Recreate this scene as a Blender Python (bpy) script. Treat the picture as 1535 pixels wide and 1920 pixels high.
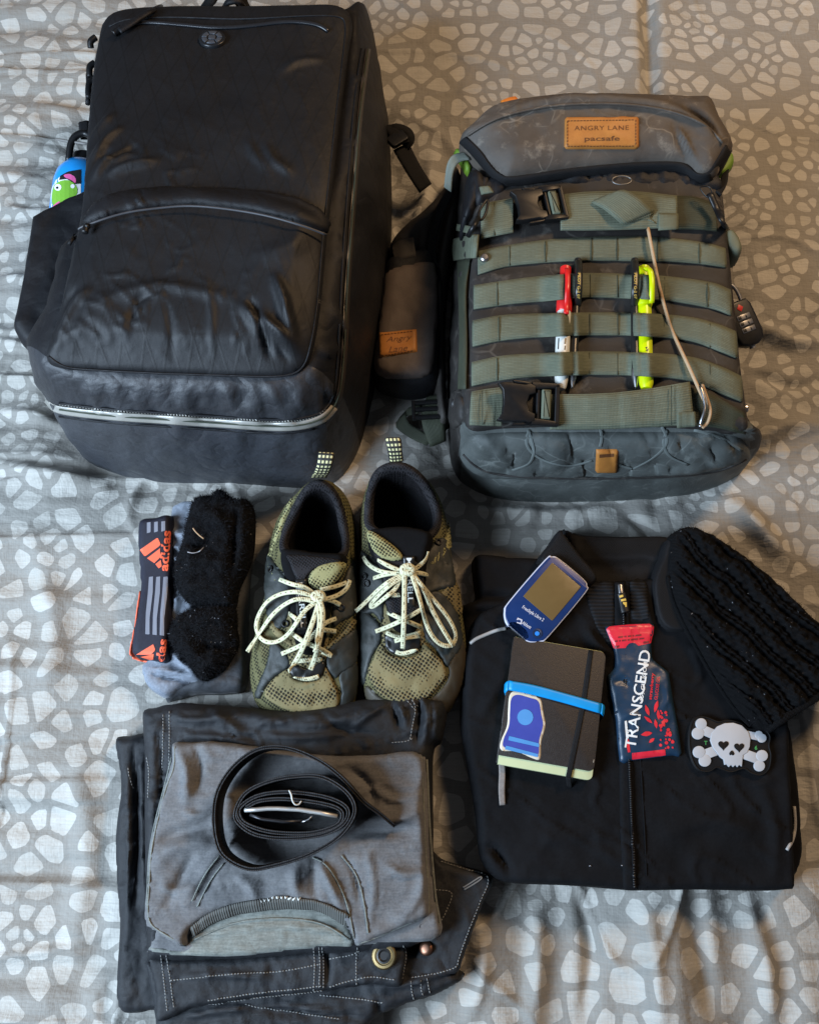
import bpy, math, random
import numpy as np
from mathutils import Vector, Matrix
from mathutils.bvhtree import BVHTree

for o in list(bpy.data.objects):
    bpy.data.objects.remove(o)
scene = bpy.context.scene
COL = scene.collection
rnd = random.Random(7)

# ------------------------------------------------------------------ camera
TILT = math.radians(18.0)
DIST = 1.10
VFOV = math.radians(60.0)
FPX = 960.0 / math.tan(VFOV / 2)
CAM = np.array([0.0, -DIST * math.sin(TILT), DIST * math.cos(TILT)])
cd = bpy.data.cameras.new('camera')
cam = bpy.data.objects.new('camera', cd)
COL.objects.link(cam)
cam.location = CAM
cam.rotation_euler = (TILT, 0, 0)
cd.sensor_fit = 'VERTICAL'
cd.angle = VFOV
cd.clip_start = 0.02
cd.clip_end = 50
scene.camera = cam

# ------------------------------------------------------------------ light
world = bpy.data.worlds.new('World')
scene.world = world
world.use_nodes = True
bg = world.node_tree.nodes['Background']
bg.inputs[0].default_value = (0.80, 0.86, 1.0, 1)
bg.inputs[1].default_value = 0.055

def area(name, loc, target, size, size_y, power, col):
    l = bpy.data.lights.new(name, 'AREA')
    l.shape = 'RECTANGLE'
    l.size = size
    l.size_y = size_y
    l.energy = power
    l.color = col
    o = bpy.data.objects.new(name, l)
    COL.objects.link(o)
    o.location = loc
    d = Vector(target) - Vector(loc)
    o.rotation_euler = d.to_track_quat('-Z', 'Y').to_euler()
    return o

area('window_light', (-1.55, -0.75, 1.20), (-0.05, 0.10, 0.0), 1.05, 0.95, 80, (0.63, 0.80, 1.0))
area('ceiling_lamp', (1.15, 1.15, 1.75), (0.1, 0.1, 0.0), 0.4, 0.4, 27, (1.0, 0.66, 0.36))

scene.view_settings.view_transform = 'Standard'
scene.view_settings.look = 'None'
scene.view_settings.exposure = 0.42
scene.view_settings.gamma = 1.0

# ------------------------------------------------------------------ picture geometry -> place geometry
_cT, _sT = math.cos(TILT), math.sin(TILT)

def ray(px, py):
    vx = (px - 767.5) / FPX
    vy = (960.0 - py) / FPX
    return np.array([vx, vy * _cT + _sT, vy * _sT - _cT])

def P(px, py, z=0.0):
    """the point of the place at height z that stands at this spot of the photograph"""
    d = ray(px, py)
    return CAM + d * ((z - CAM[2]) / d[2])

def rays(px, py):
    vx = (px - 767.5) / FPX
    vy = (960.0 - py) / FPX
    return np.stack([vx, vy * _cT + _sT, vy * _sT - _cT], -1)

def PA(pts, z=0.0):
    pts = np.asarray(pts, float)
    d = rays(pts[:, 0], pts[:, 1])
    z = np.broadcast_to(np.asarray(z, float), (len(pts),))
    return CAM[None] + d * ((z - CAM[2]) / d[:, 2])[:, None]

def proj(w):
    w = np.asarray(w, float) - CAM
    y = w[..., 1] * _cT + w[..., 2] * _sT
    dep = w[..., 1] * _sT - w[..., 2] * _cT
    return 767.5 + FPX * w[..., 0] / dep, 960.0 - FPX * y / dep

def crm(pts, sub=6, closed=True):
    """Catmull-Rom through the points"""
    p = np.asarray(pts, float)
    n = len(p)
    out = []
    rng = range(n) if closed else range(n - 1)
    for i in rng:
        if closed:
            a, b, c, d = p[i - 1], p[i], p[(i + 1) % n], p[(i + 2) % n]
        else:
            b, c = p[i], p[i + 1]
            a = p[i - 1] if i > 0 else 2 * b - c
            d = p[i + 2] if i + 2 < n else 2 * c - b
        for k in range(sub):
            t = k / sub
            out.append(0.5 * (2 * b + (c - a) * t + (2 * a - 5 * b + 4 * c - d) * t * t + (3 * b - a - 3 * c + d) * t ** 3))
    if not closed:
        out.append(p[-1])
    return np.array(out)

def resample(p, n, closed=True):
    p = np.asarray(p, float)
    q = np.vstack([p, p[:1]]) if closed else p
    s = np.concatenate([[0], np.cumsum(np.linalg.norm(np.diff(q, axis=0), axis=1))])
    t = np.linspace(0, s[-1], n, endpoint=not closed)
    return np.stack([np.interp(t, s, q[:, k]) for k in range(q.shape[1])], 1)

# ------------------------------------------------------------------ noise
_perm = np.random.RandomState(3).rand(256, 256)

def vnoise(x, y):
    x = np.asarray(x, float); y = np.asarray(y, float)
    xi = np.floor(x).astype(int); yi = np.floor(y).astype(int)
    fx = x - xi; fy = y - yi
    fx = fx * fx * fx * (fx * (fx * 6 - 15) + 10)
    fy = fy * fy * fy * (fy * (fy * 6 - 15) + 10)
    g = lambda a, b: _perm[a & 255, b & 255]
    return (g(xi, yi) * (1 - fx) + g(xi + 1, yi) * fx) * (1 - fy) + (g(xi, yi + 1) * (1 - fx) + g(xi + 1, yi + 1) * fx) * fy * 1.0 - 0.5

def fbm(x, y, oct=4, gain=0.5):
    s = 0.0; a = 1.0
    for i in range(oct):
        s = s + a * vnoise(x * 2 ** i + 17.3 * i, y * 2 ** i - 9.1 * i)
        a *= gain
    return s

def ss(a, b, x):
    t = np.clip((x - a) / (b - a), 0, 1)
    return t * t * (3 - 2 * t)

def folds(X, Y, lst):
    """soft ridges (amp > 0) and creases (amp < 0); lst of (points, width px, height m)"""
    out = np.zeros_like(X)
    for pts, w, amp in lst:
        p = np.asarray(pts, float)
        if len(p) > 2:
            p = crm(p, 5, False)
        seg = np.linalg.norm(np.diff(p, axis=0), axis=1)
        L = seg.sum()
        best = np.full(X.shape, 1e9); bs = np.zeros_like(X)
        s0 = 0.0
        for i in range(len(p) - 1):
            a, b = p[i], p[i + 1]
            d = b - a
            t = np.clip(((X - a[0]) * d[0] + (Y - a[1]) * d[1]) / max(d @ d, 1e-9), 0, 1)
            dd = np.hypot(X - a[0] - t * d[0], Y - a[1] - t * d[1])
            m = dd < best
            best = np.where(m, dd, best)
            bs = np.where(m, s0 + t * seg[i], bs)
            s0 += seg[i]
        u = bs / L
        tap = np.sin(np.pi * np.clip(u * 0.9 + 0.05, 0, 1)) ** 0.6
        out += 1.45 * amp * tap * np.exp(-(best / (0.85 * w)) ** 2)
    return out

# ------------------------------------------------------------------ objects
def tag(o, label=None, cat=None, group=None, kind=None):
    if label: o['label'] = label
    if cat: o['category'] = cat
    if group: o['group'] = group
    if kind: o['kind'] = kind
    return o

def thing(name, label, cat, loc, group=None):
    o = bpy.data.objects.new(name, None)
    COL.objects.link(o)
    o.empty_display_size = 0.02
    o.location = loc
    o['loc'] = [float(v) for v in loc]
    del o['loc']
    return tag(o, label, cat, group)

_loc = {}
def mesh(name, V, Fc, mat, parent=None, smooth=True, uv=None, attr=None):
    me = bpy.data.meshes.new(name)
    V = np.asarray(V, float)
    me.from_pydata(V.tolist(), [], [list(map(int, f)) for f in Fc])
    if uv is not None:
        lay = me.uv_layers.new(name='UVMap')
        idx = np.empty(len(me.loops), int)
        me.loops.foreach_get('vertex_index', idx)
        lay.data.foreach_set('uv', np.asarray(uv, float)[idx].astype(np.float32).ravel())
    if attr:
        for k, v in attr.items():
            a = me.attributes.new(k, 'FLOAT', 'POINT')
            a.data.foreach_set('value', np.asarray(v, np.float32))
    me.materials.append(mat)
    if smooth:
        me.polygons.foreach_set('use_smooth', [True] * len(me.polygons))
    me.update()
    o = bpy.data.objects.new(name, me)
    COL.objects.link(o)
    if parent is not None:
        attach(o, parent)
    return o

def attach(o, parent):
    o.parent = parent
    w = Matrix.Identity(4)
    q = parent
    while q is not None:          # every parent only moves, never turns
        w = Matrix.Translation(q.location) @ w
        w = q.matrix_parent_inverse @ w if q.parent is not None else w
        q = q.parent
    o.matrix_parent_inverse = w.inverted()

def flat_shade_angle(o, deg=35):
    me = o.data
    try:
        me.set_sharp_from_angle(angle=math.radians(deg))
    except Exception:
        pass

def bvh_of(*objs):
    V = []; Fc = []
    for o in objs:
        n = len(V)
        V += [v.co[:] for v in o.data.vertices]
        Fc += [[i + n for i in p.vertices] for p in o.data.polygons]
    return BVHTree.FromPolygons(V, Fc)

_co = Vector(CAM)
def hit(b, px, py, z=0.0):
    d = Vector(ray(px, py)).normalized()
    h, n, i, dist = b.ray_cast(_co, d)
    if h is None:
        p = P(px, py, z)
        return np.array(p), np.array([0, 0, 1.0])
    n = np.array(n)
    if n @ np.array(d) > 0: n = -n
    return np.array(h), n

def lifted(px, py, h, n, l):
    """raise a point off a surface by l while it stays at the same spot of the picture"""
    d = ray(px, py); d = d / np.linalg.norm(d)
    return h - d * (l / max(0.35, -float(n @ d)))

# signed distance (positive inside) to a polygon and nearest boundary point
def psdf(X, Y, poly, chunk=6000):
    a = poly; b = np.roll(poly, -1, axis=0)
    d = b - a
    L2 = (d ** 2).sum(1) + 1e-18
    n = len(X)
    sd = np.empty(n); nx = np.empty(n); ny = np.empty(n)
    for s in range(0, n, chunk):
        x = X[s:s + chunk, None]; y = Y[s:s + chunk, None]
        t = np.clip(((x - a[:, 0]) * d[:, 0] + (y - a[:, 1]) * d[:, 1]) / L2, 0, 1)
        qx = a[:, 0] + t * d[:, 0]; qy = a[:, 1] + t * d[:, 1]
        dd = (x - qx) ** 2 + (y - qy) ** 2
        j = dd.argmin(1); r = np.arange(len(j))
        cond = ((a[:, 1] > y) != (b[:, 1] > y))
        xi = a[:, 0] + (y - a[:, 1]) / np.where(np.abs(d[:, 1]) < 1e-12, 1e-12, d[:, 1]) * d[:, 0]
        inside = (np.sum(cond & (x < xi), 1) % 2) == 1
        sd[s:s + chunk] = np.sqrt(dd[r, j]) * np.where(inside, 1, -1)
        nx[s:s + chunk] = qx[r, j]; ny[s:s + chunk] = qy[r, j]
    return sd, nx, ny

def fillgrid(poly, res):
    """quads that fill a polygon, outer vertices pulled onto its outline"""
    lo = poly.min(0) - res; hi = poly.max(0) + res
    nx = int((hi[0] - lo[0]) / res) + 2; ny = int((hi[1] - lo[1]) / res) + 2
    gx = lo[0] + np.arange(nx) * res; gy = lo[1] + np.arange(ny) * res
    GX, GY = np.meshgrid(gx, gy)
    X = GX.ravel(); Y = GY.ravel()
    sd, qx, qy = psdf(X, Y, poly)
    keep = sd > -0.72 * res
    idx = np.arange(nx * ny).reshape(ny, nx)
    q = np.stack([idx[:-1, :-1], idx[:-1, 1:], idx[1:, 1:], idx[1:, :-1]], -1).reshape(-1, 4)
    k4 = keep[q]
    full = q[k4.all(1)]
    three = q[k4.sum(1) == 3]
    tri = [[v for v in f if keep[v]] for f in three]
    snap = keep & (sd < 0.28 * res)
    X = np.where(snap, qx, X); Y = np.where(snap, qy, Y)
    sd = np.where(snap, 0.0, sd)
    faces = full.tolist() + tri
    used = np.unique(np.array([v for f in faces for v in f]))
    m = -np.ones(nx * ny, int); m[used] = np.arange(len(used))
    faces = [[int(m[v]) for v in f] for f in faces]
    return X[used], Y[used], sd[used], faces

def boundary(faces):
    e = {}
    for f in faces:
        for i in range(len(f)):
            a, b = f[i], f[(i + 1) % len(f)]
            if (b, a) in e: del e[(b, a)]
            else: e[(a, b)] = 1
    return list(e)

def skirt(V, faces, newpos):
    """walls from the border of a sheet; newpos(index) -> point"""
    be = boundary(faces)
    V = [list(v) for v in V]
    m = {}
    for a, b in be:
        for i in (a, b):
            if i not in m:
                m[i] = len(V); V.append(list(newpos(i)))
    return V, faces + [[b, a, m[a], m[b]] for a, b in be]

def prof(u, pw=2.2):
    return (1 - (1 - np.clip(u, 0, 1)) ** pw) ** (1 / pw)

def soft(name, px, z, h, r, mat, parent=None, res=0.004, fn=None, zref=None, bottom=None, sub=5, pw=2.2, edge=0.25, tuck=0.3, cr=None):
    """a padded piece of cloth: outline from the picture, its own height, rounded rim, folds fn(PX, PY, d)"""
    zr = z + h * edge if zref is None else zref
    pp = crm(px, sub) if sub > 1 else np.asarray(px, float)
    poly = PA(pp, zr)[:, :2]
    X, Y, sd, Fc = fillgrid(poly, res)
    f = prof(sd / r, pw)
    Z = z + h * edge + h * (1 - edge) * f
    if fn is not None:
        PX, PY = proj(np.stack([X, Y, Z], -1))
        Z = Z + fn(PX, PY, sd) * (0.25 + 0.75 * np.clip(sd / (r * 0.8), 0, 1))
    if cr is not None:
        am, sc, an = cr; ca, sa = math.cos(math.radians(an)), math.sin(math.radians(an))
        PX, PY = proj(np.stack([X, Y, Z], -1))
        A = PX * ca + PY * sa; B = -PX * sa + PY * ca
        rr = np.clip(1 - np.abs(fbm(A / (sc * 3.6) + 5, B / sc + 2, 2, 0.45)) / 0.07, 0, 1)
        r2 = np.clip(1 - np.abs(fbm(A / (sc * 2.6) - 8, B / (sc * 0.6) + 7, 2, 0.45)) / 0.06, 0, 1)
        Z = Z + am * (rr + 0.5 * r2 - 0.2) * np.clip(sd / (r * 0.9), 0.1, 1)
    V = np.stack([X, Y, Z], -1)
    bt = (z if bottom is None else bottom)
    c = poly.mean(0)
    def down(i):
        v = V[i]
        k = tuck * h
        dx, dy = c[0] - v[0], c[1] - v[1]
        L = math.hypot(dx, dy) + 1e-9
        return (v[0] + dx / L * k, v[1] + dy / L * k, bt)
    V2, F2 = skirt(V, Fc, down)
    return mesh(name, V2, F2, mat, parent)

def patch(name, px, b, lift, mat, parent=None, res=5.0, edge=None, fn=None, sub=1, sink=0.002, z=0.0, uvpx=False, pw=2.2, off=0.0):
    """a piece laid on a surface (panel, label, print): raised by lift with rounded border of `edge` px"""
    pp = crm(px, sub) if sub > 1 else np.asarray(px, float)
    X, Y, sd, Fc = fillgrid(pp, res)
    edge = edge or res
    H = []; N = []
    for x, y in zip(X, Y):
        p, n = hit(b, x, y, z)
        H.append(p); N.append(n)
    H = np.array(H); N = np.array(N)
    l = off + lift * prof(sd / edge, pw)
    if fn is not None:
        l = l + fn(X, Y, sd)
    V = H + N * l[:, None]
    V2, F2 = skirt(V, Fc, lambda i: H[i] - N[i] * sink)
    uv = None
    if uvpx:
        uv = np.zeros((len(V2), 2)); uv[:len(X), 0] = X; uv[:len(X), 1] = Y
    return mesh(name, V2, F2, mat, parent, uv=uv)

def tube(name, pts, r, mat, parent=None, seg=8, closed=False, flat=1.0, nrm=None, caps=True, sub=0, taper=None):
    """a cord along 3-D points; flat < 1 squashes it along its normal; UV u in metres along it"""
    p = np.asarray(pts, float)
    if sub: 
        p = crm(p, sub, closed)
    n = len(p)
    tg = np.roll(p, -1, 0) - np.roll(p, 1, 0)
    if not closed:
        tg[0] = p[1] - p[0]; tg[-1] = p[-1] - p[-2]
    tg /= np.linalg.norm(tg, axis=1)[:, None] + 1e-12
    up = np.array([0, 0, 1.0]) if nrm is None else None
    V = []; uv = []
    s = np.concatenate([[0], np.cumsum(np.linalg.norm(np.diff(p, axis=0), axis=1))])
    prev = None
    for i in range(n):
        u = (nrm[i] if nrm is not None else up)
        u = u - tg[i] * (u @ tg[i])
        L = np.linalg.norm(u)
        if L < 0.15 and prev is not None:
            u = prev - tg[i] * (prev @ tg[i]); L = np.linalg.norm(u)
        elif L < 0.15:
            u = np.array([0, 1.0, 0]); u = u - tg[i] * (u @ tg[i]); L = np.linalg.norm(u)
        u /= L; prev = u
        w = np.cross(tg[i], u)
        rr = r[i] if hasattr(r, '__len__') else r
        for k in range(seg):
            a = 2 * math.pi * k / seg
            V.append(p[i] + w * math.cos(a) * rr + u * math.sin(a) * rr * flat)
            uv.append((s[i], k / seg))
    Fc = []
    for i in range(n if closed else n - 1):
        j = (i + 1) % n
        for k in range(seg):
            k2 = (k + 1) % seg
            Fc.append([i * seg + k, i * seg + k2, j * seg + k2, j * seg + k])
    if not closed and caps:
        Fc.append(list(range(seg))[::-1]); Fc.append([(n - 1) * seg + k for k in range(seg)])
    return mesh(name, V, Fc, mat, parent, uv=uv)

def on(b, pts, lift=0.0, sub=6, z=0.0, closed=False):
    """picture polyline -> points and normals just above a surface"""
    p = np.asarray(pts, float)
    p = crm(p, sub, closed) if sub > 1 else p
    H = []; N = []
    for q in p:
        h, n = hit(b, q[0], q[1], z)
        l = q[2] if len(q) > 2 else lift
        H.append(lifted(q[0], q[1], h, n, l)); N.append(n)
    return np.array(H), np.array(N)

def smooth_n(N, k=2):
    for _ in range(k):
        N = (np.roll(N, 1, 0) + N + np.roll(N, -1, 0)) if False else np.vstack([N[:1], (N[:-2] + N[1:-1] * 2 + N[2:]) / 4, N[-1:]])
    return N / (np.linalg.norm(N, axis=1)[:, None] + 1e-9)

def cord_on(name, b, pts, r, mat, parent=None, lift=None, flat=1.0, sub=6, seg=8, closed=False, z=0.0):
    H, N = on(b, pts, r * 0.5 if lift is None else lift, sub, z, closed)
    N = smooth_n(N, 3)
    if not closed and len(H) > 8:
        for _ in range(4): H[1:-1] = (H[:-2] + 2 * H[1:-1] + H[2:]) / 4
    return tube(name, H, r, mat, parent, seg, closed, flat, N)

def strip(name, A, B, N, t, mat, parent=None, wid=6):
    """a band between two edge lines A and B, thickness t along normals N; UV in metres"""
    A = np.asarray(A, float); B = np.asarray(B, float); n = len(A)
    V = []; uv = []
    s = np.concatenate([[0], np.cumsum(np.linalg.norm(np.diff((A + B) / 2, axis=0), axis=1))])
    for i in range(n):
        for k in range(wid + 1):
            f = k / wid
            e = 1 - 0.55 * (k in (0, wid))
            V.append(A[i] * (1 - f) + B[i] * f + N[i] * t * e); uv.append((s[i], f))
    for i in range(n):
        for k in range(wid + 1):
            f = k / wid
            V.append(A[i] * (1 - f) + B[i] * f); uv.append((s[i], f))
    Fc = []; m = wid + 1; o2 = n * m
    for i in range(n - 1):
        for k in range(wid):
            Fc.append([i * m + k, (i + 1) * m + k, (i + 1) * m + k + 1, i * m + k + 1])
            Fc.append([o2 + i * m + k, o2 + i * m + k + 1, o2 + (i + 1) * m + k + 1, o2 + (i + 1) * m + k])
        Fc.append([i * m, o2 + i * m, o2 + (i + 1) * m, (i + 1) * m])
        Fc.append([i * m + wid, (i + 1) * m + wid, o2 + (i + 1) * m + wid, o2 + i * m + wid])
    for i in (0, n - 1):
        for k in range(wid):
            f = [i * m + k, i * m + k + 1, o2 + i * m + k + 1, o2 + i * m + k]
            Fc.append(f if i == 0 else f[::-1])
    return mesh(name, V, Fc, mat, parent, uv=uv)

def band_on(name, b, top, bot, mat, parent=None, lift=0.001, t=0.0016, n=40, wid=6, fn=None, sub=6, z=0.0):
    """webbing laid over a surface between two picture lines"""
    a = resample(crm(top, sub, False), n, False); c = resample(crm(bot, sub, False), n, False)
    A = []; B = []; N = []
    for i in range(n):
        ha, na = hit(b, a[i, 0], a[i, 1], z); hc, nc = hit(b, c[i, 0], c[i, 1], z)
        nn = na + nc; nn /= np.linalg.norm(nn)
        l = lift + (fn(i / (n - 1)) if fn else 0)
        A.append(lifted(a[i, 0], a[i, 1], ha, nn, l)); B.append(lifted(c[i, 0], c[i, 1], hc, nn, l)); N.append(nn)
    return strip(name, A, B, smooth_n(np.array(N), 2), t, mat, parent, wid)

def text_mesh(s, bold=0.0, spacing=1.0, shear=0.0):
    cu = bpy.data.curves.new('t', 'FONT')
    cu.body = s; cu.size = 1.0; cu.offset = bold; cu.space_character = spacing; cu.shear = shear
    cu.resolution_u = 3
    o = bpy.data.objects.new('t', cu)
    COL.objects.link(o)
    dg = bpy.context.evaluated_depsgraph_get()
    me = bpy.data.meshes.new_from_object(o.evaluated_get(dg))
    V = np.array([v.co[:2] for v in me.vertices]); Fc = [list(p.vertices) for p in me.polygons]
    bpy.data.objects.remove(o); bpy.data.curves.remove(cu); bpy.data.meshes.remove(me)
    return V, Fc

def text_on(name, s, b, px, ang, hgt, mat, parent=None, width=None, bold=0.0, lift=0.0004, spacing=1.0, shear=0.0, z=0.0):
    """lettering printed on a surface: px = picture spot of its centre, ang = reading direction (deg, picture y down), hgt/width in px"""
    V, Fc = text_mesh(s, bold, spacing, shear)
    lo = V.min(0); hi = V.max(0)
    V = (V - (lo + hi) / 2)
    sy = hgt / (hi[1] - lo[1]); sx = width / (hi[0] - lo[0]) if width else sy
    V = V * [sx, sy]
    a = math.radians(ang); c, s_ = math.cos(a), math.sin(a)
    X = px[0] + V[:, 0] * c + V[:, 1] * s_
    Y = px[1] + V[:, 0] * s_ - V[:, 1] * c
    W = []
    for x, y in zip(X, Y):
        p, n = hit(b, x, y, z); W.append(p + n * lift)
    return mesh(name, W, Fc, mat, parent, smooth=False)

def shape_on(name, polys, b, mat, parent=None, lift=0.0004, z=0.0, res=None):
    """flat printed shapes (list of picture polygons), kept as one print"""
    V = []; Fc = []
    for pp in polys:
        pp = np.asarray(pp, float)
        X, Y, sd, F1 = fillgrid(pp, res or max(1.5, min(np.ptp(pp[:, 0]), np.ptp(pp[:, 1])) / 6))
        n = len(V)
        for x, y in zip(X, Y):
            p, nn = hit(b, x, y, z); V.append(p + nn * lift)
        Fc += [[i + n for i in f] for f in F1]
    return mesh(name, V, Fc, mat, parent, smooth=False)

def slab(name, poly, z0, z1, mat, parent=None, bev=0.001, xf=None, segs=3):
    """extruded plate with rounded rims; poly in metres, xf maps local points to the place"""
    poly = np.asarray(poly, float)
    def area2(p): return np.sum(p[:, 0] * np.roll(p[:, 1], -1) - p[:, 1] * np.roll(p[:, 0], -1))
    if area2(poly) < 0: poly = poly[::-1]
    n = len(poly)
    e = np.roll(poly, -1, 0) - np.roll(poly, 1, 0)
    e /= np.linalg.norm(e, axis=1)[:, None] + 1e-12
    inn = np.stack([-e[:, 1], e[:, 0]], 1)
    rings = [(bev, z0)]
    rings.append((0, z0 + bev)); 
    for k in range(segs + 1):
        a = math.pi / 2 * k / segs
        rings.append((bev * (1 - math.cos(a)), z1 - bev + bev * math.sin(a)))
    V = []
    for off, zz in rings:
        q = poly + inn * off
        V += [(x, y, zz) for x, y in q]
    Fc = []
    for i in range(len(rings) - 1):
        for k in range(n):
            k2 = (k + 1) % n
            Fc.append([i * n + k, i * n + k2, (i + 1) * n + k2, (i + 1) * n + k])
    Fc.append([k for k in range(n)][::-1])
    Fc.append([(len(rings) - 1) * n + k for k in range(n)])
    V = np.array(V)
    if xf is not None: V = xf(V)
    o = mesh(name, V, Fc, mat, parent)
    flat_shade_angle(o, 50)
    return o

def frame(origin, xdir, up=(0, 0, 1)):
    """local -> place: x along xdir, z along up"""
    o = np.asarray(origin, float); z = np.asarray(up, float); z = z / np.linalg.norm(z)
    x = np.asarray(xdir, float); x = x - z * (x @ z); x /= np.linalg.norm(x)
    y = np.cross(z, x)
    return lambda V: o + V[..., :1] * x + V[..., 1:2] * y + V[..., 2:3] * z

def rrect(w, h, r, n=5):
    out = []
    for cx, cy, a0 in ((w / 2 - r, h / 2 - r, 0), (-w / 2 + r, h / 2 - r, 90), (-w / 2 + r, -h / 2 + r, 180), (w / 2 - r, -h / 2 + r, 270)):
        for k in range(n + 1):
            a = math.radians(a0 + 90 * k / n)
            out.append((cx + r * math.cos(a), cy + r * math.sin(a)))
    return np.array(out)

def lathe(name, prof_, mat, parent=None, xf=None, seg=20):
    """prof_: (x along axis, radius)"""
    V = []; Fc = []
    for x, r in prof_:
        for k in range(seg):
            a = 2 * math.pi * k / seg
            V.append((x, r * math.cos(a), r * math.sin(a)))
    for i in range(len(prof_) - 1):
        for k in range(seg):
            k2 = (k + 1) % seg
            Fc.append([i * seg + k, (i + 1) * seg + k, (i + 1) * seg + k2, i * seg + k2])
    Fc.append(list(range(seg))); Fc.append([(len(prof_) - 1) * seg + k for k in range(seg)][::-1])
    V = np.array(V)
    if xf is not None: V = xf(V)
    o = mesh(name, V, Fc, mat, parent)
    flat_shade_angle(o, 40)
    return o

# ------------------------------------------------------------------ materials
class NT:
    def __init__(s, name):
        s.m = bpy.data.materials.new(name); s.m.use_nodes = True
        s.t = s.m.node_tree; s.n = s.t.nodes
        s.b = s.n['Principled BSDF']; s.out = s.n['Material Output']
    def add(s, typ, **kw):
        x = s.n.new(typ)
        for k, v in kw.items(): setattr(x, k, v)
        return x
    def link(s, a, b): s.t.links.new(a, b)
    def coord(s, which='Object'):
        return s.add('ShaderNodeTexCoord').outputs[which]
    def mapping(s, src, scale=(1, 1, 1), rot=(0, 0, 0), loc=(0, 0, 0)):
        m = s.add('ShaderNodeMapping')
        m.inputs['Scale'].default_value = scale; m.inputs['Rotation'].default_value = rot; m.inputs['Location'].default_value = loc
        s.link(src, m.inputs[0]); return m.outputs[0]
    def noise(s, src, scale, detail=3, rough=0.5):
        x = s.add('ShaderNodeTexNoise'); x.inputs['Scale'].default_value = scale; x.inputs['Detail'].default_value = detail; x.inputs['Roughness'].default_value = rough
        s.link(src, x.inputs['Vector']); return x.outputs['Fac']
    def wave(s, src, scale, axis='X', dist=0.0, prof='SIN'):
        x = s.add('ShaderNodeTexWave'); x.bands_direction = axis; x.wave_profile = prof
        x.inputs['Scale'].default_value = scale; x.inputs['Distortion'].default_value = dist
        s.link(src, x.inputs['Vector']); return x.outputs['Fac']
    def math(s, op, a, b=None, c=None):
        x = s.add('ShaderNodeMath', operation=op)
        for i, v in enumerate((a, b, c)):
            if v is None: continue
            if isinstance(v, (int, float)): x.inputs[i].default_value = v
            else: s.link(v, x.inputs[i])
        return x.outputs[0]
    def ramp(s, src, stops, interp='LINEAR'):
        x = s.add('ShaderNodeValToRGB'); r = x.color_ramp; r.interpolation = interp
        while len(r.elements) < len(stops): r.elements.new(0.5)
        for e, (p, c) in zip(r.elements, stops):
            e.position = p; e.color = (*c, 1) if len(c) == 3 else c
        s.link(src, x.inputs[0]); return x.outputs[0]
    def mix(s, f, a, b, typ='MIX'):
        x = s.add('ShaderNodeMix', data_type='RGBA', blend_type=typ)
        for i, v in ((0, f), (6, a), (7, b)):
            if isinstance(v, (int, float)): x.inputs[i].default_value = v
            elif isinstance(v, tuple): x.inputs[i].default_value = (*v, 1) if len(v) == 3 else v
            else: s.link(v, x.inputs[i])
        return x.outputs[2]
    def bump(s, h, strength=0.3, dist=0.001, prev=None):
        x = s.add('ShaderNodeBump'); x.inputs['Strength'].default_value = strength; x.inputs['Distance'].default_value = dist
        s.link(h, x.inputs['Height'])
        if prev is not None: s.link(prev, x.inputs['Normal'])
        return x.outputs[0]
    def set(s, **kw):
        nm = dict(color='Base Color', rough='Roughness', metal='Metallic', spec='Specular IOR Level', normal='Normal', sheen='Sheen Weight', srough='Sheen Roughness', coat='Coat Weight', alpha='Alpha', trans='Transmission Weight')
        for k, v in kw.items():
            i = s.b.inputs[nm[k]]
            if isinstance(v, (int, float)): i.default_value = v
            elif isinstance(v, tuple): i.default_value = (*v, 1)
            else: s.link(v, i)
        return s

def L(*rgb):
    """sRGB 0-255 to linear"""
    out = []
    for c in rgb:
        c /= 255
        out.append(c / 12.92 if c <= 0.04045 else ((c + 0.055) / 1.055) ** 2.4)
    return tuple(out)

def fabric(name, col, col2=None, rough=0.75, weave=900.0, bump=0.25, sheen=0.0, blotch=14.0, spec=0.3, wr=0.0, wrs=60.0, rough2=None, streak=None):
    """woven cloth: fine two-way weave relief, slow tonal wander, optional small wrinkles"""
    t = NT(name); c = t.coord()
    w1 = t.wave(c, weave / 6.283, 'X', 0.6); w2 = t.wave(c, weave / 6.283, 'Y', 0.6)
    wv = t.math('MULTIPLY', w1, w2)
    n = t.noise(c, blotch, 5, 0.6)
    fine = t.noise(c, 420, 2, 0.6)
    col2 = col2 or tuple(v * 1.55 for v in col)
    f = t.ramp(n, [(0.3, (0, 0, 0)), (0.7, (1, 1, 1))])
    base = t.mix(f, col, col2)
    if streak:
        sc, stc, amt = streak
        st = t.noise(t.mapping(c, sc), 1.0, 4, 0.65)
        base = t.mix(t.math('MULTIPLY', t.ramp(st, [(0.42, (0, 0, 0)), (0.62, (1, 1, 1))]), amt), base, stc)
    base = t.mix(0.30, base, t.mix(fine, (0, 0, 0), tuple(min(1, v * 2.2) for v in col2)))
    nm = t.bump(wv, bump, 0.0006)
    if wr:
        cz = t.noise(c, wrs, 4, 0.55)
        nm = t.bump(cz, wr, 0.006, nm)
        rg = t.math('ABSOLUTE', t.math('SUBTRACT', t.noise(c, wrs * 0.6, 2, 0.5), 0.5))
        nm = t.bump(t.ramp(rg, [(0.0, (0, 0, 0)), (0.09, (1, 1, 1))]), wr * 0.55, 0.0035, nm)
    t.set(color=base, rough=rough, normal=nm, spec=spec)
    if sheen: t.set(sheen=sheen, srough=0.4)
    return t.m

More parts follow.
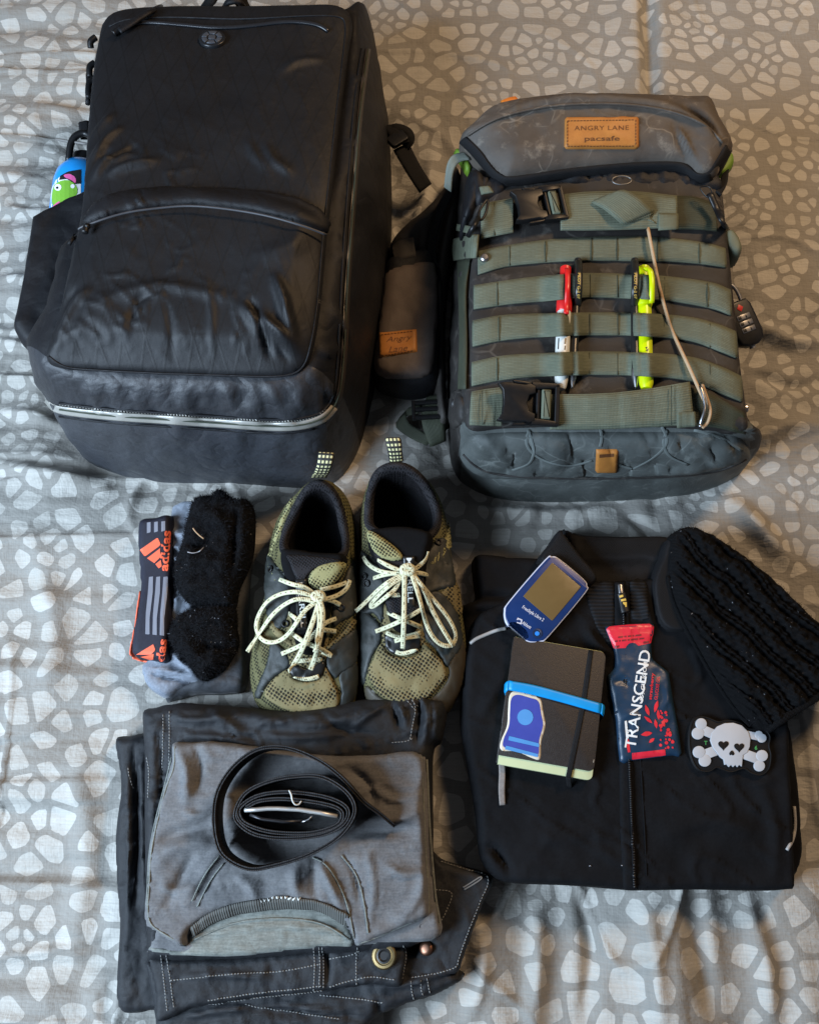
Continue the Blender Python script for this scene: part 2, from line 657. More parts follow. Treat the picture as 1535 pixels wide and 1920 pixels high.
def plain(name, col, rough=0.5, metal=0.0, spec=0.5, bump=0.0, scale=300, var=0.12, coat=0.0):
    t = NT(name); c = t.coord()
    n = t.noise(c, scale * 0.2, 4, 0.6)
    base = t.mix(n, tuple(v * (1 - var) for v in col), tuple(min(1, v * (1 + var)) for v in col))
    t.set(color=base, rough=t.math('ADD', t.math('MULTIPLY', n, 0.16), rough - 0.08), metal=metal, spec=spec, coat=coat)
    if bump: t.set(normal=t.bump(t.noise(c, scale, 3), bump, 0.0008))
    return t.m
# ------------------------------------------------------------------ duvet: puffed, wrinkled, printed with petal-like stones
def duvet_h(X, Y, PX, PY):
    z = 0.010 * fbm(X * 3.1 + 4, Y * 3.4, 3)
    lw = ss(420, 40, PX)                                       # the left edge is rucked sideways
    z = z + lw * 0.013 * fbm(X * 2.5 + 9, Y * 22, 3, 0.55)
    z = z + ss(1150, 1750, PY) * 0.012 * fbm(X * 14 + 3, Y * 2.2 + 5, 3, 0.5) * (1 - lw * 0.7)   # folds running to the foot
    z = z + ss(850, 1450, PX) * ss(900, 300, PY) * 0.006 * fbm(X * 6 + 1, Y * 7, 3)
    rid = lambda n, w: np.clip(1 - np.abs(n) / w, 0, 1) ** 2
    z = z + lw * 0.0055 * rid(fbm(X * 2.2 + 31, Y * 15 + 2, 2, 0.4), 0.10)
    z = z + 0.0032 * rid(fbm(X * 5.5 + 11, Y * 3.2 + 7, 2, 0.4), 0.05) * (0.3 + ss(1000, 1600, PY))
    z = z + 0.0026 * rid(fbm(X * 4 + 1, Y * 6 + 17, 2, 0.4), 0.05)
    # quilting seam from the top edge down
    sx = 1216 + (PY - 100) * 0.02
    z = z - 0.012 * np.exp(-((PX - sx) / 14) ** 2) * ss(1300, 300, PY) + 0.006 * np.exp(-((PX - sx) / 75) ** 2)
    z = z + folds(PX, PY, [
        ([(0, 385), (60, 400), (140, 385)], 12, 0.006), ([(0, 330), (70, 338), (150, 320)], 10, 0.004), ([(0, 520), (50, 524), (90, 510)], 12, 0.006),
        ([(0, 640), (30, 645), (60, 650)], 10, 0.005), ([(0, 880), (90, 890), (190, 905)], 16, 0.009), ([(0, 860), (80, 866), (150, 872)], 8, -0.004),
        ([(0, 770), (60, 774), (110, 790)], 10, 0.005), ([(0, 215), (80, 205), (170, 215)], 14, 0.004),
        ([(1400, 600), (1470, 640), (1535, 640)], 14, 0.007), ([(1420, 700), (1480, 722), (1535, 715)], 12, -0.004), ([(1400, 830), (1470, 800), (1535, 800)], 18, 0.006),
        ([(880, 945), (1000, 955), (1130, 950)], 14, 0.006), ([(1180, 960), (1215, 1000), (1225, 1050)], 14, -0.006), ([(1380, 940), (1420, 990), (1480, 1050)], 20, 0.007),
        ([(1090, 1670), (1110, 1780), (1100, 1920)], 20, -0.006), ([(1295, 1665), (1300, 1760), (1330, 1900)], 26, -0.008), ([(1000, 1690), (1010, 1800), (1000, 1920)], 22, 0.006),
        ([(1200, 1690), (1215, 1800), (1225, 1920)], 22, 0.006), ([(1400, 1690), (1430, 1800), (1440, 1920)], 24, 0.006), ([(880, 1700), (905, 1800), (880, 1915)], 18, 0.005),
        ([(740, 470), (790, 400), (810, 300)], 16, 0.006), ([(60, 1000), (100, 1180), (90, 1300)], 30, 0.004), ([(150, 1450), (160, 1600), (140, 1800)], 30, 0.004)])
    return z

def build_duvet():
    res = 0.0034
    a = PA([(-120, -90), (1655, -90), (1655, 2010), (-120, 2010)])
    x0, x1 = a[:, 0].min(), a[:, 0].max(); y0, y1 = a[:, 1].min(), a[:, 1].max()
    nx = int((x1 - x0) / res); ny = int((y1 - y0) / res)
    GX, GY = np.meshgrid(np.linspace(x0, x1, nx), np.linspace(y0, y1, ny))
    X = GX.ravel(); Y = GY.ravel()
    PX, PY = proj(np.stack([X, Y, 0 * X], -1))
    Z = 1.5 * duvet_h(X, Y, PX, PY) - 0.004
    for pp in ([(170, 240), (700, 240), (734, 340), (722, 590), (664, 846), (600, 903), (430, 897), (290, 895), (195, 874), (120, 800), (120, 640)], [(868, 330), (1330, 330), (1380, 700), (1400, 870), (1352, 903), (1250, 926), (1100, 931), (960, 927), (882, 902), (842, 840), (846, 570)]):
        sd, qx, qy = psdf(X, Y, PA(np.array(pp, float))[:, :2])
        out = np.clip(-sd, 0, None)
        Z = Z - 0.016 * np.exp(-(out / 0.03) ** 2)
        th = np.arctan2(Y - Y[sd > 0].mean(), X - X[sd > 0].mean())
        Z = Z + 0.006 * fbm(th * 13, out * 6 + 3, 2) * np.exp(-out / 0.06) * ss(0.0, 0.012, out)
    # stones of the print: clusters with thin joints inside and broad lanes between
    rs = np.random.RandomState(11)
    gsz = lambda y: 0.75 + 0.08 * float(ss(0.05, -0.42, np.array(y)))
    cen = []; tries = 0
    while tries < 9000:
        tries += 1
        p = (rs.uniform(x0, x1), rs.uniform(y0, y1)); dm = .118 * gsz(p[1])
        if all((q[0] - p[0]) ** 2 + (q[1] - p[1]) ** 2 > dm * dm for q in cen): cen.append(p)
    cen = np.array(cen)
    pts = []
    def addp(p, dmin):
        for q in pts:
            if abs(q[0] - p[0]) < dmin and (q[0] - p[0]) ** 2 + (q[1] - p[1]) ** 2 < dmin * dmin: return
        pts.append(p)
    for (cx, cy) in cen:
        sc = gsz(cy) * rs.uniform(.9, 1.1); ph = rs.uniform(0, 6.28)
        if rs.rand() < .55:
            n1 = rs.randint(1, 4)
            for k in range(n1): addp((cx + .009 * sc * math.cos(ph + k * 6.28 / n1), cy + .009 * sc * math.sin(ph + k * 6.28 / n1)), .010)
            n2 = rs.randint(6, 9)
            for k in range(n2):
                t = ph + (k + rs.uniform(-.2, .2)) * 6.283 / n2; r = .034 * sc * rs.uniform(.88, 1.12)
                addp((cx + r * math.cos(t), cy + r * math.sin(t)), .019 * sc)
        n3 = rs.randint(9, 12)
        for k in range(n3):
            t = ph + (k + rs.uniform(-.25, .25)) * 6.283 / n3; r = .063 * sc * rs.uniform(.9, 1.12)
            addp((cx + r * math.cos(t), cy + r * math.sin(t)), .027 * sc)
    for k in range(9000):
        p = (rs.uniform(x0, x1), rs.uniform(y0, y1)); addp(p, .0335 * gsz(p[1]))
    pts = np.array(pts)
    grp = ((pts[:, None, 0] - cen[None, :, 0]) ** 2 + (pts[:, None, 1] - cen[None, :, 1]) ** 2).argmin(1)
    wx = X + .0035 * fbm(X * 28, Y * 28, 2); wy = Y + .0035 * fbm(X * 28 + 50, Y * 28 + 7, 2)
    sdf = np.zeros(len(X)); tone = np.zeros(len(X))
    prt = rs.rand(len(pts)); sh = rs.uniform(.0010, .0026, len(pts))
    ts = 0.09
    ti = ((X - x0) / ts).astype(int); tj = ((Y - y0) / ts).astype(int)
    key = ti * 1000 + tj
    order = np.argsort(key, kind='stable'); ks = key[order]
    st = np.flatnonzero(np.r_[True, ks[1:] != ks[:-1]]); en = np.r_[st[1:], len(ks)]
    for s, e in zip(st, en):
        ii = order[s:e]
        cx, cy = X[ii].mean(), Y[ii].mean()
        c = np.flatnonzero((np.abs(pts[:, 0] - cx) < .12) & (np.abs(pts[:, 1] - cy) < .12))
        q = pts[c]
        d = (wx[ii, None] - q[:, 0]) ** 2 + (wy[ii, None] - q[:, 1]) ** 2
        k = min(11, len(c) - 1)
        nb = np.argpartition(d, k, 1)[:, :k + 1]
        dd = np.take_along_axis(d, nb, 1)
        i0 = np.take_along_axis(nb, dd.argmin(1)[:, None], 1)[:, 0]
        p0 = q[i0]
        pj = q[nb]
        v = pj - p0[:, None]
        L_ = np.linalg.norm(v, axis=2)
        wt = 0.5 - 0.060 * (1 + np.sin(97.3 * (prt[c][i0][:, None] - prt[c][nb])))
        mid = p0[:, None] + v * wt[..., None]
        ed = ((mid[..., 0] - wx[ii, None]) * v[..., 0] + (mid[..., 1] - wy[ii, None]) * v[..., 1]) / np.where(L_ < 1e-9, 1, L_)
        ed = np.where(L_ < 1e-9, 1.0, ed)
        ed = ed - np.where(grp[c][nb] == grp[c][i0][:, None], 0.0, .0038)
        kk = 1050.0
        sm = -np.log(np.exp(-kk * np.clip(ed, -.01, .06)).sum(1)) / kk
        sdf[ii] = (sm - sh[c[i0]]) * 1000
        tone[ii] = prt[c[i0]]
    idx = np.arange(nx * ny).reshape(ny, nx)
    q = np.stack([idx[:-1, :-1], idx[:-1, 1:], idx[1:, 1:], idx[1:, :-1]], -1).reshape(-1, 4)
    t = NT('duvet_print'); c = t.coord()
    a1 = t.add('ShaderNodeAttribute', attribute_name='stone').outputs['Fac']
    a2 = t.add('ShaderNodeAttribute', attribute_name='tone').outputs['Fac']
    slub = t.noise(t.mapping(c, (22, 480, 22)), 1.0, 4, 0.65)
    slub2 = t.noise(t.mapping(c, (520, 30, 30)), 1.0, 3, 0.6)
    big = t.noise(c, 5, 4, 0.55)
    edge = t.math('ADD', a1, t.math('MULTIPLY', t.math('SUBTRACT', t.noise(c, 300, 2), 0.5), 0.35))
    f = t.ramp(t.math('ADD', t.math('MULTIPLY', edge, 0.5), 0.5), [(0.40, (0, 0, 0)), (0.62, (1, 1, 1))])
    ground = t.mix(big, (0.185, 0.176, 0.158), (0.235, 0.224, 0.202))
    stone = t.mix(a2, (0.345, 0.332, 0.300), (0.425, 0.410, 0.374))
    col = t.mix(f, ground, stone)
    col = t.mix(t.math('MULTIPLY', t.ramp(slub, [(0.35, (0, 0, 0)), (0.68, (1, 1, 1))]), 0.42), col, t.mix(0.5, col, (0.05, 0.045, 0.04)))
    col = t.mix(t.math('MULTIPLY', slub2, 0.12), col, (0.7, 0.68, 0.63))
    nm = t.bump(t.math('ADD', slub, slub2), 0.4, 0.0010)
    nm = t.bump(t.noise(t.mapping(c, (9, 16, 9)), 1.0, 5, 0.6), 0.7, 0.014, nm)
    t.set(color=col, rough=0.72, normal=nm, spec=0.25, sheen=0.15)
    o = mesh('duvet', np.stack([X, Y, Z], -1), q, t.m, attr={'stone': sdf, 'tone': tone})
    tag(o, 'beige grey duvet printed with pale irregular stone shapes', 'duvet', kind='structure')
    return o
duvet = build_duvet()
BD = None
# ------------------------------------------------------------------ shared materials
M_leather = None
def make_leather():
    t = NT('tan_leather'); c = t.coord()
    n = t.noise(c, 60, 5, 0.6); n2 = t.noise(c, 700, 3, 0.6)
    col = t.mix(n, L(150, 92, 38), L(196, 134, 66))
    col = t.mix(t.math('MULTIPLY', n2, 0.35), col, L(110, 64, 24))
    t.set(color=col, rough=0.55, normal=t.bump(n2, 0.35, 0.0006), spec=0.35)
    return t.m
M_leather = make_leather()
M_burn = plain('leather_stamp', L(92, 52, 20), 0.7)
M_stitch_tan = plain('tan_thread', L(140, 90, 45), 0.8)
M_stitch_grey = plain('grey_thread', L(120, 120, 118), 0.8)
M_stitch_dark = plain('dark_thread', L(52, 58, 46), 0.85)
M_black_plastic = plain('black_plastic', (0.006, 0.006, 0.0066), 0.42, spec=0.35, bump=0.08, scale=900)
M_steel = plain('steel', (0.40, 0.40, 0.41), 0.36, metal=1.0)
M_black_web = fabric('black_webbing', (0.006, 0.006, 0.0066), rough=0.75, spec=0.2, weave=2200, bump=0.5)

def ripstop():
    t = NT('black_ripstop_nylon'); c = t.coord()
    a = t.mapping(c, (1, 1, 1), (0, 0, math.radians(17)))
    b = t.mapping(c, (1, 1, 1), (0, 0, math.radians(-17)))
    l1 = t.ramp(t.wave(a, 13.0, 'X', 0.35), [(0.955, (0, 0, 0)), (0.995, (1, 1, 1))])
    l2 = t.ramp(t.wave(b, 13.0, 'X', 0.35), [(0.965, (0, 0, 0)), (0.995, (1, 1, 1))])
    ln = t.math('MAXIMUM', l1, l2)
    n = t.noise(c, 11, 5, 0.6)
    col = t.mix(n, (0.0050, 0.0051, 0.0060), (0.0110, 0.0112, 0.0132))
    col = t.mix(0.3, col, t.mix(t.noise(c, 520, 2, 0.6), (0, 0, 0), (0.012, 0.012, 0.014)))
    col = t.mix(t.math('MULTIPLY', ln, 0.38), col, (0.003, 0.003, 0.003))
    w = t.math('MULTIPLY', t.wave(c, 420, 'X', 0.5), t.wave(c, 420, 'Y', 0.5))
    nm = t.bump(w, 0.18, 0.0005)
    nm = t.bump(ln, 0.16, 0.0005, nm)
    nm = t.bump(t.noise(t.mapping(c, (30, 22, 30)), 1.0, 4, 0.55), 0.22, 0.006, nm)
    t.set(color=col, rough=t.math('ADD', t.math('MULTIPLY', n, 0.2), 0.46), spec=0.32, normal=nm)
    return t.m
M_rip = ripstop()
M_bagplain = fabric('black_nylon', (0.0045, 0.0045, 0.0052), (0.0100, 0.0100, 0.0118), rough=0.55, weave=2600, bump=0.25, wr=0.3, wrs=30, spec=0.25)
M_bagbase = fabric('black_coated_cloth_sheen', (0.020, 0.021, 0.025), (0.036, 0.039, 0.046), rough=0.46, weave=2600, bump=0.2, wr=0.32, wrs=40, spec=0.5, streak=((14, 160, 14), (0.045, 0.05, 0.06), 0.35))  # black base cloth made lighter and bluish: window sheen painted into the colour
M_bagband = fabric('black_nylon_sheen', (0.013, 0.0135, 0.0155), (0.024, 0.025, 0.029), rough=0.48, weave=2600, bump=0.2, wr=0.35, wrs=36, spec=0.4, streak=((120, 16, 16), (0.05, 0.052, 0.058), 0.4))  # window sheen and pale creases put into the band's black
M_zip = NT('coated_zip_sheen');  # shiny zip at the base, its window reflection painted in as a pale tone
_c = M_zip.coord(); _n = M_zip.noise(M_zip.mapping(_c, (60, 60, 60)), 1.0, 4)
M_zip.set(color=M_zip.mix(_n, (0.24, 0.23, 0.20), (0.38, 0.365, 0.33)), rough=0.34, spec=0.55, coat=0.2); M_zip = M_zip.m

# ------------------------------------------------------------------ big black travel backpack
bag = thing('travel_backpack', 'large black travel backpack lying flat, curved front pocket and zip with painted pale sheen along its base', 'backpack', P(400, 600, 0))
RIM = [(196, 44), (232, 22), (330, 15), (450, 15), (560, 13), (632, 14), (660, 40), (652, 110), (638, 220), (625, 340), (613, 440), (602, 560), (590, 640), (571, 690),
       (520, 706), (430, 705), (300, 700), (185, 694), (118, 690), (88, 668), (112, 590), (136, 480), (152, 410), (160, 330), (166, 240), (174, 150), (184, 85)]
GND = {6: (692, 78), 7: (714, 150), 8: (729, 240), 9: (734, 340), 10: (733, 450), 11: (722, 590), 12: (702, 720), 13: (664, 846), 14: (600, 903), 15: (430, 897), 16: (290, 895), 17: (195, 874), 18: (140, 838), 19: (104, 722), 20: (150, 640), 21: (180, 560)}

def bag_zr(py):
    return 0.150 + 0.050 * ss(20, 380, py) - 0.012 * ss(600, 700, py)

def bag_loft():
    rim = np.array(RIM, float)
    rz = bag_zr(rim[:, 1])
    rw = PA(rim, rz)
    cen = rw[:, :2].mean(0)
    gw = np.zeros_like(rw)
    for i in range(len(rim)):
        if i in GND:
            gw[i] = P(*GND[i], 0.0)
        else:
            d = rw[i, :2] - cen
            gw[i, :2] = rw[i, :2] + d / np.linalg.norm(d) * 0.006
    N = 220
    R2 = resample(crm(np.hstack([rw, gw]), 8), N)
    return R2[:, :3], R2[:, 3:]
_rw, _gw = bag_loft()

def bag_fn(PX, PY):
    arc = np.interp(PX, [80, 155, 230, 300, 370, 480, 560, 612, 700], [448, 425, 400, 390, 386, 400, 421, 440, 470])
    pocket = 0.010 * ss(-4, 26, PY - arc) * ss(720, 640, PY)
    z = pocket
    z = z + 0.003 * ss(520, 640, PY) * ss(710, 660, PY) * np.exp(-((PX - 330) / 190) ** 2)
    z = z + folds(PX, PY, [
        ([(150, 382), (175, 345), (206, 300)], 9, 0.0085), ([(186, 362), (215, 335), (250, 308)], 9, 0.0085), ([(222, 354), (255, 342), (300, 330)], 9, 0.006),
        ([(166, 340), (195, 300), (232, 262)], 8, 0.006), ([(204, 352), (228, 326), (262, 300)], 6, -0.006), ([(170, 362), (192, 326), (214, 306)], 6, -0.006), ([(168, 290), (188, 262), (215, 232)], 9, 0.005),
        ([(505, 300), (520, 330), (550, 352)], 10, 0.004), ([(470, 290), (490, 325), (512, 345)], 10, 0.003), ([(600, 100), (560, 112), (530, 135)], 9, 0.003),
        ([(470, 610), (520, 650), (560, 672)], 14, 0.010), ([(480, 600), (500, 640), (510, 680)], 8, -0.009), ([(528, 560), (545, 610), (560, 660)], 10, 0.008), ([(505, 640), (530, 668), (545, 690)], 7, -0.006),
        ([(100, 640), (125, 590), (150, 550)], 10, 0.007), ([(120, 660), (160, 600), (185, 580)], 9, 0.006), ([(108, 655), (140, 596), (160, 575)], 6, -0.006),
        ([(200, 600), (320, 572), (440, 590)], 12, 0.003), ([(260, 640), (275, 600), (300, 590)], 6, -0.003), ([(590, 460), (560, 500), (500, 520)], 20, 0.004),
        ([(150, 470), (155, 520), (140, 570)], 10, 0.004), ([(400, 560), (410, 620), (405, 690)], 6, 0.002), ([(330, 600), (335, 650), (330, 695)], 6, -0.002)])
    z = z + 0.003 * fbm(PX / 90, PY / 120, 3)
    rid = lambda n, w: np.clip(1 - np.abs(n) / w, 0, 1)
    a1 = PX * 0.95 - PY * 0.30; b1 = PX * 0.30 + PY * 0.95
    z = z + 0.0022 * rid(fbm(a1 / 26 + 3, b1 / 120, 2, 0.4), 0.06) * (0.35 + 0.65 * ss(500, 640, PY))
    a2 = PX * 0.8 + PY * 0.6; b2 = -PX * 0.6 + PY * 0.8
    z = z + 0.0020 * rid(fbm(b2 / 30 + 9, a2 / 110 + 4, 2, 0.4), 0.06) * (ss(420, 330, PX) * ss(250, 330, PY) + 0.25)
    return z

def bag_build():
    X, Y, sd, Fc = fillgrid(_rw[:, :2], 0.0030)
    PX, PY = proj(np.stack([X, Y, 0 * X + 0.185], -1))
    # rim height by nearest rim point
    Zr = np.empty(len(X))
    for s in range(0, len(X), 4000):
        d = (X[s:s + 4000, None] - _rw[:, 0]) ** 2 + (Y[s:s + 4000, None] - _rw[:, 1]) ** 2
        w = 1 / (d + 4e-5) ** 1.5
        Zr[s:s + 4000] = (w * _rw[:, 2]).sum(1) / w.sum(1)
    Z = Zr + 0.020 * prof(sd / 0.11) + bag_fn(PX, PY) * np.clip(sd / 0.03, 0, 1)
    V = np.stack([X, Y, Z], -1)
    V2, F2 = skirt(V, Fc, lambda i: V[i] - [0, 0, 0.012])
    arc = lambda x: np.interp(x, [80, 155, 230, 300, 370, 480, 560, 612, 700], [448, 425, 400, 390, 386, 400, 421, 440, 470])
    fp = mesh('front_panel', V2, F2, M_rip, bag)
    # walls
    K = 22; N = len(_rw); W = []
    for k in range(K + 1):
        t = k / K * math.pi / 2
        f = 1 - math.cos(t)
        q = _gw * (1 - f) + _rw * f
        q[:, 2] = -0.03 + (_rw[:, 2] + 0.028) * math.sin(t) ** 0.92
        W.append(q)
    W = np.array(W)
    cen = W[..., :2].mean((0, 1))
    px, py = proj(W)
    d = W[..., :2] - cen; d /= np.linalg.norm(d, axis=-1)[..., None]
    wr = 0.006 * fbm(px / 30, py / 60, 4) + folds(px, py, [([(600, 560), (640, 600), (660, 640)], 10, 0.006), ([(600, 470), (632, 480), (655, 470)], 10, 0.005), ([(580, 690), (600, 720), (625, 735)], 8, 0.006),
        ([(590, 650), (615, 660), (640, 650)], 8, 0.006), ([(640, 130), (665, 150), (690, 150)], 8, 0.005), ([(630, 260), (655, 270), (680, 260)], 8, 0.004)]
        + [([(x, 716), (x + 6, 740), (x + 14, 770)], 6, 0.004 * (1 if i % 2 else -1)) for i, x in enumerate(range(150, 560, 21))])
    mask = np.sin(np.linspace(0, math.pi, K + 1))[:, None]
    W[..., :2] += d * (wr * mask)[..., None]
    W[..., 2] += wr * mask * 0.5
    W = W.reshape(-1, 3)
    zl = lambda x: np.interp(x, [60, 110, 200, 300, 420, 530, 590, 620, 640], [745, 766, 777, 784, 792, 797, 788, 770, 735])
    gpx, gpy = proj(_gw); rpx, rpy = proj(_rw)
    colf = (gpy > 716) & (gpx < 648) & (rpy > 600); colb = (rpy > 672) & (rpx < 578)
    groups = {'side_gusset': [], 'lower_band': [], 'base_panel': []}
    for k in range(K):
        for i in range(N):
            j = (i + 1) % N
            f = [k * N + i, k * N + j, (k + 1) * N + j, (k + 1) * N + i]
            c = W[f].mean(0); a, b = proj(c)
            if colf[i] and b > zl(a): g = 'base_panel'
            elif colb[i]: g = 'lower_band'
            else: g = 'side_gusset'
            groups[g].append(f[::-1])
    out = []
    for g, fs in groups.items():
        used = sorted({v for f in fs for v in f}); m = {v: i for i, v in enumerate(used)}
        out.append(mesh(g, W[used], [[m[v] for v in f] for f in fs], {'side_gusset': M_bagplain, 'lower_band': M_bagband, 'base_panel': M_bagbase}[g], bag))
    return fp, out
bag_front, bag_walls = bag_build()
BB = bvh_of(bag_front, *bag_walls)

# seam piping round the front panel
cord_on('seam_piping', BB, [(205, 50), (240, 36), (330, 32), (450, 36), (560, 30), (630, 30), (648, 46), (643, 110), (630, 220), (617, 340), (606, 440), (596, 560), (584, 640), (566, 692), (520, 706), (430, 704), (300, 700), (185, 694), (122, 688), (92, 668)], 0.0013, M_bagplain, bag)
# zip that runs round the base and up the side
zp = [(86, 752), (112, 768), (200, 779), (300, 786), (420, 794), (530, 800), (590, 791), (621, 770), (637, 735), (645, 660), (651, 540), (658, 440), (666, 330), (676, 200), (690, 92)]
c_ = crm(zp, 8, False); tg = np.gradient(c_, axis=0); tg /= np.linalg.norm(tg, axis=1)[:, None]; nn = np.stack([-tg[:, 1], tg[:, 0]], 1)
wpx = np.interp(np.arange(len(c_)), [0, 10, 50, 58, 66, len(c_) - 1], [3, 7.5, 8, 7, 5.5, 4.5])[:, None]
zipper = band_on('zip_tape', BB, (c_ + nn * wpx)[:60:2], (c_ - nn * wpx)[:60:2], M_zip, bag, lift=0.0012, t=0.0018, n=70, wid=6, sub=2)
band_on('side_zip_tape', BB, (c_ + nn * wpx)[58::2], (c_ - nn * wpx)[58::2], plain('dim_zip_tape', (0.030, 0.024, 0.019), 0.42), bag, lift=0.0010, t=0.0014, n=60, wid=4, sub=2)  # same zip up the side, its dim warm reflection put into the colour
ZSTITCH = [(112, 757), (200, 768), (300, 775), (420, 783), (530, 789), (586, 781), (612, 764)]
cord_on('zip_coil', BB, zp[1:], 0.0011, M_stitch_dark, zipper, lift=0.0034)
cord_on('zip_edge_piping', BB, [(p[0], p[1] - 12) for p in zp[1:7]] + [(612, 764), (627, 735), (634, 660), (640, 540), (646, 440), (654, 330), (664, 200), (678, 92)], 0.0016, M_bagplain, bag)
cord_on('zip_edge_piping', BB, [(p[0], p[1] + 13) for p in zp[1:7]], 0.0014, M_bagplain, bag)
# curved hood over the front pocket
arcp = [(158, 424), (230, 400), (300, 390), (370, 386), (480, 400), (560, 421), (612, 440)]
hood = patch('pocket_hood', [(150, 428)] + arcp + [(618, 418), (600, 392), (560, 372), (500, 360), (420, 354), (330, 352), (250, 356), (210, 366), (176, 384)], BB, 0.0065, M_bagplain, bag, res=5, edge=14)
cord_on('hood_piping', BB, [(148, 430)] + arcp, 0.0013, plain('grey_piping', (0.045, 0.045, 0.05), 0.5), hood, lift=0.0075)
cord_on('hood_tie', BB, [(146, 430), (140, 442), (130, 458)], 0.0022, M_bagplain, hood, lift=0.006)
cord_on('zip_pull', BB, [(166, 422), (161, 428), (160, 436)], 0.0036, M_black_plastic, bag, lift=0.008)
# top pocket zip with its pull
tz = cord_on('pocket_zip', BB, [(216, 60), (262, 42), (330, 45), (410, 52), (480, 47), (540, 40), (592, 45), (616, 58)], 0.0030, plain('glossy_zip', (0.016, 0.017, 0.02), 0.28), bag, flat=0.6)
cord_on('zip_slider', BB, [(228, 52), (220, 58), (213, 63)], 0.0042, M_black_plastic, tz, lift=0.005)
cord_on('zip_pull_tab', BB, [(224, 58), (246, 44), (270, 28), (300, 12)], 0.0055, M_bagplain, tz, lift=0.008, flat=0.5)
# round badge with a shell of raised plates
bc, bn = hit(BB, 399, 77)
fb = frame(bc, (1, 0, 0), bn)
ring = lambda r, n=28: [(r * math.cos(2 * math.pi * k / n), r * math.sin(2 * math.pi * k / n)) for k in range(n)]
badge = slab('logo_badge', ring(0.0165), -0.002, 0.0045, plain('badge_rubber', (0.012, 0.013, 0.015), 0.3), bag, 0.0012, fb)
M_shell = plain('badge_shell', (0.055, 0.062, 0.075), 0.3)
def sector(r0, r1, a0, a1):
    A = [math.radians(a0 + (a1 - a0) * k / 6) for k in range(7)]
    return [(r1 * math.cos(a), r1 * math.sin(a)) for a in A] + [(r0 * math.cos(a), r0 * math.sin(a)) for a in A[::-1]]
slab('shell_plate', rrect(0.0085, 0.0085, 0.0018), 0.0042, 0.0056, M_shell, badge, 0.0004, fb)
for k in range(6):
    slab('shell_plate', sector(0.0066, 0.0126, 60 * k + 5, 60 * k + 55), 0.0042, 0.0056, M_shell, badge, 0.0004, fb)
# side pocket, a stretch panel on the left
soft('side_pocket', [(68, 432), (72, 424), (100, 408), (150, 384), (200, 380), (200, 520), (170, 640), (120, 690), (74, 672), (46, 650), (36, 632), (37, 616), (50, 545), (62, 480)], 0.0, 0.135, 0.012, M_bagplain, bag, edge=0.8, fn=lambda x, y, d: 0.004 * fbm(x / 40, y / 40, 3))
# haul handle at the top edge
tube('top_handle', [P(380, 20, .11), P(392, 2, .125), P(402, -14, .13), P(440, -16, .13), P(452, 0, .125), P(462, 20, .11)], 0.011, M_black_web, bag, flat=0.4, sub=6)
tube('top_handle', [P(420, 20, .12), P(428, 4, .14), P(448, 2, .14), P(458, 20, .12)], 0.006, M_bagplain, bag, flat=0.6, sub=6)
# zip pulls hanging off the left edge
for (x, y, l) in ((172, 70, 20), (170, 118, 26), (168, 150, 34)):
    tube('zip_pull', [P(x + 8, y, .13), P(x, y + 6, .13), P(x - 2, y + l * .6, .128), P(x - 1, y + l, .125)], 0.0042, M_black_plastic, bag, sub=4)
tube('zip_pull', [P(166, 140, .12), P(167, 165, .12), P(165, 195, .118)], 0.0035, M_bagplain, bag, sub=4)
# compression strap with ladder lock on the right
tube('strap_loop', [P(718, 262, .05), P(738, 240, .062), P(762, 246, .062), P(768, 262, .058), P(760, 276, .05)], 0.007, M_black_web, bag, flat=0.5, sub=5)
def flatband(name, A, B, t, mat, parent, n=14, sub=5):
    A = resample(crm(A, sub, False), n, False); B = resample(crm(B, sub, False), n, False)
    tg = np.gradient((A + B) / 2, axis=0); N = np.cross(B - A, tg); N /= np.linalg.norm(N, axis=1)[:, None] + 1e-12
    N[N[:, 2] < 0] *= -1
    return strip(name, A, B, N, t, mat, parent)
flatband('strap_tail', [P(737, 282, .052), P(760, 322, .04), P(786, 362, .026)], [P(766, 268, .052), P(785, 306, .04), P(809, 345, .028)], 0.002, M_black_web, bag)
flatband('strap_tail', [P(716, 240, .06), P(728, 255, .062), P(740, 276, .058)], [P(735, 236, .06), P(752, 248, .064), P(768, 266, .058)], 0.003, M_black_web, bag)
lk = frame(P(745, 262, .062), P(765, 250, .062) - P(745, 262, .062))
slab('ladder_lock', rrect(0.026, 0.018, 0.004), -0.003, 0.004, M_black_plastic, bag, 0.0012, lk)
flatband('side_strap', [P(148, 232, .1), P(152, 262, .1)], [P(168, 228, .1), P(170, 262, .1)], 0.003, M_black_web, bag)

# ------------------------------------------------------------------ blue bottle in the side pocket
bot = thing('water_bottle', 'bright blue bottle with zombie sticker in side pocket of the black backpack', 'bottle', P(120, 380, 0.03))
M_blue = plain('blue_enamel', (0.012, 0.30, 0.78), 0.3, spec=0.5, coat=0.3)
b0 = P(160, 316, 0.080); b1 = P(146, 560, 0.055)
fbx = frame(b0, b1 - b0)
body = lathe('bottle_body', [(-0.004, 0.006), (-0.003, 0.018), (0.004, 0.027), (0.016, 0.034), (0.03, 0.0365), (0.10, 0.0365), (0.15, 0.0365), (0.152, 0.03)], M_blue, bot, fbx, 32)
cap = lathe('bottle_cap', [(-0.016, 0.016), (-0.015, 0.0175), (-0.004, 0.0175), (-0.003, 0.016)], M_black_plastic, bot, fbx, 24)
tube('cap_loop', [P(129, 303, .10), P(133, 272, .108), P(143, 255, .112), P(160, 250, .112), P(172, 262, .11), P(172, 300, .10)], 0.0045, M_black_plastic, cap, sub=5)
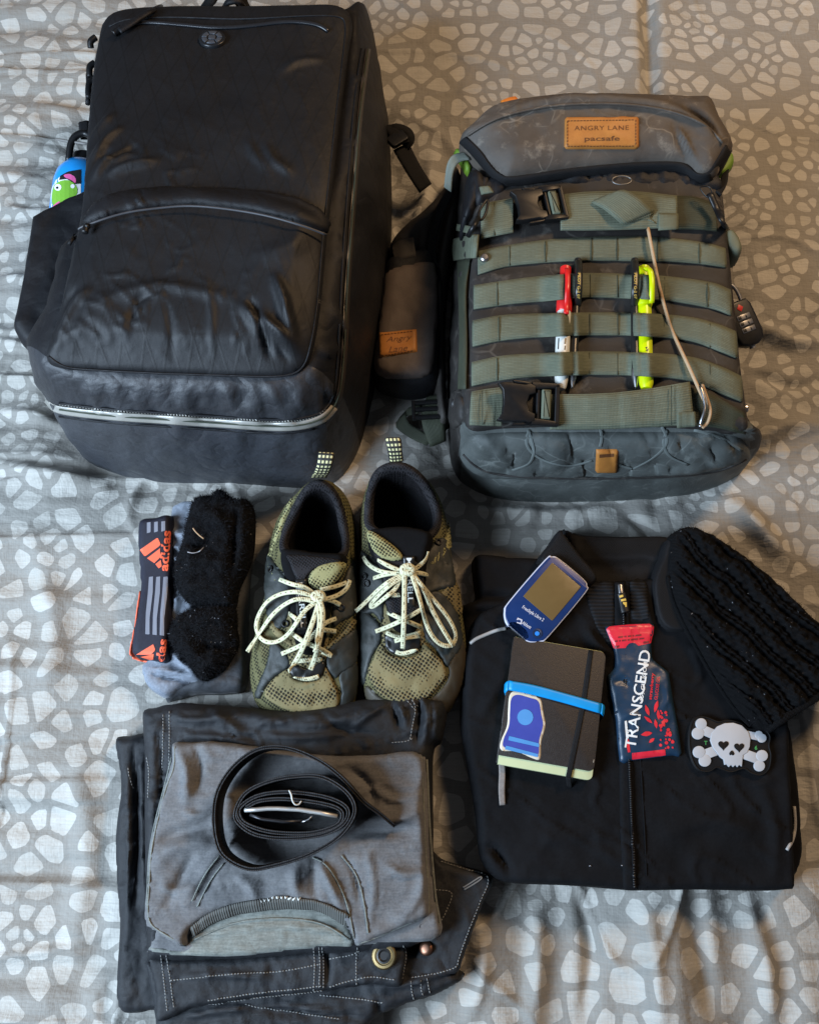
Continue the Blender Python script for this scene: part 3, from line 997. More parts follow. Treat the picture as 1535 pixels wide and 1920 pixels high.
tube('cap_pin', [P(106, 261, .105), P(130, 265, .108), P(165, 270, .112)], 0.0016, plain('grey_cord', (0.16, 0.15, 0.14), 0.6), cap, sub=3)
BBOT = bvh_of(body)
st = shape_on('sticker', [[(97, 398), (96, 372), (98, 352), (108, 334), (126, 324), (152, 318), (152, 400)]], BBOT, plain('sticker_white', (0.75, 0.75, 0.75), 0.4), bot, lift=0.0003, z=.13)
shape_on('sticker_hat', [[(114, 330), (128, 322), (152, 318), (152, 345), (140, 346), (128, 336), (112, 338)]], BBOT, plain('ink_black', (0.012, 0.012, 0.012), 0.5), st, lift=0.0006, z=.13)
shape_on('sticker_brain', [crm([(121, 329), (132, 327), (142, 334), (142, 344), (134, 338), (124, 334)], 3)], BBOT, plain('sticker_pink', L(214, 92, 150), 0.5), st, lift=0.0009, z=.13)
shape_on('sticker_face', [crm([(102, 350), (112, 341), (126, 338), (140, 344), (146, 360), (138, 374), (124, 386), (112, 392), (102, 388), (98, 374)], 3)], BBOT, plain('sticker_green', L(120, 176, 58), 0.5), st, lift=0.0006, z=.13)
shape_on('sticker_mouth', [crm([(97, 392), (104, 384), (113, 378), (112, 388), (104, 396), (98, 400)], 3)], BBOT, plain('sticker_pink2', L(214, 92, 150), 0.5), st, lift=0.0009, z=.13)
circ = lambda x, y, r, n=14: [(x + r * math.cos(6.2832 * k / n), y + r * math.sin(6.2832 * k / n)) for k in range(n)]
shape_on('sticker_eye', [circ(110, 352, 6.5), circ(137, 350, 4)], BBOT, plain('sticker_eye_white', (0.8, 0.8, 0.8), 0.4), st, lift=0.0009, z=.13)
shape_on('sticker_pupil', [circ(109, 353, 2.4)], BBOT, plain('ink_black2', (0.012, 0.012, 0.012), 0.5), st, lift=0.0012, z=.13)
# ------------------------------------------------------------------ waxed canvas rucksack
def waxed(name, c1, c2, wax, amt=0.3):
    t = NT(name); c = t.coord()
    n = t.noise(c, 16, 6, 0.65); n2 = t.noise(t.mapping(c, (40, 40, 40)), 1.0, 6, 0.7)
    col = t.mix(t.ramp(n, [(0.3, (0, 0, 0)), (0.7, (1, 1, 1))]), c1, c2)
    scuff = t.ramp(n2, [(0.56, (0, 0, 0)), (0.72, (1, 1, 1))])
    cr = t.add('ShaderNodeTexVoronoi', feature='DISTANCE_TO_EDGE'); cr.inputs['Scale'].default_value = 26
    wv = t.add('ShaderNodeVectorMath', operation='ADD')
    nn = t.add('ShaderNodeTexNoise'); nn.inputs['Scale'].default_value = 14; t.link(c, nn.inputs['Vector'])
    sc = t.add('ShaderNodeVectorMath', operation='SCALE'); sc.inputs['Scale'].default_value = 0.08; t.link(nn.outputs['Color'], sc.inputs[0])
    t.link(c, wv.inputs[0]); t.link(sc.outputs[0], wv.inputs[1]); t.link(wv.outputs[0], cr.inputs['Vector'])
    crease = t.math('MULTIPLY', t.ramp(cr.outputs['Distance'], [(0.0, (1, 1, 1)), (0.035, (0, 0, 0))]), t.ramp(t.noise(c, 22, 2), [(0.48, (0, 0, 0)), (0.62, (1, 1, 1))]))
    col = t.mix(t.math('MULTIPLY', t.math('MAXIMUM', scuff, t.math('MULTIPLY', crease, 0.8)), amt), col, wax)
    w = t.math('MULTIPLY', t.wave(c, 330, 'X', 0.7), t.wave(c, 330, 'Y', 0.7))
    col = t.mix(t.math('MULTIPLY', w, 0.2), col, tuple(v * 1.6 for v in c2))
    nm = t.bump(w, 0.3, 0.0006); nm = t.bump(n2, 0.25, 0.003, nm)
    t.set(color=col, rough=0.62, spec=0.35, normal=nm)
    return t.m
M_wax = waxed('charcoal_waxed_canvas', L(29, 27, 26), L(46, 43, 41), L(112, 108, 102), 0.4)
M_waxlid = waxed('grey_waxed_canvas', L(58, 52, 47), L(84, 77, 70), L(150, 140, 126), 0.5)
M_waxbase = waxed('green_grey_waxed_canvas', L(58, 62, 61), L(86, 90, 88), L(140, 144, 140), 0.45)

def webbing(name, c1, c2):
    t = NT(name); uv = t.coord('UV'); c = t.coord()
    rib = t.wave(t.mapping(uv, (0, 1, 1)), 5.2, 'Y', 0.0)
    x = t.wave(t.mapping(uv, (1, 0, 0)), 200, 'X', 0.3)
    n = t.noise(c, 20, 5, 0.6); f = t.noise(t.mapping(uv, (60, 40, 1)), 1.0, 3)
    col = t.mix(n, c1, c2)
    col = t.mix(t.math('MULTIPLY', rib, 0.3), col, tuple(v * 0.55 for v in c1))
    col = t.mix(t.math('MULTIPLY', t.ramp(f, [(0.5, (0, 0, 0)), (0.75, (1, 1, 1))]), 0.3), col, tuple(min(1, v * 1.9) for v in c2))
    nm = t.bump(t.math('ADD', rib, t.math('MULTIPLY', x, 0.5)), 0.45, 0.0006)
    t.set(color=col, rough=0.68, spec=0.3, normal=nm)
    return t.m
M_web = webbing('olive_webbing', L(78, 83, 70), L(106, 111, 94))
M_webdk = webbing('dark_olive_webbing', L(44, 48, 38), L(62, 66, 52))

ruck = thing('rucksack', 'grey waxed canvas rucksack with rows of olive webbing and two black buckles', 'rucksack', P(1110, 700, 0))
RR = [(893, 330), (960, 300), (1150, 285), (1300, 295), (1346, 335), (1362, 450), (1374, 560), (1386, 680), (1398, 770), (1396, 806), (1330, 806), (1240, 800), (1100, 798), (950, 802), (884, 806), (868, 770), (872, 680), (878, 560), (886, 430)]
RG = {9: (1400, 870), 10: (1352, 903), 11: (1250, 926), 12: (1100, 931), 13: (960, 927), 14: (882, 902), 15: (846, 850), 16: (840, 700), 17: (846, 570), 18: (852, 430), 0: (868, 330)}
RZ = 0.145
def ruck_build():
    rim = np.array(RR, float); rw = PA(rim, RZ); cen = rw[:, :2].mean(0)
    gw = np.zeros_like(rw)
    for i in range(len(rim)):
        if i in RG: gw[i] = P(*RG[i], 0.0)
        else:
            d = rw[i, :2] - cen; gw[i, :2] = rw[i, :2] + d / np.linalg.norm(d) * 0.008
    R2 = resample(crm(np.hstack([rw, gw]), 8), 200); rw, gw = R2[:, :3], R2[:, 3:]
    X, Y, sd, Fc = fillgrid(rw[:, :2], 0.0045)
    PX, PY = proj(np.stack([X, Y, 0 * X + RZ + .01], -1))
    Z = RZ + 0.014 * prof(sd / 0.05) + 0.003 * fbm(PX / 60, PY / 60, 3) * np.clip(sd / .02, 0, 1)
    rows = [500, 578, 645, 722]
    for i, r in enumerate(rows):
        Z = Z - 0.003 * np.exp(-((PY - r) / 14) ** 2) * np.clip(sd / .02, 0, 1)
    V = np.stack([X, Y, Z], -1)
    V2, F2 = skirt(V, Fc, lambda i: V[i] - [0, 0, 0.012])
    fp = mesh('front_panel', V2, F2, M_wax, ruck)
    K = 20; N = len(rw); W = []
    for k in range(K + 1):
        t = k / K * math.pi / 2; f = 1 - math.cos(t)
        q = gw * (1 - f) + rw * f
        q[:, 2] = -0.03 + (rw[:, 2] + 0.028) * math.sin(t)
        W.append(q)
    W = np.array(W); px, py = proj(W)
    d = W[..., :2] - W[..., :2].mean((0, 1)); d /= np.linalg.norm(d, axis=-1)[..., None]
    wr = 0.006 * fbm(px / 26, py / 26, 4)
    mask = np.sin(np.linspace(0, math.pi, K + 1))[:, None]
    W[..., :2] += d * (wr * mask)[..., None]
    W = W.reshape(-1, 3)
    g = {'side_wall': [], 'base_wall': []}
    for k in range(K):
        for i in range(N):
            j = (i + 1) % N
            f = [k * N + i, (k + 1) * N + i, (k + 1) * N + j, k * N + j]
            c = W[f].mean(0); a, b = proj(c)
            g['base_wall' if b > 790 and 862 < a < 1410 and c[1] < rw[:, 1].min() + .03 else 'side_wall'].append(f)
    out = []
    for nme, fs in g.items():
        used = sorted({v for f in fs for v in f}); m = {v: i for i, v in enumerate(used)}
        out.append(mesh(nme, W[used], [[m[v] for v in f] for f in fs], M_wax if nme == 'side_wall' else M_waxbase, ruck))
    return fp, out
ruck_front, ruck_walls = ruck_build()
BR0 = bvh_of(ruck_front, *ruck_walls)
# padded base cap and binding under it
cap_p = [(876, 822), (905, 814), (960, 810), (1100, 810), (1240, 810), (1330, 812), (1382, 820), (1403, 840), (1396, 862), (1340, 884), (1240, 893), (1100, 896), (960, 893), (895, 880), (866, 850)]
base = patch('base_cap', cap_p, BR0, 0.012, M_waxbase, ruck, res=5, edge=34, sub=4, fn=lambda x, y, d: 0.0015 * fbm(x / 40, y / 40, 3) * np.clip(d / 20, 0, 1) + folds(x, y, [([(870, 850), (900, 872), (960, 884)], 7, 0.003), ([(900, 812), (930, 830), (950, 850)], 8, 0.003), ([(1300, 830), (1340, 850), (1380, 845)], 8, 0.003), ([(1200, 870), (1290, 866), (1350, 850)], 7, 0.003)]))
BR1 = bvh_of(ruck_front, base, *ruck_walls)
M_crease = plain('waxed_crease', L(92, 98, 96), 0.8)
for pts in ([(992, 806), (986, 830), (1000, 852), (1030, 868), (1070, 874), (1110, 864)], [(990, 806), (996, 826), (1000, 848), (992, 870), (960, 882)], [(1125, 803), (1128, 822), (1124, 838)], [(1240, 800), (1250, 822), (1243, 842), (1220, 862), (1186, 880)], [(1250, 806), (1243, 830), (1254, 856), (1290, 872)], [(1300, 806), (1350, 820), (1392, 846)], [(1186, 880), (1160, 872), (1140, 862)]):
    cord_on('wax_crease', BR1, pts, 0.0018, M_crease, base, lift=0.0006, flat=0.16)
cord_on('base_seam', BR1, [(868, 852), (900, 880), (960, 893), (1100, 897), (1240, 894), (1340, 885), (1398, 862)], 0.0016, M_wax, ruck)
tag_p = patch('leather_tab', [(1117, 842), (1159, 842), (1156, 887), (1115, 887)], BR1, 0.003, M_leather, ruck, res=4, edge=4)
shape_on('tab_stamp', [[(1123, 852), (1150, 850), (1150, 856), (1123, 858)]], bvh_of(tag_p), M_burn, tag_p, lift=0.0005, res=3)

# webbing rows, sewn down at intervals; pens lift them
PENS = [(1050, 22, .0235), (1078, 12, .0155), (1191, 12, .0155), (1209, 19, .0220)]
def row(top, bot, seams, mat=M_web, n=110, lift=0.0006, pens=True, name='webbing_row', puff=0.0012):
    xs = np.linspace(top[0][0], top[-1][0], n)
    def fn(u):
        x = top[0][0] + (top[-1][0] - top[0][0]) * u
        sgs = [top[0][0]] + seams + [top[-1][0]]
        l = 0
        for a, b in zip(sgs[:-1], sgs[1:]):
            if a <= x <= b: l = puff * math.sin(math.pi * (x - a) / (b - a)) ** 0.8 if b > a else 0
        if pens:
            l = max(l, max(h * math.exp(-((x - c) / w) ** 2) for c, w, h in PENS))
        return l
    top = [(x, y - 2.5) for x, y in top]; bot = [(x, y + 2.5) for x, y in bot]
    o = band_on(name, BR0, top, bot, mat, ruck, lift=lift, t=0.0018, n=n, wid=5, fn=fn)
    for s in seams:
        y0 = np.interp(s, [p[0] for p in top], [p[1] for p in top]); y1 = np.interp(s, [p[0] for p in bot], [p[1] for p in bot])
        cord_on('stitching', BRS[0], [(s, y0 + 2), (s, (y0 + y1) / 2), (s, y1 - 2)], 0.0006, M_stitch_dark, o, lift=lift + 0.0017, sub=3, seg=5)
    return o
BRS = [BR0]
WB = []
WB.append(row([(896, 474), (950, 463), (1030, 452), (1110, 447), (1200, 447), (1260, 450), (1320, 458), (1358, 468)], [(896, 513), (950, 498), (1030, 490), (1110, 487), (1200, 488), (1260, 489), (1320, 494), (1360, 500)], [955, 1022, 1108, 1156, 1232, 1310], pens=False))
WB.append(row([(888, 538), (960, 527), (1020, 520), (1100, 515), (1180, 517), (1250, 521), (1330, 532), (1368, 546)], [(888, 578), (960, 568), (1020, 563), (1100, 556), (1180, 558), (1250, 562), (1330, 576), (1370, 590)], [932, 1020, 1106, 1157, 1245, 1325]))
WB.append(row([(886, 604), (940, 594), (1000, 591), (1100, 589), (1200, 590), (1290, 597), (1345, 611), (1378, 624)], [(886, 648), (940, 637), (1000, 631), (1100, 627), (1200, 628), (1290, 637), (1345, 656), (1380, 670)], [935, 1020, 1105, 1158, 1244, 1330]))
WB.append(row([(884, 682), (940, 670), (1000, 666), (1100, 662), (1200, 664), (1290, 671), (1350, 690), (1388, 708)], [(884, 722), (940, 711), (1000, 705), (1100, 701), (1200, 703), (1290, 712), (1350, 736), (1390, 752)], [932, 1019, 1104, 1157, 1246, 1330]))
# two broad straps with side-release buckles
row([(1262, 370), (1300, 372), (1338, 384)], [(1262, 428), (1300, 428), (1344, 432)], [], pens=False, lift=0.003, name='wide_strap', mat=M_webdk, n=30)
row([(1050, 368), (1110, 362), (1190, 362), (1268, 370)], [(1050, 430), (1110, 430), (1190, 428), (1268, 424)], [], pens=False, lift=0.011, name='wide_strap', n=50, puff=0.002)
row([(902, 384), (930, 380), (962, 374)], [(902, 446), (930, 440), (962, 434)], [926], pens=False, lift=0.008, name='wide_strap', n=30, puff=0.001)
row([(1280, 726), (1330, 740), (1394, 776)], [(1280, 796), (1330, 798), (1396, 812)], [], pens=False, lift=0.002, name='wide_strap', mat=M_webdk, n=30, puff=0.002)
row([(1030, 742), (1110, 741), (1190, 735), (1292, 718)], [(1030, 803), (1110, 803), (1190, 800), (1300, 794)], [1258], pens=False, lift=0.012, name='wide_strap', n=60, puff=0.003)
row([(884, 737), (910, 732), (945, 728)], [(880, 795), (910, 796), (940, 797)], [904], pens=False, lift=0.008, name='wide_strap', n=30, puff=0.001)
# the twisted tail of the upper strap
def H(px, py, lift, b=None):
    p, n = hit(b or BR0, px, py); return lifted(px, py, p, n, lift)
flatband('strap_twist', [H(1108, 380, .016), H(1130, 392, .02), H(1150, 408, .022), H(1166, 422, .018)], [H(1140, 366, .016), H(1168, 356, .026), H(1200, 372, .028), H(1226, 396, .018)], 0.0016, M_web, ruck)
flatband('strap_twist', [H(1166, 421, .018), H(1178, 412, .016), H(1186, 404, .014)], [H(1226, 396, .018), H(1222, 408, .015), H(1230, 420, .014)], 0.0016, M_web, ruck)
row([(1233, 402), (1270, 404)], [(1233, 430), (1270, 428)], [], pens=False, lift=0.0135, name='strap_keeper', n=10)
row([(1268, 776), (1302, 774)], [(1268, 800), (1304, 797)], [], pens=False, lift=0.0155, name='strap_keeper', n=10)

def buckle(cx, cy, w, h, ang):
    """side-release buckle: toothed body, prongs showing through its side slots, ladder bar wrapped with webbing"""
    c, n = hit(BR0, cx, cy); c = c + n * 0.014
    x, _ = hit(BR0, cx + 20, cy + 20 * math.tan(ang)); f = frame(c, x - hit(BR0, cx, cy)[0], n)
    s = 1.0 / 1560
    w *= s; h *= s
    b = slab('buckle_body', [(-.50 * w, -.46 * h), (-.38 * w, -.50 * h), (-.05 * w, -.46 * h), (.02 * w, -.5 * h), (.12 * w, -.44 * h), (.12 * w, -.26 * h), (.02 * w, -.2 * h), (-.02 * w, 0), (.02 * w, .2 * h), (.12 * w, .26 * h), (.12 * w, .44 * h), (.02 * w, .5 * h), (-.05 * w, .46 * h), (-.38 * w, .50 * h), (-.50 * w, .46 * h), (-.42 * w, .3 * h), (-.40 * w, 0), (-.42 * w, -.3 * h)], -.004, .0055, M_black_plastic, ruck, .0014, f)
    slab('prong', [(-.25 * w, -.58 * h), (-.05 * w, -.56 * h), (.10 * w, -.52 * h), (.10 * w, -.46 * h), (-.05 * w, -.48 * h), (-.22 * w, -.5 * h)], -.003, .003, M_black_plastic, b, .001, f)
    slab('prong', [(-.25 * w, .58 * h), (-.05 * w, .56 * h), (.10 * w, .52 * h), (.10 * w, .46 * h), (-.05 * w, .48 * h), (-.22 * w, .5 * h)], -.003, .003, M_black_plastic, b, .001, f)
    for yy in (-1, 1):
        slab('side_rail', [(.08 * w, yy * .36 * h), (.5 * w, yy * .42 * h), (.5 * w, yy * .54 * h), (.06 * w, yy * .54 * h)], -.004, .005, M_black_plastic, b, .0012, f)
    slab('end_bar', [(.44 * w, -.5 * h), (.52 * w, -.5 * h), (.52 * w, .5 * h), (.44 * w, .5 * h)], -.004, .005, M_black_plastic, b, .0012, f)
    slab('web_wrap', rrect(.15 * w, .74 * h, .02 * w), -.004, .006, M_web, b, .0025, f)
    for o in (bpy.data.objects[b.name],): pass
    wrap = [o for o in bpy.data.objects if o.parent == b and o.name.startswith('web_wrap')][0]
    for v in wrap.data.vertices:
        v.co = Vector(np.array(v.co) + (f(np.array([.30 * w, 0, 0])) - c))
    slab('end_bar', [(.14 * w, -.42 * h), (.20 * w, -.42 * h), (.20 * w, .42 * h), (.14 * w, .42 * h)], -.004, .003, M_black_plastic, b, .0012, f)
    slab('back_plate', rrect(.7 * w, .8 * h, .05 * w), -.006, -.003, M_black_plastic, b, .001, f)
    return b
buckle(1004, 400, 96, 66, math.radians(-6))
buckle(983, 762, 104, 68, math.radians(3))

# lid
lid_p = [(861, 266), (886, 240), (918, 212), (965, 200), (1060, 191), (1180, 190), (1280, 193), (1326, 196), (1345, 232), (1370, 282), (1352, 312), (1334, 338), (1304, 340), (1276, 322), (1200, 320), (1080, 331), (962, 347), (935, 338), (912, 318), (886, 290)]
def lid_fn(x, y, d):
    ridge = [([(880, 252), (960, 214), (1047, 198), (1160, 196), (1254, 209), (1350, 262)], 14, 0.006), ([(1268, 245), (1290, 280), (1316, 325)], 5, 0.006), ([(1262, 240), (1280, 280), (1300, 318)], 6, -0.004), ([(930, 330), (980, 322), (1080, 316)], 12, 0.003), ([(1284, 206), (1320, 224), (1344, 256)], 7, -0.008)]
    return folds(x, y, ridge) + 0.004 * fbm(x / 70, y / 70, 4) + 0.006 * np.exp(-((x - 1110) / 180) ** 2) * ss(340, 230, y)
lid = soft('lid', lid_p, 0.125, 0.062, 0.035, M_waxlid, ruck, fn=lid_fn, bottom=0.13, edge=0.55, sub=4, tuck=0.0, res=.003, cr=(.0016, 60, 15))
BL = bvh_of(lid)
BRX = bvh_of(lid, ruck_front, base, *ruck_walls)
bind = band_on('lid_binding', BL, [(874, 256), (900, 282), (922, 312), (942, 328), (966, 330), (1080, 314), (1200, 304), (1278, 305), (1306, 324), (1326, 322), (1343, 298), (1358, 272)], [(862, 268), (886, 292), (912, 322), (936, 344), (962, 349), (1080, 333), (1200, 322), (1274, 324), (1302, 342), (1336, 339), (1354, 312), (1371, 283)], M_black_web, lid, lift=0.001, t=0.003, n=90, wid=4, z=.15)
lp = patch('leather_patch', [(1058, 224), (1060, 221), (1194, 219), (1197, 223), (1197, 276), (1193, 280), (1061, 280), (1057, 276)], BL, 0.0032, M_leather, lid, res=4, edge=4)
BLP = bvh_of(lp)
text_on('stamp_lettering', 'ANGRY LANE', BLP, (1127, 240), -0.5, 8.5, M_burn, lp, width=102, lift=0.0003, spacing=1.1)
text_on('stamp_lettering', 'pacsafe', BLP, (1128, 261), -0.5, 12, M_burn, lp, width=66, bold=0.015, lift=0.0003)
def dash(name, b, pts, mat, parent, step=7, on_=4, r=0.0006, lift=0.0006, seg=5):
    """a row of single stitches, kept as one seam"""
    p = resample(crm(pts, 6, False) if len(pts) > 2 else np.array(pts, float), 200, False)
    s = np.concatenate([[0], np.cumsum(np.linalg.norm(np.diff(p, axis=0), axis=1))])
    V = []; Fc = []; u = 0.0
    while u + on_ < s[-1]:
        e = []
        for q in (u, u + on_ / 2, u + on_):
            x = np.interp(q, s, p[:, 0]); y = np.interp(q, s, p[:, 1])
            h, n = hit(b, x, y); e.append((h + n * lift * (1.0 if q == u + on_ / 2 else 0.2), n))
        d = e[2][0] - e[0][0]; d /= np.linalg.norm(d) + 1e-9
        k0 = len(V)
        for h, n in e:
            w = np.cross(d, n)
            V += [h + w * r, h + n * r, h - w * r]
        for a in range(2):
            o = k0 + a * 3
            Fc += [[o, o + 3, o + 4, o + 1], [o + 1, o + 4, o + 5, o + 2]]
        u += step
    return mesh(name, V, Fc, mat, parent)
dash('zip_stitching', BB, ZSTITCH, M_zip, zipper, 5.5, 3.6, r=0.0009, lift=0.0016)
dash('patch_stitching', BLP, [(1063, 227), (1191, 225)], M_burn, lp, 6, 4)
dash('patch_stitching', BLP, [(1063, 274), (1191, 274)], M_burn, lp, 6, 4)
dash('patch_stitching', BLP, [(1063, 227), (1063, 274)], M_burn, lp, 6, 4)
dash('patch_stitching', BLP, [(1191, 225), (1191, 274)], M_burn, lp, 6, 4)
cord_on('lid_piping', BL, [(876, 254), (915, 230), (960, 213), (1047, 197), (1160, 195), (1254, 208), (1320, 234), (1354, 268)], 0.0016, M_waxlid, lid, lift=0.002)
# black lining and ring under the lid's lip
soft('drawstring_skirt', [(880, 330), (940, 345), (1080, 332), (1200, 322), (1300, 335), (1340, 340), (1345, 372), (1250, 372), (1050, 366), (950, 378), (890, 398)], 0.135, 0.026, 0.012, M_bagplain, ruck, fn=lambda x, y, d: 0.006 * fbm(x / 14, y / 40, 3), tuck=0)
tube('split_ring', [H(1165 + 18 * math.cos(t), 338 + 8 * math.sin(t), .016) for t in np.linspace(0, 6.283, 25)[:-1]], 0.0008, plain('dull_ring', (0.2, 0.2, 0.2), 0.5, metal=1.0), ruck, closed=True)
# zip pull with orange tip at the lid's top corner
tube('zip_pull', [P(928, 216, .17), P(938, 206, .175), P(950, 198, .172)], 0.006, M_web, ruck, flat=0.5, sub=4)
tube('zip_pull', [P(942, 196, .17), P(956, 190, .17), P(968, 188, .168)], 0.006, plain('orange_tab', L(196, 112, 34), 0.6), ruck, flat=0.5, sub=4)
# side release straps and hooks, left and right
flatband('side_strap', [H(858, 490, .006), H(860, 540, .004), H(862, 640, .003), H(860, 730, .003)], [H(882, 486, .006), H(874, 545, .004), H(876, 640, .003), H(874, 730, .003)], 0.003, M_webdk, ruck, n=30)
flatband('side_strap', [H(852, 450, .014), H(850, 470, .016), H(853, 490, .012)], [H(898, 440, .016), H(896, 462, .018), H(894, 484, .012)], 0.006, M_web, ruck)
flatband('side_strap', [P(832, 350, .13), P(838, 308, .15), P(850, 290, .155), P(872, 286, .15)], [P(846, 360, .125), P(850, 322, .145), P(862, 304, .15), P(882, 300, .15)], 0.002, webbing('grey_green_webbing', L(110, 116, 108), L(134, 140, 130)), ruck)
M_lime = plain('lime_lining', L(96, 128, 32), 0.6)
soft('side_lining', [(850, 286), (872, 290), (884, 318), (876, 332), (862, 310)], 0.13, 0.014, 0.006, M_lime, ruck, res=0.003)
soft('side_lining', [(1350, 300), (1366, 288), (1373, 310), (1360, 330), (1342, 332)], 0.125, 0.014, 0.006, M_lime, ruck, res=0.003)
soft('side_collar', [(872, 345), (900, 350), (925, 360), (920, 385), (880, 430), (862, 440), (866, 400)], 0.115, 0.045, 0.015, M_bagplain, ruck, fn=lambda x, y, d: 0.006 * fbm(x / 10, y / 24, 3), tuck=0)
tube('snap_hook', [H(912, 375, .018), H(900, 392, .02), H(896, 405, .02), H(902, 412, .02), H(910, 400, .02), H(914, 380, .018)], 0.0016, M_black_plastic, ruck, sub=4, closed=True)
tube('snap_hook', [H(896, 408, .018), H(888, 424, .016), H(878, 442, .014)], 0.0032, M_black_plastic, ruck, sub=4)
flatband('strap_keeper', [H(858, 420, .016), H(856, 432, .016)], [H(884, 424, .018), H(882, 438, .018)], 0.003, M_web, ruck, n=5)
flatband('strap_keeper', [H(898, 352, .024), H(902, 366, .022)], [H(918, 350, .024), H(926, 362, .022)], 0.003, M_web, ruck, n=5)
tube('snap_hook', [H(1312, 352, .02), H(1328, 350, .022), H(1334, 362, .022), H(1326, 370, .02)], 0.0010, M_black_plastic, ruck, sub=4, closed=True)
tube('snap_hook', [H(1330, 362, .02), H(1344, 394, .018), H(1356, 420, .016), H(1366, 440, .012)], 0.0045, M_black_plastic, ruck, sub=4, flat=.6)
flatband('side_strap', [P(1352, 330, .14), P(1345, 352, .15), P(1340, 360, .155)], [P(1366, 318, .14), P(1362, 345, .15), P(1350, 368, .155)], 0.002, M_black_web, ruck)
soft('strap_keeper', [(1346, 450), (1366, 446), (1382, 470), (1382, 490), (1366, 496), (1350, 480)], 0.12, 0.03, 0.008, M_web, ruck, res=0.003, tuck=0)
# corner reinforcements with press studs
for px_ in ([(846, 735), (864, 728), (870, 760), (866, 795), (848, 810), (842, 780)],):
    patch('corner_tab', px_, BR0, 0.004, M_wax, ruck, res=4, edge=5)
sc_, sn_ = hit(BR0, 855, 757)
lathe('press_stud', [(-.002, .0052), (.0045, .0052), (.006, .0035), (.0062, .001)], M_steel, ruck, (lambda f: (lambda V: f(np.stack([V[:, 1], V[:, 2], V[:, 0]], -1))))(frame(sc_, (1, 0, 0), sn_)), 16)
sc_, sn_ = hit(BR0, 908, 489)
lathe('press_stud', [(.002, .005), (.0085, .005), (.010, .0035), (.0102, .001)], M_steel, ruck, (lambda f: (lambda V: f(np.stack([V[:, 1], V[:, 2], V[:, 0]], -1))))(frame(sc_, (1, 0, 0), sn_)), 16)
sc_ = P(1391, 766, .12)
lathe('press_stud', [(-.01, .005), (.0045, .005), (.006, .0035), (.0062, .001)], M_steel, ruck, frame(sc_, (1, 0, 0.3)), 16)
# elastic cord with metal hook
M_cord = plain('tan_cord', L(176, 148, 116), 0.7, bump=0.5, scale=1800, var=0.25)
BW = bvh_of(ruck_front, *WB)
cord = cord_on('elastic_cord', BR0, [(1214, 428, .012), (1224, 480, .010), (1236, 540, .010), (1250, 592, .006), (1256, 612, .000), (1268, 640, .004), (1288, 682, .009), (1306, 722, .010), (1320, 752, .012)], 0.0020, M_cord, ruck, sub=6)
cord_on('elastic_cord', BR0, [(1316, 722, .012), (1324, 745, .012), (1331, 770, .014), (1326, 792, .014), (1316, 802, .012)], 0.0019, M_cord, ruck)
cord_on('cord_hook', BR0, [(1312, 724, .016), (1320, 752, .018), (1320, 770, .018), (1314, 788, .018), (1311, 800, .016)], 0.0018, M_steel, ruck)

# shoulder strap and what hangs on it, to the left
M_strapcloth = waxed('strap_canvas', L(40, 37, 35), L(58, 54, 50), L(84, 80, 74), 0.2)
soft('shoulder_strap', [(848, 330), (866, 350), (862, 420), (846, 500), (835, 600), (836, 740), (842, 800), (815, 790), (808, 600), (800, 520), (770, 505), (735, 500), (728, 478), (748, 448), (790, 412), (826, 372)], 0.0, 0.05, 0.02, M_strapcloth, ruck, fn=lambda x, y, d: 0.004 * fbm(x / 30, y / 30, 3) + folds(x, y, [([(838, 360), (822, 420), (812, 500)], 12, -0.012), ([(780, 440), (776, 470), (785, 500)], 8, -0.008)]))
flatband('strap_edge', [P(842, 345, .055), P(814, 400, .058), P(800, 450, .056), P(802, 500, .05)], [P(852, 360, .055), P(828, 412, .058), P(818, 455, .056), P(818, 500, .05)], 0.002, M_black_web, ruck)
flatband('lower_strap', [P(800, 745, .03), P(790, 770, .03), P(792, 800, .028), P(806, 838, .016)], [P(830, 740, .03), P(832, 770, .03), P(834, 800, .028), P(836, 826, .016)], 0.003, M_webdk, ruck)
flatband('lower_strap', [P(786, 775, .022), P(752, 784, .012), P(742, 800, .006), P(770, 822, .006), P(800, 836, .01)], [P(792, 760, .022), P(766, 764, .02), P(764, 790, .016), P(790, 808, .012), P(812, 822, .014)], 0.002, M_webdk, ruck)
lk = frame(P(806, 770, .034), (1, 0.05, 0))
for oy in (-.009, 0.002, .011):
    slab('tri_glide', [(-.021, oy - .0025), (.021, oy - .0025), (.021, oy + .0025), (-.021, oy + .0025)], -.003, .003, M_black_plastic, ruck, .001, lk)
for ox in (-.0205, .0205):
    slab('tri_glide', [(ox - .0022, -.0118), (ox + .0022, -.0118), (ox + .0022, .0138), (ox - .0022, .0138)], -.0032, .0034, M_black_plastic, ruck, .001, lk)

# ------------------------------------------------------------------ small pouch clipped to the shoulder strap
pouch = thing('strap_pouch', 'small grey canvas pouch with tan leather label between the two backpacks', 'pouch', P(765, 640, 0))
M_pouch = waxed('brown_grey_canvas', L(66, 58, 54), L(90, 80, 74), L(120, 110, 100), 0.2)
pb = soft('pouch_body', [(724, 505), (765, 490), (812, 484), (826, 505), (830, 600), (828, 700), (816, 738), (770, 750), (716, 738), (700, 712), (700, 660), (708, 600), (716, 550)], 0.002, 0.055, 0.022, M_bagplain, pouch)
BP = bvh_of(pb)
pf = patch('pouch_flap', [(728, 512), (765, 498), (806, 492), (816, 512), (817, 600), (812, 680), (800, 706), (760, 712), (716, 706), (706, 690), (706, 660), (714, 600), (720, 550)], BP, 0.010, M_pouch, pouch, res=5, edge=20, sub=3, fn=lambda x, y, d: 0.0025 * fbm(x / 40, y / 40, 3))
BP2 = bvh_of(pf)
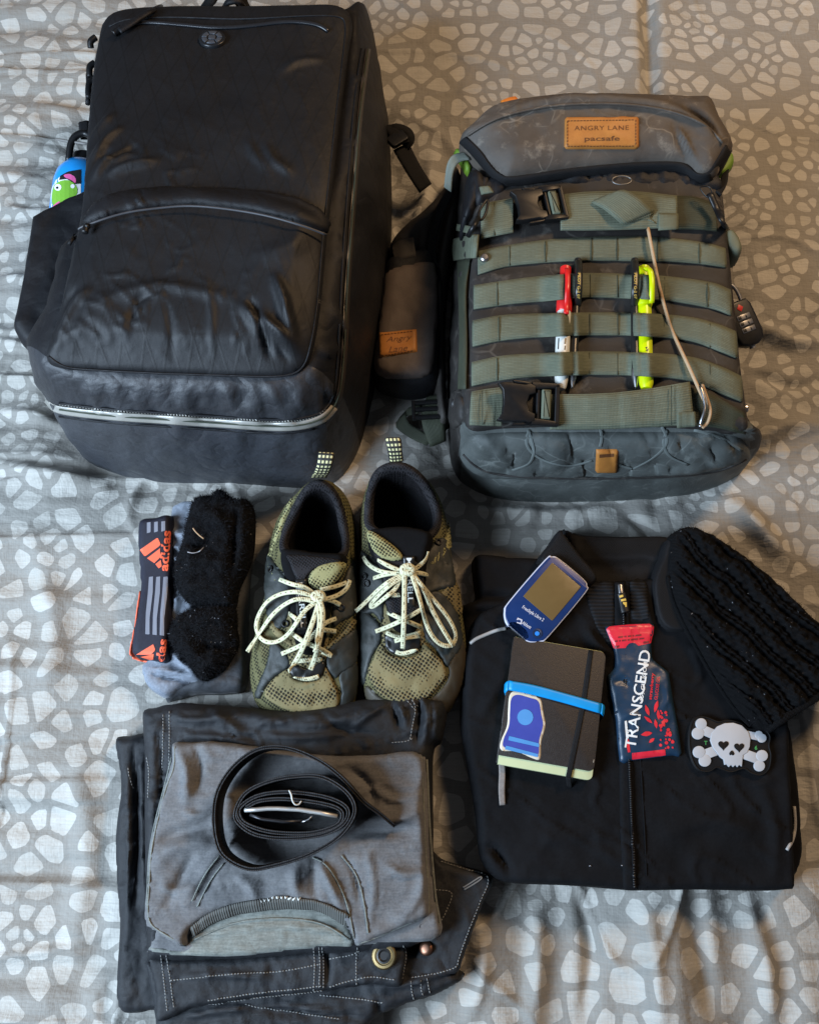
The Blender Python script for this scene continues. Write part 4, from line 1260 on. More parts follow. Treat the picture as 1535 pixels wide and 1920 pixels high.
cord_on('flap_piping', BP, [(812, 486), (824, 510), (828, 600), (824, 690)], 0.002, M_black_web, pouch, lift=0.004)
ptag = patch('leather_label', [(710, 624), (781, 617), (782, 660), (712, 671)], BP2, 0.003, M_leather, pouch, res=4, edge=4)
BPT = bvh_of(ptag)
text_on('stamp_lettering', 'Angry', BPT, (748, 636), -6, 13, M_burn, ptag, width=50, shear=0.4, lift=0.0003)
text_on('stamp_lettering', 'Lane', BPT, (746, 654), -6, 11, M_burn, ptag, width=36, shear=0.4, lift=0.0003)
dash('label_stitching', BPT, [(715, 628), (778, 621)], M_burn, ptag, 6, 4)
dash('label_stitching', BPT, [(716, 667), (778, 657)], M_burn, ptag, 6, 4)
flatband('pouch_loop', [P(735, 462, .05), P(752, 450, .055), P(775, 446, .055)], [P(742, 498, .05), P(758, 488, .055), P(780, 484, .055)], 0.003, M_strapcloth, pouch)

# ------------------------------------------------------------------ pens in the webbing
def pen_frame(x0, y0, x1, y1, l0, l1):
    a, n = hit(BR0, x0, y0); b, n2 = hit(BR0, x1, y1)
    a = lifted(x0, y0, a, n, l0); b = lifted(x1, y1, b, n2, l1)
    d = (b - a) / np.linalg.norm(b - a); n = np.array([0, 0, 1.0]); n = n - d * (n @ d)
    return frame(a, b - a, n), np.linalg.norm(b - a)
M_dsteel = plain('dull_wire', (0.16, 0.16, 0.165), 0.45, metal=1.0)
M_red = plain('red_plastic', L(206, 34, 34), 0.35)
M_white = plain('white_plastic', L(205, 206, 200), 0.4)
M_ylw = plain('neon_yellow_plastic', L(196, 214, 0), 0.35)
M_penblk = plain('pen_black', (0.012, 0.012, 0.012), 0.35)
M_gold = plain('gold_print', L(190, 160, 80), 0.5)
mk = thing('marker_pen', 'red capped marker pen with white barrel tucked behind the webbing', 'marker', P(1057, 610, .15))
f, Ln = pen_frame(1060, 500, 1051, 730, .009, .009)
lathe('barrel', [(.30 * Ln, .0060), (.37 * Ln, .0074), (.40 * Ln, .0080), (.84 * Ln, .0080), (.92 * Ln, .0074), (.985 * Ln, .0058), (Ln, .0042)], M_white, mk, f, 18)
mcap = lathe('cap', [(0, .004), (.012 * Ln, .0062), (.2 * Ln, .0070), (.25 * Ln, .0086), (.38 * Ln, .0088), (.385 * Ln, .0082)], M_red, mk, f, 18)
cord_on('clip', BR0, [(1063, 504, .018), (1064, 525, .025), (1063, 555, .026), (1061, 588, .020)], 0.0030, M_red, mcap, flat=.5)
shape_on('barrel_print', [[(1058, 634), (1061, 634), (1060, 645), (1057, 645)], [(1058, 648), (1060, 648), (1059, 656), (1057, 656)], [(1046, 634), (1048, 634), (1047, 655), (1045, 655)]], bvh_of(mk.children[0]), M_penblk, mk.children[0], lift=.0002, res=1.2)
hl = thing('highlighter_pen', 'neon yellow highlighter with long clip tucked behind the webbing', 'highlighter', P(1210, 610, .15))
f, Ln = pen_frame(1206, 500, 1211, 729, .009, .009)
hb = lathe('barrel', [(.3 * Ln, .0074), (.36 * Ln, .0074), (.38 * Ln, .0076), (.86 * Ln, .0076), (.88 * Ln, .0081), (.96 * Ln, .0076), (Ln, .0056)], M_ylw, hl, f, 18)
hc = lathe('cap', [(0, .004), (.01 * Ln, .0068), (.2 * Ln, .0072), (.25 * Ln, .0088), (.32 * Ln, .0088), (.335 * Ln, .0080)], M_ylw, hl, f, 18)
cord_on('clip', BR0, [(1208, 506, .017), (1213, 503, .022), (1220, 510, .025), (1222, 535, .026), (1221, 568, .021)], 0.0032, M_ylw, hc, flat=.6)
shape_on('barrel_print', [[(1209, 651), (1214, 650), (1211, 655)], [(1209, 657), (1214, 659), (1215, 653)]], bvh_of(hb), M_penblk, hb, lift=.0002, res=1.2)
for (x0, x1, ty, lab) in ((1084, 1072, 500, 'black pen with gold print beside the red capped marker'), (1190, 1191, 500, 'black pen with gold print beside the yellow highlighter')):
    pn = thing('ballpoint_pen', lab, 'pen', P(x0, 610, .15), 'black pens in the webbing')
    f, Ln = pen_frame(x0 - 1, 486, x1, 729, .007, .007)
    lathe('barrel', [(0, .0038), (.02 * Ln, .0048), (.8 * Ln, .005), (.9 * Ln, .0046), (.97 * Ln, .002), (Ln, .0008)], M_penblk, pn, f, 14)
    lathe('tip', [(.86 * Ln, .0050), (.90 * Ln, .0049), (.96 * Ln, .0026), (.99 * Ln, .0012)], M_steel, pn, f, 14)
    c = cord_on('clip', BR0, [(x0, 490, .012), (x0 + 1, 512, .022), (x0, 545, .023), (x0 - 2, 574, .013)], 0.0042, M_penblk, pn, flat=.5)
    text_on('clip_print', 'PILOT G-2 07', bvh_of(c), (x0 + 0.5, 536), 92 if x0 < 1100 else 90, 5.0, M_gold, c, width=48, bold=.02, lift=.0003)

# ------------------------------------------------------------------ combination padlock
pl = thing('combination_padlock', 'small black three dial combination padlock hooked on the right of the rucksack', 'padlock', P(1390, 600, .1))
c0 = P(1391, 606, .13); up = np.array([.15, -.25, 1.0])
f = frame(c0, P(1412, 650, .125) - P(1370, 566, .135), up)
pbody = slab('lock_body', [(-.026, -.0125), (-.018, -.0165), (.014, -.0175), (.024, -.015), (.029, -.006), (.029, .006), (.024, .015), (.014, .0175), (-.018, .0165), (-.026, .0125)], -.007, .007, M_black_plastic, pl, .003, f)
for k in range(3):
    x = -.006 + k * .0078
    d = slab('dial', [(x - .003, -.0085), (x + .003, -.0085), (x + .003, .0085), (x - .003, .0085)], .006, .0078, M_steel, pl, .0006, f)
    slab('dial_mark', [(x - .002, -.0075), (x + .002, -.0075), (x + .002, -.0035), (x - .002, -.0035)], .0074, .0081, M_penblk, d, .0002, f)
    slab('dial_mark', [(x - .0022, .002), (x + .0022, .002), (x + .0022, .0035), (x - .0022, .0035)], .0074, .0081, M_penblk, d, .0002, f)
slab('red_emblem', [(-.0215, 0), (-.017, -.0042), (-.0125, 0), (-.017, .0042)], .006, .0075, plain('lock_red', L(190, 40, 36), 0.4), pl, .0003, f)
lathe('release_stud', [(.028, .0035), (.0315, .0035), (.032, .002)], M_steel, pl, f, 12)
q = lambda a, b, c=0.0: f(np.array([a, b, c]))
tube('shackle', [q(-.02, -.009), q(-.034, -.0095), q(-.046, -.006), q(-.049, .001), q(-.044, .007), q(-.034, .0095), q(-.02, .009)], 0.0022, M_steel, pl, sub=6)
# ------------------------------------------------------------------ pair of trail shoes
def mesh_knit(name, c1, c2, sc=270.0, hole=(0.012, 0.011, 0.008), rot=0.6):
    t = NT(name); c = t.coord()
    m = t.mapping(c, (1, 1, 0.4), (0, 0, rot))
    v = t.add('ShaderNodeTexVoronoi', feature='F1'); v.inputs['Scale'].default_value = sc; v.inputs['Randomness'].default_value = 0.15
    t.link(m, v.inputs['Vector'])
    h = t.ramp(v.outputs['Distance'], [(0.27, (0, 0, 0)), (0.46, (1, 1, 1))])
    n = t.noise(c, 40, 3)
    col = t.mix(h, hole, t.mix(n, c1, c2))
    t.set(color=col, rough=0.75, normal=t.bump(h, 0.7, 0.0012), spec=0.2)
    return t.m
M_kh = mesh_knit('khaki_air_mesh', L(104, 95, 66), L(134, 122, 86))
M_kh2 = mesh_knit('yellow_air_mesh', L(128, 125, 86), L(158, 154, 110), 320)
M_blkmesh = mesh_knit('black_air_mesh', L(26, 25, 27), L(42, 40, 43), 380, (0.004, 0.004, 0.005))
M_lining = fabric('black_shoe_lining', (0.004, 0.004, 0.0045), rough=0.95, spec=0.1, weave=2600, bump=0.3)
M_ovl = plain('dark_green_synthetic', L(36, 40, 38), 0.6, bump=0.25, scale=420, var=0.2)
M_ovlb = plain('brown_synthetic', L(58, 52, 40), 0.6, bump=0.25, scale=420, var=0.2)
M_upm = mesh_knit('olive_side_mesh', L(78, 76, 50), L(102, 98, 66), 340)
M_olive = fabric('olive_side_cloth', L(60, 60, 40), L(82, 82, 54), rough=0.8, weave=1500, bump=0.5)
M_sole = plain('tan_rubber', L(96, 78, 50), 0.65, bump=0.3, scale=300)
M_soled = plain('dark_rubber', L(36, 33, 27), 0.7, bump=0.3, scale=300)
def lace_mat():
    t = NT('flecked_lace'); uv = t.coord('UV'); c = t.coord()
    m = t.mapping(uv, (95, 4, 1))
    br = t.add('ShaderNodeTexBrick'); t.link(m, br.inputs['Vector'])
    w = t.wave(t.mapping(uv, (1, 0, 0)), 34, 'X', 0.0)
    w2 = t.wave(t.mapping(uv, (0, 1, 0)), 0.64, 'Y', 0.0)
    fl = t.math('MULTIPLY', t.ramp(w, [(0.70, (0, 0, 0)), (0.78, (1, 1, 1))]), t.ramp(w2, [(0.93, (0, 0, 0)), (0.97, (1, 1, 1))]))
    n = t.noise(c, 90, 3)
    col = t.mix(n, L(186, 183, 150), L(214, 211, 180))
    col = t.mix(fl, col, L(110, 100, 72))
    tw = t.wave(t.mapping(uv, (1, 0.006, 0)), 240, 'DIAGONAL', 0.2)
    t.set(color=col, rough=0.75, normal=t.bump(tw, 0.5, 0.0006), spec=0.25)
    return t.m
M_lace = lace_mat()

def shoe(name, label, sil, opening, zc_heel=0.098, zc_front=0.082, side=1):
    """sil: outline of the upper seen from above (heel first, clockwise); opening: mouth outline, same order"""
    S = thing(name, label, 'shoe', P(np.mean([p[0] for p in sil]), np.mean([p[1] for p in sil]), 0), 'pair of trail shoes')
    N = 180
    sil = np.array(sil, float); op = np.array(opening, float)
    ymax = sil[:, 1].max(); ymin = sil[:, 1].min()
    # widest outline lies low; the heel end is seen at the height of the collar
    u = (sil[:, 1] - ymin) / (ymax - ymin)
    zs = 0.036 + 0.052 * ss(0.22, 0.0, u)
    so = PA(sil, zs); so[:, 2] = 0.034
    uo = (op[:, 1] - op[:, 1].min()) / np.ptp(op[:, 1])
    zo = zc_heel - 0.022 * np.sin(np.pi * np.clip(uo * 0.95, 0, 1)) - (zc_heel - zc_front) * uo
    oo = PA(op, zo)
    so = resample(crm(so, 8), N); oo = resample(crm(oo, 8), N)
    # pair points by angle about a moving centre: align starts at the heel and share by arc
    R = []
    c = so.mean(0)
    sole = so.copy(); sole[:, :2] = c[:2] + (so[:, :2] - c[:2]) * 0.985
    for z, k in ((-0.008, 0.93), (-0.004, 0.985), (0.010, 1.0), (0.022, 1.0)):
        q = so.copy(); q[:, :2] = c[:2] + (so[:, :2] - c[:2]) * k; q[:, 2] = z; R.append(q)
    nsole = len(R)
    K = 26
    for k in range(K + 1):
        t = k / K
        f = 1 - (1 - t ** 1.15) ** 1.0
        q = so * (1 - f) + oo * f
        # the upper swells before it closes in: full toe box, steep heel
        run = np.linalg.norm(so[:, :2] - oo[:, :2], axis=1)
        pw = np.interp(run, [0.0, 0.03, 0.10, 0.2], [1.0, 0.75, 0.42, 0.36])
        q[:, 2] = 0.022 + (oo[:, 2] - 0.022) * (t ** pw)
        bul = 0.006 * math.sin(math.pi * t) * np.interp(run, [0, .03, .1], [1, .8, .2])
        d = so[:, :2] - oo[:, :2]; d /= np.linalg.norm(d, axis=1)[:, None] + 1e-9
        q[:, :2] += d * bul[:, None]
        R.append(q)
    oc = oo.mean(0)
    def inner(dx, z):
        q = oo.copy(); d = oc[:2] - oo[:, :2]; L_ = np.linalg.norm(d, axis=1)[:, None]
        q[:, :2] = oo[:, :2] + d / L_ * np.minimum(dx, L_ * 0.9); q[:, 2] = oo[:, 2] + z; return q
    for dx, z in ((0.003, 0.0035), (0.006, 0.004), (0.009, 0.001), (0.011, -0.006)):
        R.append(inner(dx, z))
    ncol = len(R)
    for s_, zz in ((0.010, 0.040), (0.012, 0.022), (0.016, 0.016)):
        q = inner(s_, 0); q[:, 2] = zz; R.append(q)
    R = np.array(R); px, py = proj(R)
    wr = np.zeros(px.shape)
    wr[nsole:nsole + K] = 0.0022 * fbm(px[nsole:nsole + K] / 16, py[nsole:nsole + K] / 12, 3)
    R[..., 2] += wr
    def sub(nm, a, b, mat, cap=False):
        V = R[a:b + 1].reshape(-1, 3); Fc = []
        for k in range(b - a):
            for i in range(N):
                j = (i + 1) % N
                Fc.append([k * N + i, (k + 1) * N + i, (k + 1) * N + j, k * N + j])
        if cap:
            V = np.vstack([V, V[(b - a) * N:].mean(0)[None]]); o = len(V) - 1
            for i in range(N): Fc.append([(b - a) * N + i, o, (b - a) * N + (i + 1) % N])
        return mesh(nm, V, Fc, mat, S)
    sub('sole', 0, nsole, M_sole)
    up = sub('upper', nsole, nsole + K, M_upm)
    col = sub('collar', nsole + K, ncol, M_blkmesh)
    lin = sub('lining', ncol - 1, len(R) - 1, M_lining, True)
    return S, up, col, lin

# ---- right shoe
SR_sil = [(742, 857), (770, 862), (799, 883), (815, 908), (829, 940), (840, 984), (847, 1039), (855, 1094), (866, 1148), (874, 1203), (874, 1244), (866, 1285), (852, 1318), (825, 1348), (780, 1362), (730, 1358), (695, 1332), (680, 1290), (675, 1230), (673, 1148), (675, 1094), (675, 1039), (672, 998), (675, 960), (684, 910), (698, 874), (718, 861)]
SR_op = [(743, 866), (765, 870), (786, 884), (806, 908), (822, 940), (828, 968), (824, 994), (808, 1012), (786, 1022), (768, 1026), (745, 1022), (720, 1012), (697, 1000), (684, 985), (682, 960), (686, 920), (700, 886), (720, 870)]
shR, upR, colR, linR = shoe('trail_shoe', 'right of the two khaki trail shoes, lace knot centred, heel loop upright', SR_sil, SR_op)
BSR = bvh_of(upR, colR)
# ---- left shoe
SL_sil = [(596, 889), (618, 893), (636, 905), (652, 930), (662, 965), (669, 1011), (671, 1080), (670, 1148), (671, 1203), (672, 1258), (668, 1306), (650, 1338), (610, 1354), (560, 1356), (510, 1346), (480, 1322), (468, 1285), (470, 1230), (486, 1175), (495, 1121), (498, 1066), (504, 1017), (518, 973), (540, 930), (560, 905), (578, 893)]
SL_op = [(598, 899), (616, 905), (632, 922), (644, 950), (652, 985), (656, 1015), (652, 1040), (636, 1052), (614, 1058), (592, 1060), (570, 1056), (546, 1048), (526, 1036), (524, 1014), (534, 980), (550, 945), (566, 918), (582, 903)]
shL, upL, colL, linL = shoe('trail_shoe', 'left of the two khaki trail shoes, laces looped out over its left side', SL_sil, SL_op)
BSL = bvh_of(upL, colL)

def panels(S, b, defs):
    out = {}
    for nm, mat, lift, edge, pts in defs:
        o = patch(nm, pts, b, lift, mat, S, res=3.2, edge=edge, sub=3, z=.04)
        out.setdefault(nm, o)
    return out
# right shoe skin
pR = panels(shR, BSR, [
    ('toe_mesh', M_kh, 0.0038, 5, [(716, 1204), (730, 1226), (760, 1232), (786, 1226), (794, 1204), (815, 1224), (832, 1246), (836, 1268), (822, 1288), (800, 1310), (760, 1318), (722, 1310), (702, 1288), (690, 1262), (700, 1234)]),
    ('toe_overlay', M_ovlb, 0.0018, 4, [(834, 1235), (852, 1200), (868, 1200), (874, 1240), (866, 1284), (850, 1318), (826, 1346), (780, 1360), (735, 1357), (702, 1338), (684, 1300), (690, 1285), (712, 1306), (750, 1322), (790, 1320), (818, 1302), (836, 1280), (842, 1258)]),
    ('side_overlay', M_ovl, 0.0028, 4, [(796, 1120), (822, 1108), (852, 1140), (864, 1180), (866, 1210), (846, 1240), (836, 1250), (820, 1222), (798, 1198), (790, 1170)]),
    ('side_overlay', M_ovl, 0.0028, 4, [(676, 1150), (690, 1148), (712, 1170), (716, 1200), (702, 1224), (690, 1256), (680, 1290), (676, 1250)]),
    ('eyestay', M_ovl, 0.0030, 4, [(794, 1042), (822, 1010), (838, 1016), (850, 1070), (852, 1100), (826, 1106), (800, 1120), (792, 1160), (786, 1120), (790, 1080)]),
    ('eyestay', M_ovl, 0.0030, 4, [(676, 1040), (690, 1040), (716, 1060), (726, 1090), (722, 1140), (716, 1168), (700, 1150), (676, 1146)]),
    ('side_mesh', M_kh, 0.0022, 3, [(822, 1116), (856, 1092), (866, 1140), (860, 1156), (840, 1130)]),
    ('ankle_mesh', M_kh2, 0.0030, 3, [(804, 1052), (826, 1024), (838, 1000), (840, 975), (846, 1010), (842, 1034), (812, 1062)]),
    ('throat', M_kh, 0.0020, 3, [(722, 1120), (792, 1120), (796, 1160), (796, 1200), (786, 1224), (760, 1230), (730, 1224), (716, 1200), (718, 1160)]),
    ('lace_anchor', M_penblk, 0.0045, 4, [(720, 1196), (728, 1186), (756, 1196), (784, 1186), (790, 1196), (788, 1216), (772, 1228), (740, 1228), (724, 1216)])])
pL = panels(shL, BSL, [
    ('toe_mesh', M_kh, 0.0038, 5, [(542, 1254), (552, 1272), (578, 1278), (602, 1272), (610, 1250), (624, 1274), (634, 1300), (632, 1326), (610, 1340), (560, 1338), (520, 1322), (496, 1302), (508, 1278), (526, 1262)]),
    ('toe_overlay', M_ovl, 0.0018, 4, [(636, 1262), (664, 1240), (671, 1260), (667, 1304), (648, 1336), (634, 1330), (640, 1300)]),
    ('side_overlay', M_ovl, 0.0028, 4, [(510, 1200), (530, 1215), (545, 1238), (540, 1254), (520, 1266), (500, 1286), (488, 1310), (478, 1300), (498, 1250), (504, 1225)]),
    ('side_overlay', M_ovl, 0.0028, 4, [(616, 1215), (648, 1190), (668, 1180), (668, 1240), (640, 1262), (628, 1272), (612, 1248)]),
    ('eyestay', M_ovl, 0.0030, 4, [(500, 1040), (520, 1062), (540, 1085), (548, 1120), (540, 1160), (524, 1180), (506, 1168), (497, 1120)]),
    ('eyestay', M_ovl, 0.0030, 4, [(634, 1110), (650, 1070), (666, 1050), (669, 1110), (666, 1150), (640, 1166), (624, 1176), (622, 1140)]),
    ('side_mesh', M_kh, 0.0032, 3, [(502, 1168), (514, 1162), (520, 1176), (548, 1200), (546, 1212), (520, 1196)]),
    ('side_mesh', M_kh, 0.0032, 3, [(612, 1210), (640, 1186), (664, 1160), (662, 1180), (640, 1200), (614, 1220)]),
    ('ankle_mesh', M_kh2, 0.0030, 3, [(546, 936), (528, 972), (515, 1010), (505, 1040), (504, 1066), (516, 1094), (526, 1098), (512, 1064), (508, 1040), (524, 1000), (536, 966), (550, 940)]),
    ('throat', M_kh, 0.0020, 3, [(540, 1150), (616, 1150), (616, 1200), (612, 1240), (600, 1270), (576, 1276), (552, 1268), (540, 1244), (540, 1200)]),
    ('lace_anchor', M_penblk, 0.0045, 4, [(541, 1252), (548, 1242), (576, 1252), (604, 1238), (610, 1246), (606, 1264), (594, 1274), (560, 1274), (546, 1266)])])

def tongue(S, body, ylw, padn, b, lab, txt_a, txt_b, pos, ang, za):
    t1 = soft('tongue', body, za - 0.03, 0.036, 0.008, M_lining, S, res=0.003, bottom=za - 0.05, tuck=0, edge=0.5, fn=lambda x, y, d: 0.01 * ss(body[0][1] + 90, body[0][1], y) - 0.004)
    BT = bvh_of(t1)
    patch('tongue_mesh', padn, BT, 0.002, M_blkmesh, t1, res=3, edge=5, sub=3, z=za)
    patch('tongue_pad', ylw, BT, 0.005, M_kh2, t1, res=3, edge=10, sub=3, z=za)
    lb = patch('tongue_label', lab, BT, 0.004, M_penblk, t1, res=3, edge=3, z=za)
    BLb = bvh_of(lb)
    for (s, p, h, w) in pos:
        text_on('label_lettering', s, BLb, p, ang, h, M_white, lb, width=w, bold=.01, lift=.0004, z=za)
    return t1
tR = tongue(shR, [(692, 1000), (720, 994), (760, 992), (800, 1000), (812, 1014), (800, 1060), (796, 1130), (780, 1180), (740, 1180), (722, 1130), (712, 1070), (692, 1030)], [(690, 996), (702, 998), (734, 1020), (754, 1040), (752, 1050), (730, 1052), (708, 1040), (694, 1016)], [(700, 1030), (740, 1050), (790, 1060), (786, 1150), (730, 1150), (718, 1080)], BSR,
    [(754, 1042), (778, 1042), (779, 1140), (757, 1140)], '', '', [('MERRELL', (768, 1088), 10, 84)], 88, 0.088)
tL = tongue(shL, [(530, 1034), (560, 1034), (600, 1040), (648, 1044), (646, 1070), (626, 1110), (616, 1170), (600, 1220), (560, 1220), (546, 1160), (540, 1100), (528, 1060)], [(578, 1084), (590, 1066), (612, 1056), (646, 1054), (640, 1074), (622, 1096), (600, 1106), (582, 1098)], [(540, 1040), (600, 1044), (640, 1052), (590, 1066), (566, 1094), (552, 1078), (544, 1056)], BSL,
    [(553, 1086), (576, 1084), (578, 1182), (556, 1184)], '', '', [('MERRELL', (566, 1134), 10, 84)], 85, 0.086)

def lace(S, b, pts, r=0.0025, nm='lace', flat=0.38):
    H_, N_ = on(b, pts, 0.003, 7, .06)
    for _ in range(10):
        H_[1:-1] = (H_[:-2] + 2 * H_[1:-1] + H_[2:]) / 4
    return tube(nm, H_, r, M_lace, S, 10, False, flat, smooth_n(N_, 12))
BTR = bvh_of(upR, colR, tR, pR['throat'], pR['lace_anchor'], *[o for o in shR.children if o.name.startswith(('eyestay', 'side_'))])
BTL = bvh_of(upL, colL, tL, pL['throat'], pL['lace_anchor'], *[o for o in shL.children if o.name.startswith(('eyestay', 'side_'))])
a = 0.004
for pts in ([(681, 1044, a), (692, 1060, .007), (720, 1074, .009), (764, 1076, .012)], [(708, 1050, a), (730, 1062, .006), (764, 1076, .010)], [(803, 1034, .004), (798, 1050, .006), (782, 1064, .009), (766, 1076, .013)],
            [(700, 1084, a), (726, 1076, .006), (764, 1074, .012), (784, 1074, .008), (802, 1078, a)],
            [(725, 1114, a), (740, 1116, .006), (750, 1115, .006)], [(726, 1148, a), (752, 1160, .007), (790, 1176, a)], [(704, 1184, a), (730, 1174, .006), (760, 1160, .009), (784, 1146, .006), (792, 1140, a)], [(724, 1186, a), (750, 1196, .006), (788, 1186, a)], [(740, 1202, .005), (762, 1196, .007), (788, 1192, a)], [(742, 1222, .006), (756, 1226, .007), (782, 1218, .006)]):
    lace(shR, BTR, pts)
# bow of the right shoe
lace(shR, BTR, [(764, 1075, .015), (740, 1084, .016), (715, 1100, .013), (695, 1120, .010), (676, 1138, .008), (667, 1146, .006)], .0025)
lace(shR, BTR, [(764, 1078, .015), (735, 1094, .016), (712, 1114, .014), (694, 1134, .010), (700, 1138, .010), (722, 1120, .014), (740, 1106, .012), (750, 1086, .014)], .0025)
lace(shR, BTR, [(768, 1074, .015), (790, 1096, .016), (812, 1124, .012), (836, 1152, .010), (852, 1180, .008), (854, 1200, .006), (842, 1212, .008), (822, 1206, .010), (806, 1186, .014), (796, 1160, .016), (786, 1120, .018), (772, 1078, .016)], .0025)
lace(shR, BTR, [(772, 1074, .013), (794, 1104, .012), (808, 1140, .013), (828, 1176, .012), (850, 1212, .008)], .0026)
lace(shR, BTR, [(758, 1076, .018), (758, 1110, .014), (757, 1160, .014), (755, 1216, .010)], .0027)
tube('lace_knot', [hit(BTR, 764 + 9 * math.cos(t), 1075 + 6 * math.sin(t))[0] + [0, 0, .016] for t in np.linspace(0, 6.283, 13)[:-1]], .0042, M_lace, shR, closed=True)
for pts in ([(524, 1086, a), (548, 1096, .007), (575, 1102, .008), (598, 1124, .012)], [(656, 1088, .004), (650, 1104, .006), (630, 1118, .008), (600, 1126, .012)], [(600, 1106, .005), (628, 1100, .005), (650, 1092, a)], [(600, 1122, .010), (622, 1126, .008), (638, 1134, a)],
            [(542, 1150, a), (552, 1158, .005), (560, 1164, .006)], [(546, 1186, a), (570, 1204, .007), (600, 1216, .007), (620, 1228, a)], [(528, 1226, a), (556, 1214, .006), (580, 1200, .009), (606, 1170, .007), (630, 1160, a)], [(602, 1180, .006), (616, 1182, .006), (630, 1184, a)], [(604, 1222, a), (612, 1226, .005), (622, 1230, a)], [(553, 1240, .005), (576, 1238, .007), (604, 1236, a)], [(552, 1270, .006), (576, 1274, .007), (598, 1268, .006)]):
    lace(shL, BTL, pts)
lace(shL, BTL, [(597, 1126, .015), (566, 1110, .016), (530, 1112, .012), (500, 1128, .010), (484, 1156, .006), (480, 1182, .003), (494, 1202, .006), (518, 1204, .012), (540, 1190, .015), (558, 1164, .016), (574, 1142, .017), (597, 1126, .016)], .0025)
lace(shL, BTL, [(592, 1128, .018), (560, 1122, .018), (532, 1134, .014), (508, 1156, .010), (490, 1182, .006), (474, 1206, .003), (464, 1222, .001)], .0025)
lace(shL, BTL, [(598, 1128, .016), (592, 1150, .016), (580, 1184, .016), (562, 1228, .014), (542, 1258, .012)], .0028)
lace(shL, BTL, [(600, 1128, .018), (606, 1150, .018), (602, 1190, .016), (592, 1230, .014), (582, 1256, .012)], .0028)
lace(shL, BTL, [(596, 1126, .016), (600, 1170, .019), (590, 1220, .016)], .0025)
tube('lace_knot', [hit(BTL, 599 + 8 * math.cos(t), 1125 + 6 * math.sin(t))[0] + [0, 0, .016] for t in np.linspace(0, 6.283, 13)[:-1]], .0042, M_lace, shL, closed=True)
# side eyelets
for S, b, pts in ((shR, BSR, [(686, 1082), (818, 1018), (690, 1094)]), (shL, BSL, [(512, 1068), (640, 1140), (536, 1170)])):
    for (x, y) in pts:
        c, n = hit(b, x, y)
        f = frame(c, (1, 0, 0), n)
        tube('eyelet', [f(np.array([.0034 * math.cos(t), .0034 * math.sin(t), .0038])) for t in np.linspace(0, 6.283, 13)[:-1]], .0011, M_black_plastic, S, closed=True, seg=6)
# heel loops with woven fleck
def heel_tape():
    t = NT('flecked_heel_tape'); c = t.coord('UV')
    w = t.wave(t.mapping(c, (1, 0, 0)), 62, 'X', 0.0); w2 = t.wave(t.mapping(c, (0, 1, 0)), 1.3, 'Y', 0.0)
    f = t.math('MULTIPLY', t.ramp(w, [(0.45, (0, 0, 0)), (0.55, (1, 1, 1))]), t.ramp(w2, [(0.3, (0, 0, 0)), (0.4, (1, 1, 1))]))
    t.set(color=t.mix(f, (0.012, 0.012, 0.012), L(206, 200, 150)), rough=0.7, normal=t.bump(w, 0.4, 0.0006)); return t.m
M_ht = heel_tape()
flatband('heel_loop', [P(730, 864, .095), P(728, 846, .108), P(723, 830, .115), P(722, 822, .116)], [P(756, 862, .095), P(754, 845, .108), P(753, 830, .115), P(750, 821, .116)], 0.003, M_ht, shR, n=16)
flatband('heel_loop', [P(724, 824, .116), P(726, 840, .104), P(730, 866, .09)], [P(752, 824, .116), P(752, 840, .104), P(754, 866, .09)], 0.002, M_lining, shR, n=10)
flatband('heel_loop', [P(582, 896, .085), P(588, 884, .108), P(594, 868, .124), P(597, 848, .128)], [P(612, 896, .085), P(618, 884, .108), P(624, 868, .124), P(628, 850, .128)], 0.003, M_ht, shL, n=16)
# ------------------------------------------------------------------ folded underwear with a printed waistband
M_uw = fabric('light_grey_jersey', L(98, 104, 115), L(130, 137, 148), rough=0.7, weave=2000, bump=0.3, sheen=0.2, wr=0.25, wrs=50)
M_uwd = fabric('dark_grey_jersey', L(48, 50, 54), L(66, 68, 72), rough=0.75, weave=2000, bump=0.3, sheen=0.1, wr=0.3, wrs=50)
M_navy = fabric('dark_navy_elastic', (0.007, 0.008, 0.016), (0.012, 0.013, 0.026), rough=0.6, weave=2400, bump=0.4)
M_orange = plain('orange_print', L(232, 100, 66), 0.6)
M_silver = plain('grey_print', L(120, 124, 136), 0.5)
uw = thing('folded_underwear', 'folded grey boxer shorts with dark orange lettered waistband left of the shoes', 'underwear', P(370, 1120, 0))
soft('shorts_leg', [(350, 960), (420, 950), (470, 960), (476, 1040), (470, 1100), (466, 1200), (464, 1288), (430, 1302), (370, 1304), (328, 1314), (312, 1308), (320, 1200), (330, 1080)], -0.004, 0.026, 0.010, M_uwd, uw,
     fn=lambda x, y, d: 0.003 * fbm(x / 30, y / 30, 3) + folds(x, y, [([(345, 1290), (400, 1278), (455, 1282)], 5, 0.004), ([(360, 1300), (380, 1270), (390, 1250)], 6, 0.004), ([(440, 1120), (448, 1180), (452, 1240)], 6, 0.004), ([(400, 1290), (430, 1284), (460, 1290)], 4, -0.003)]))
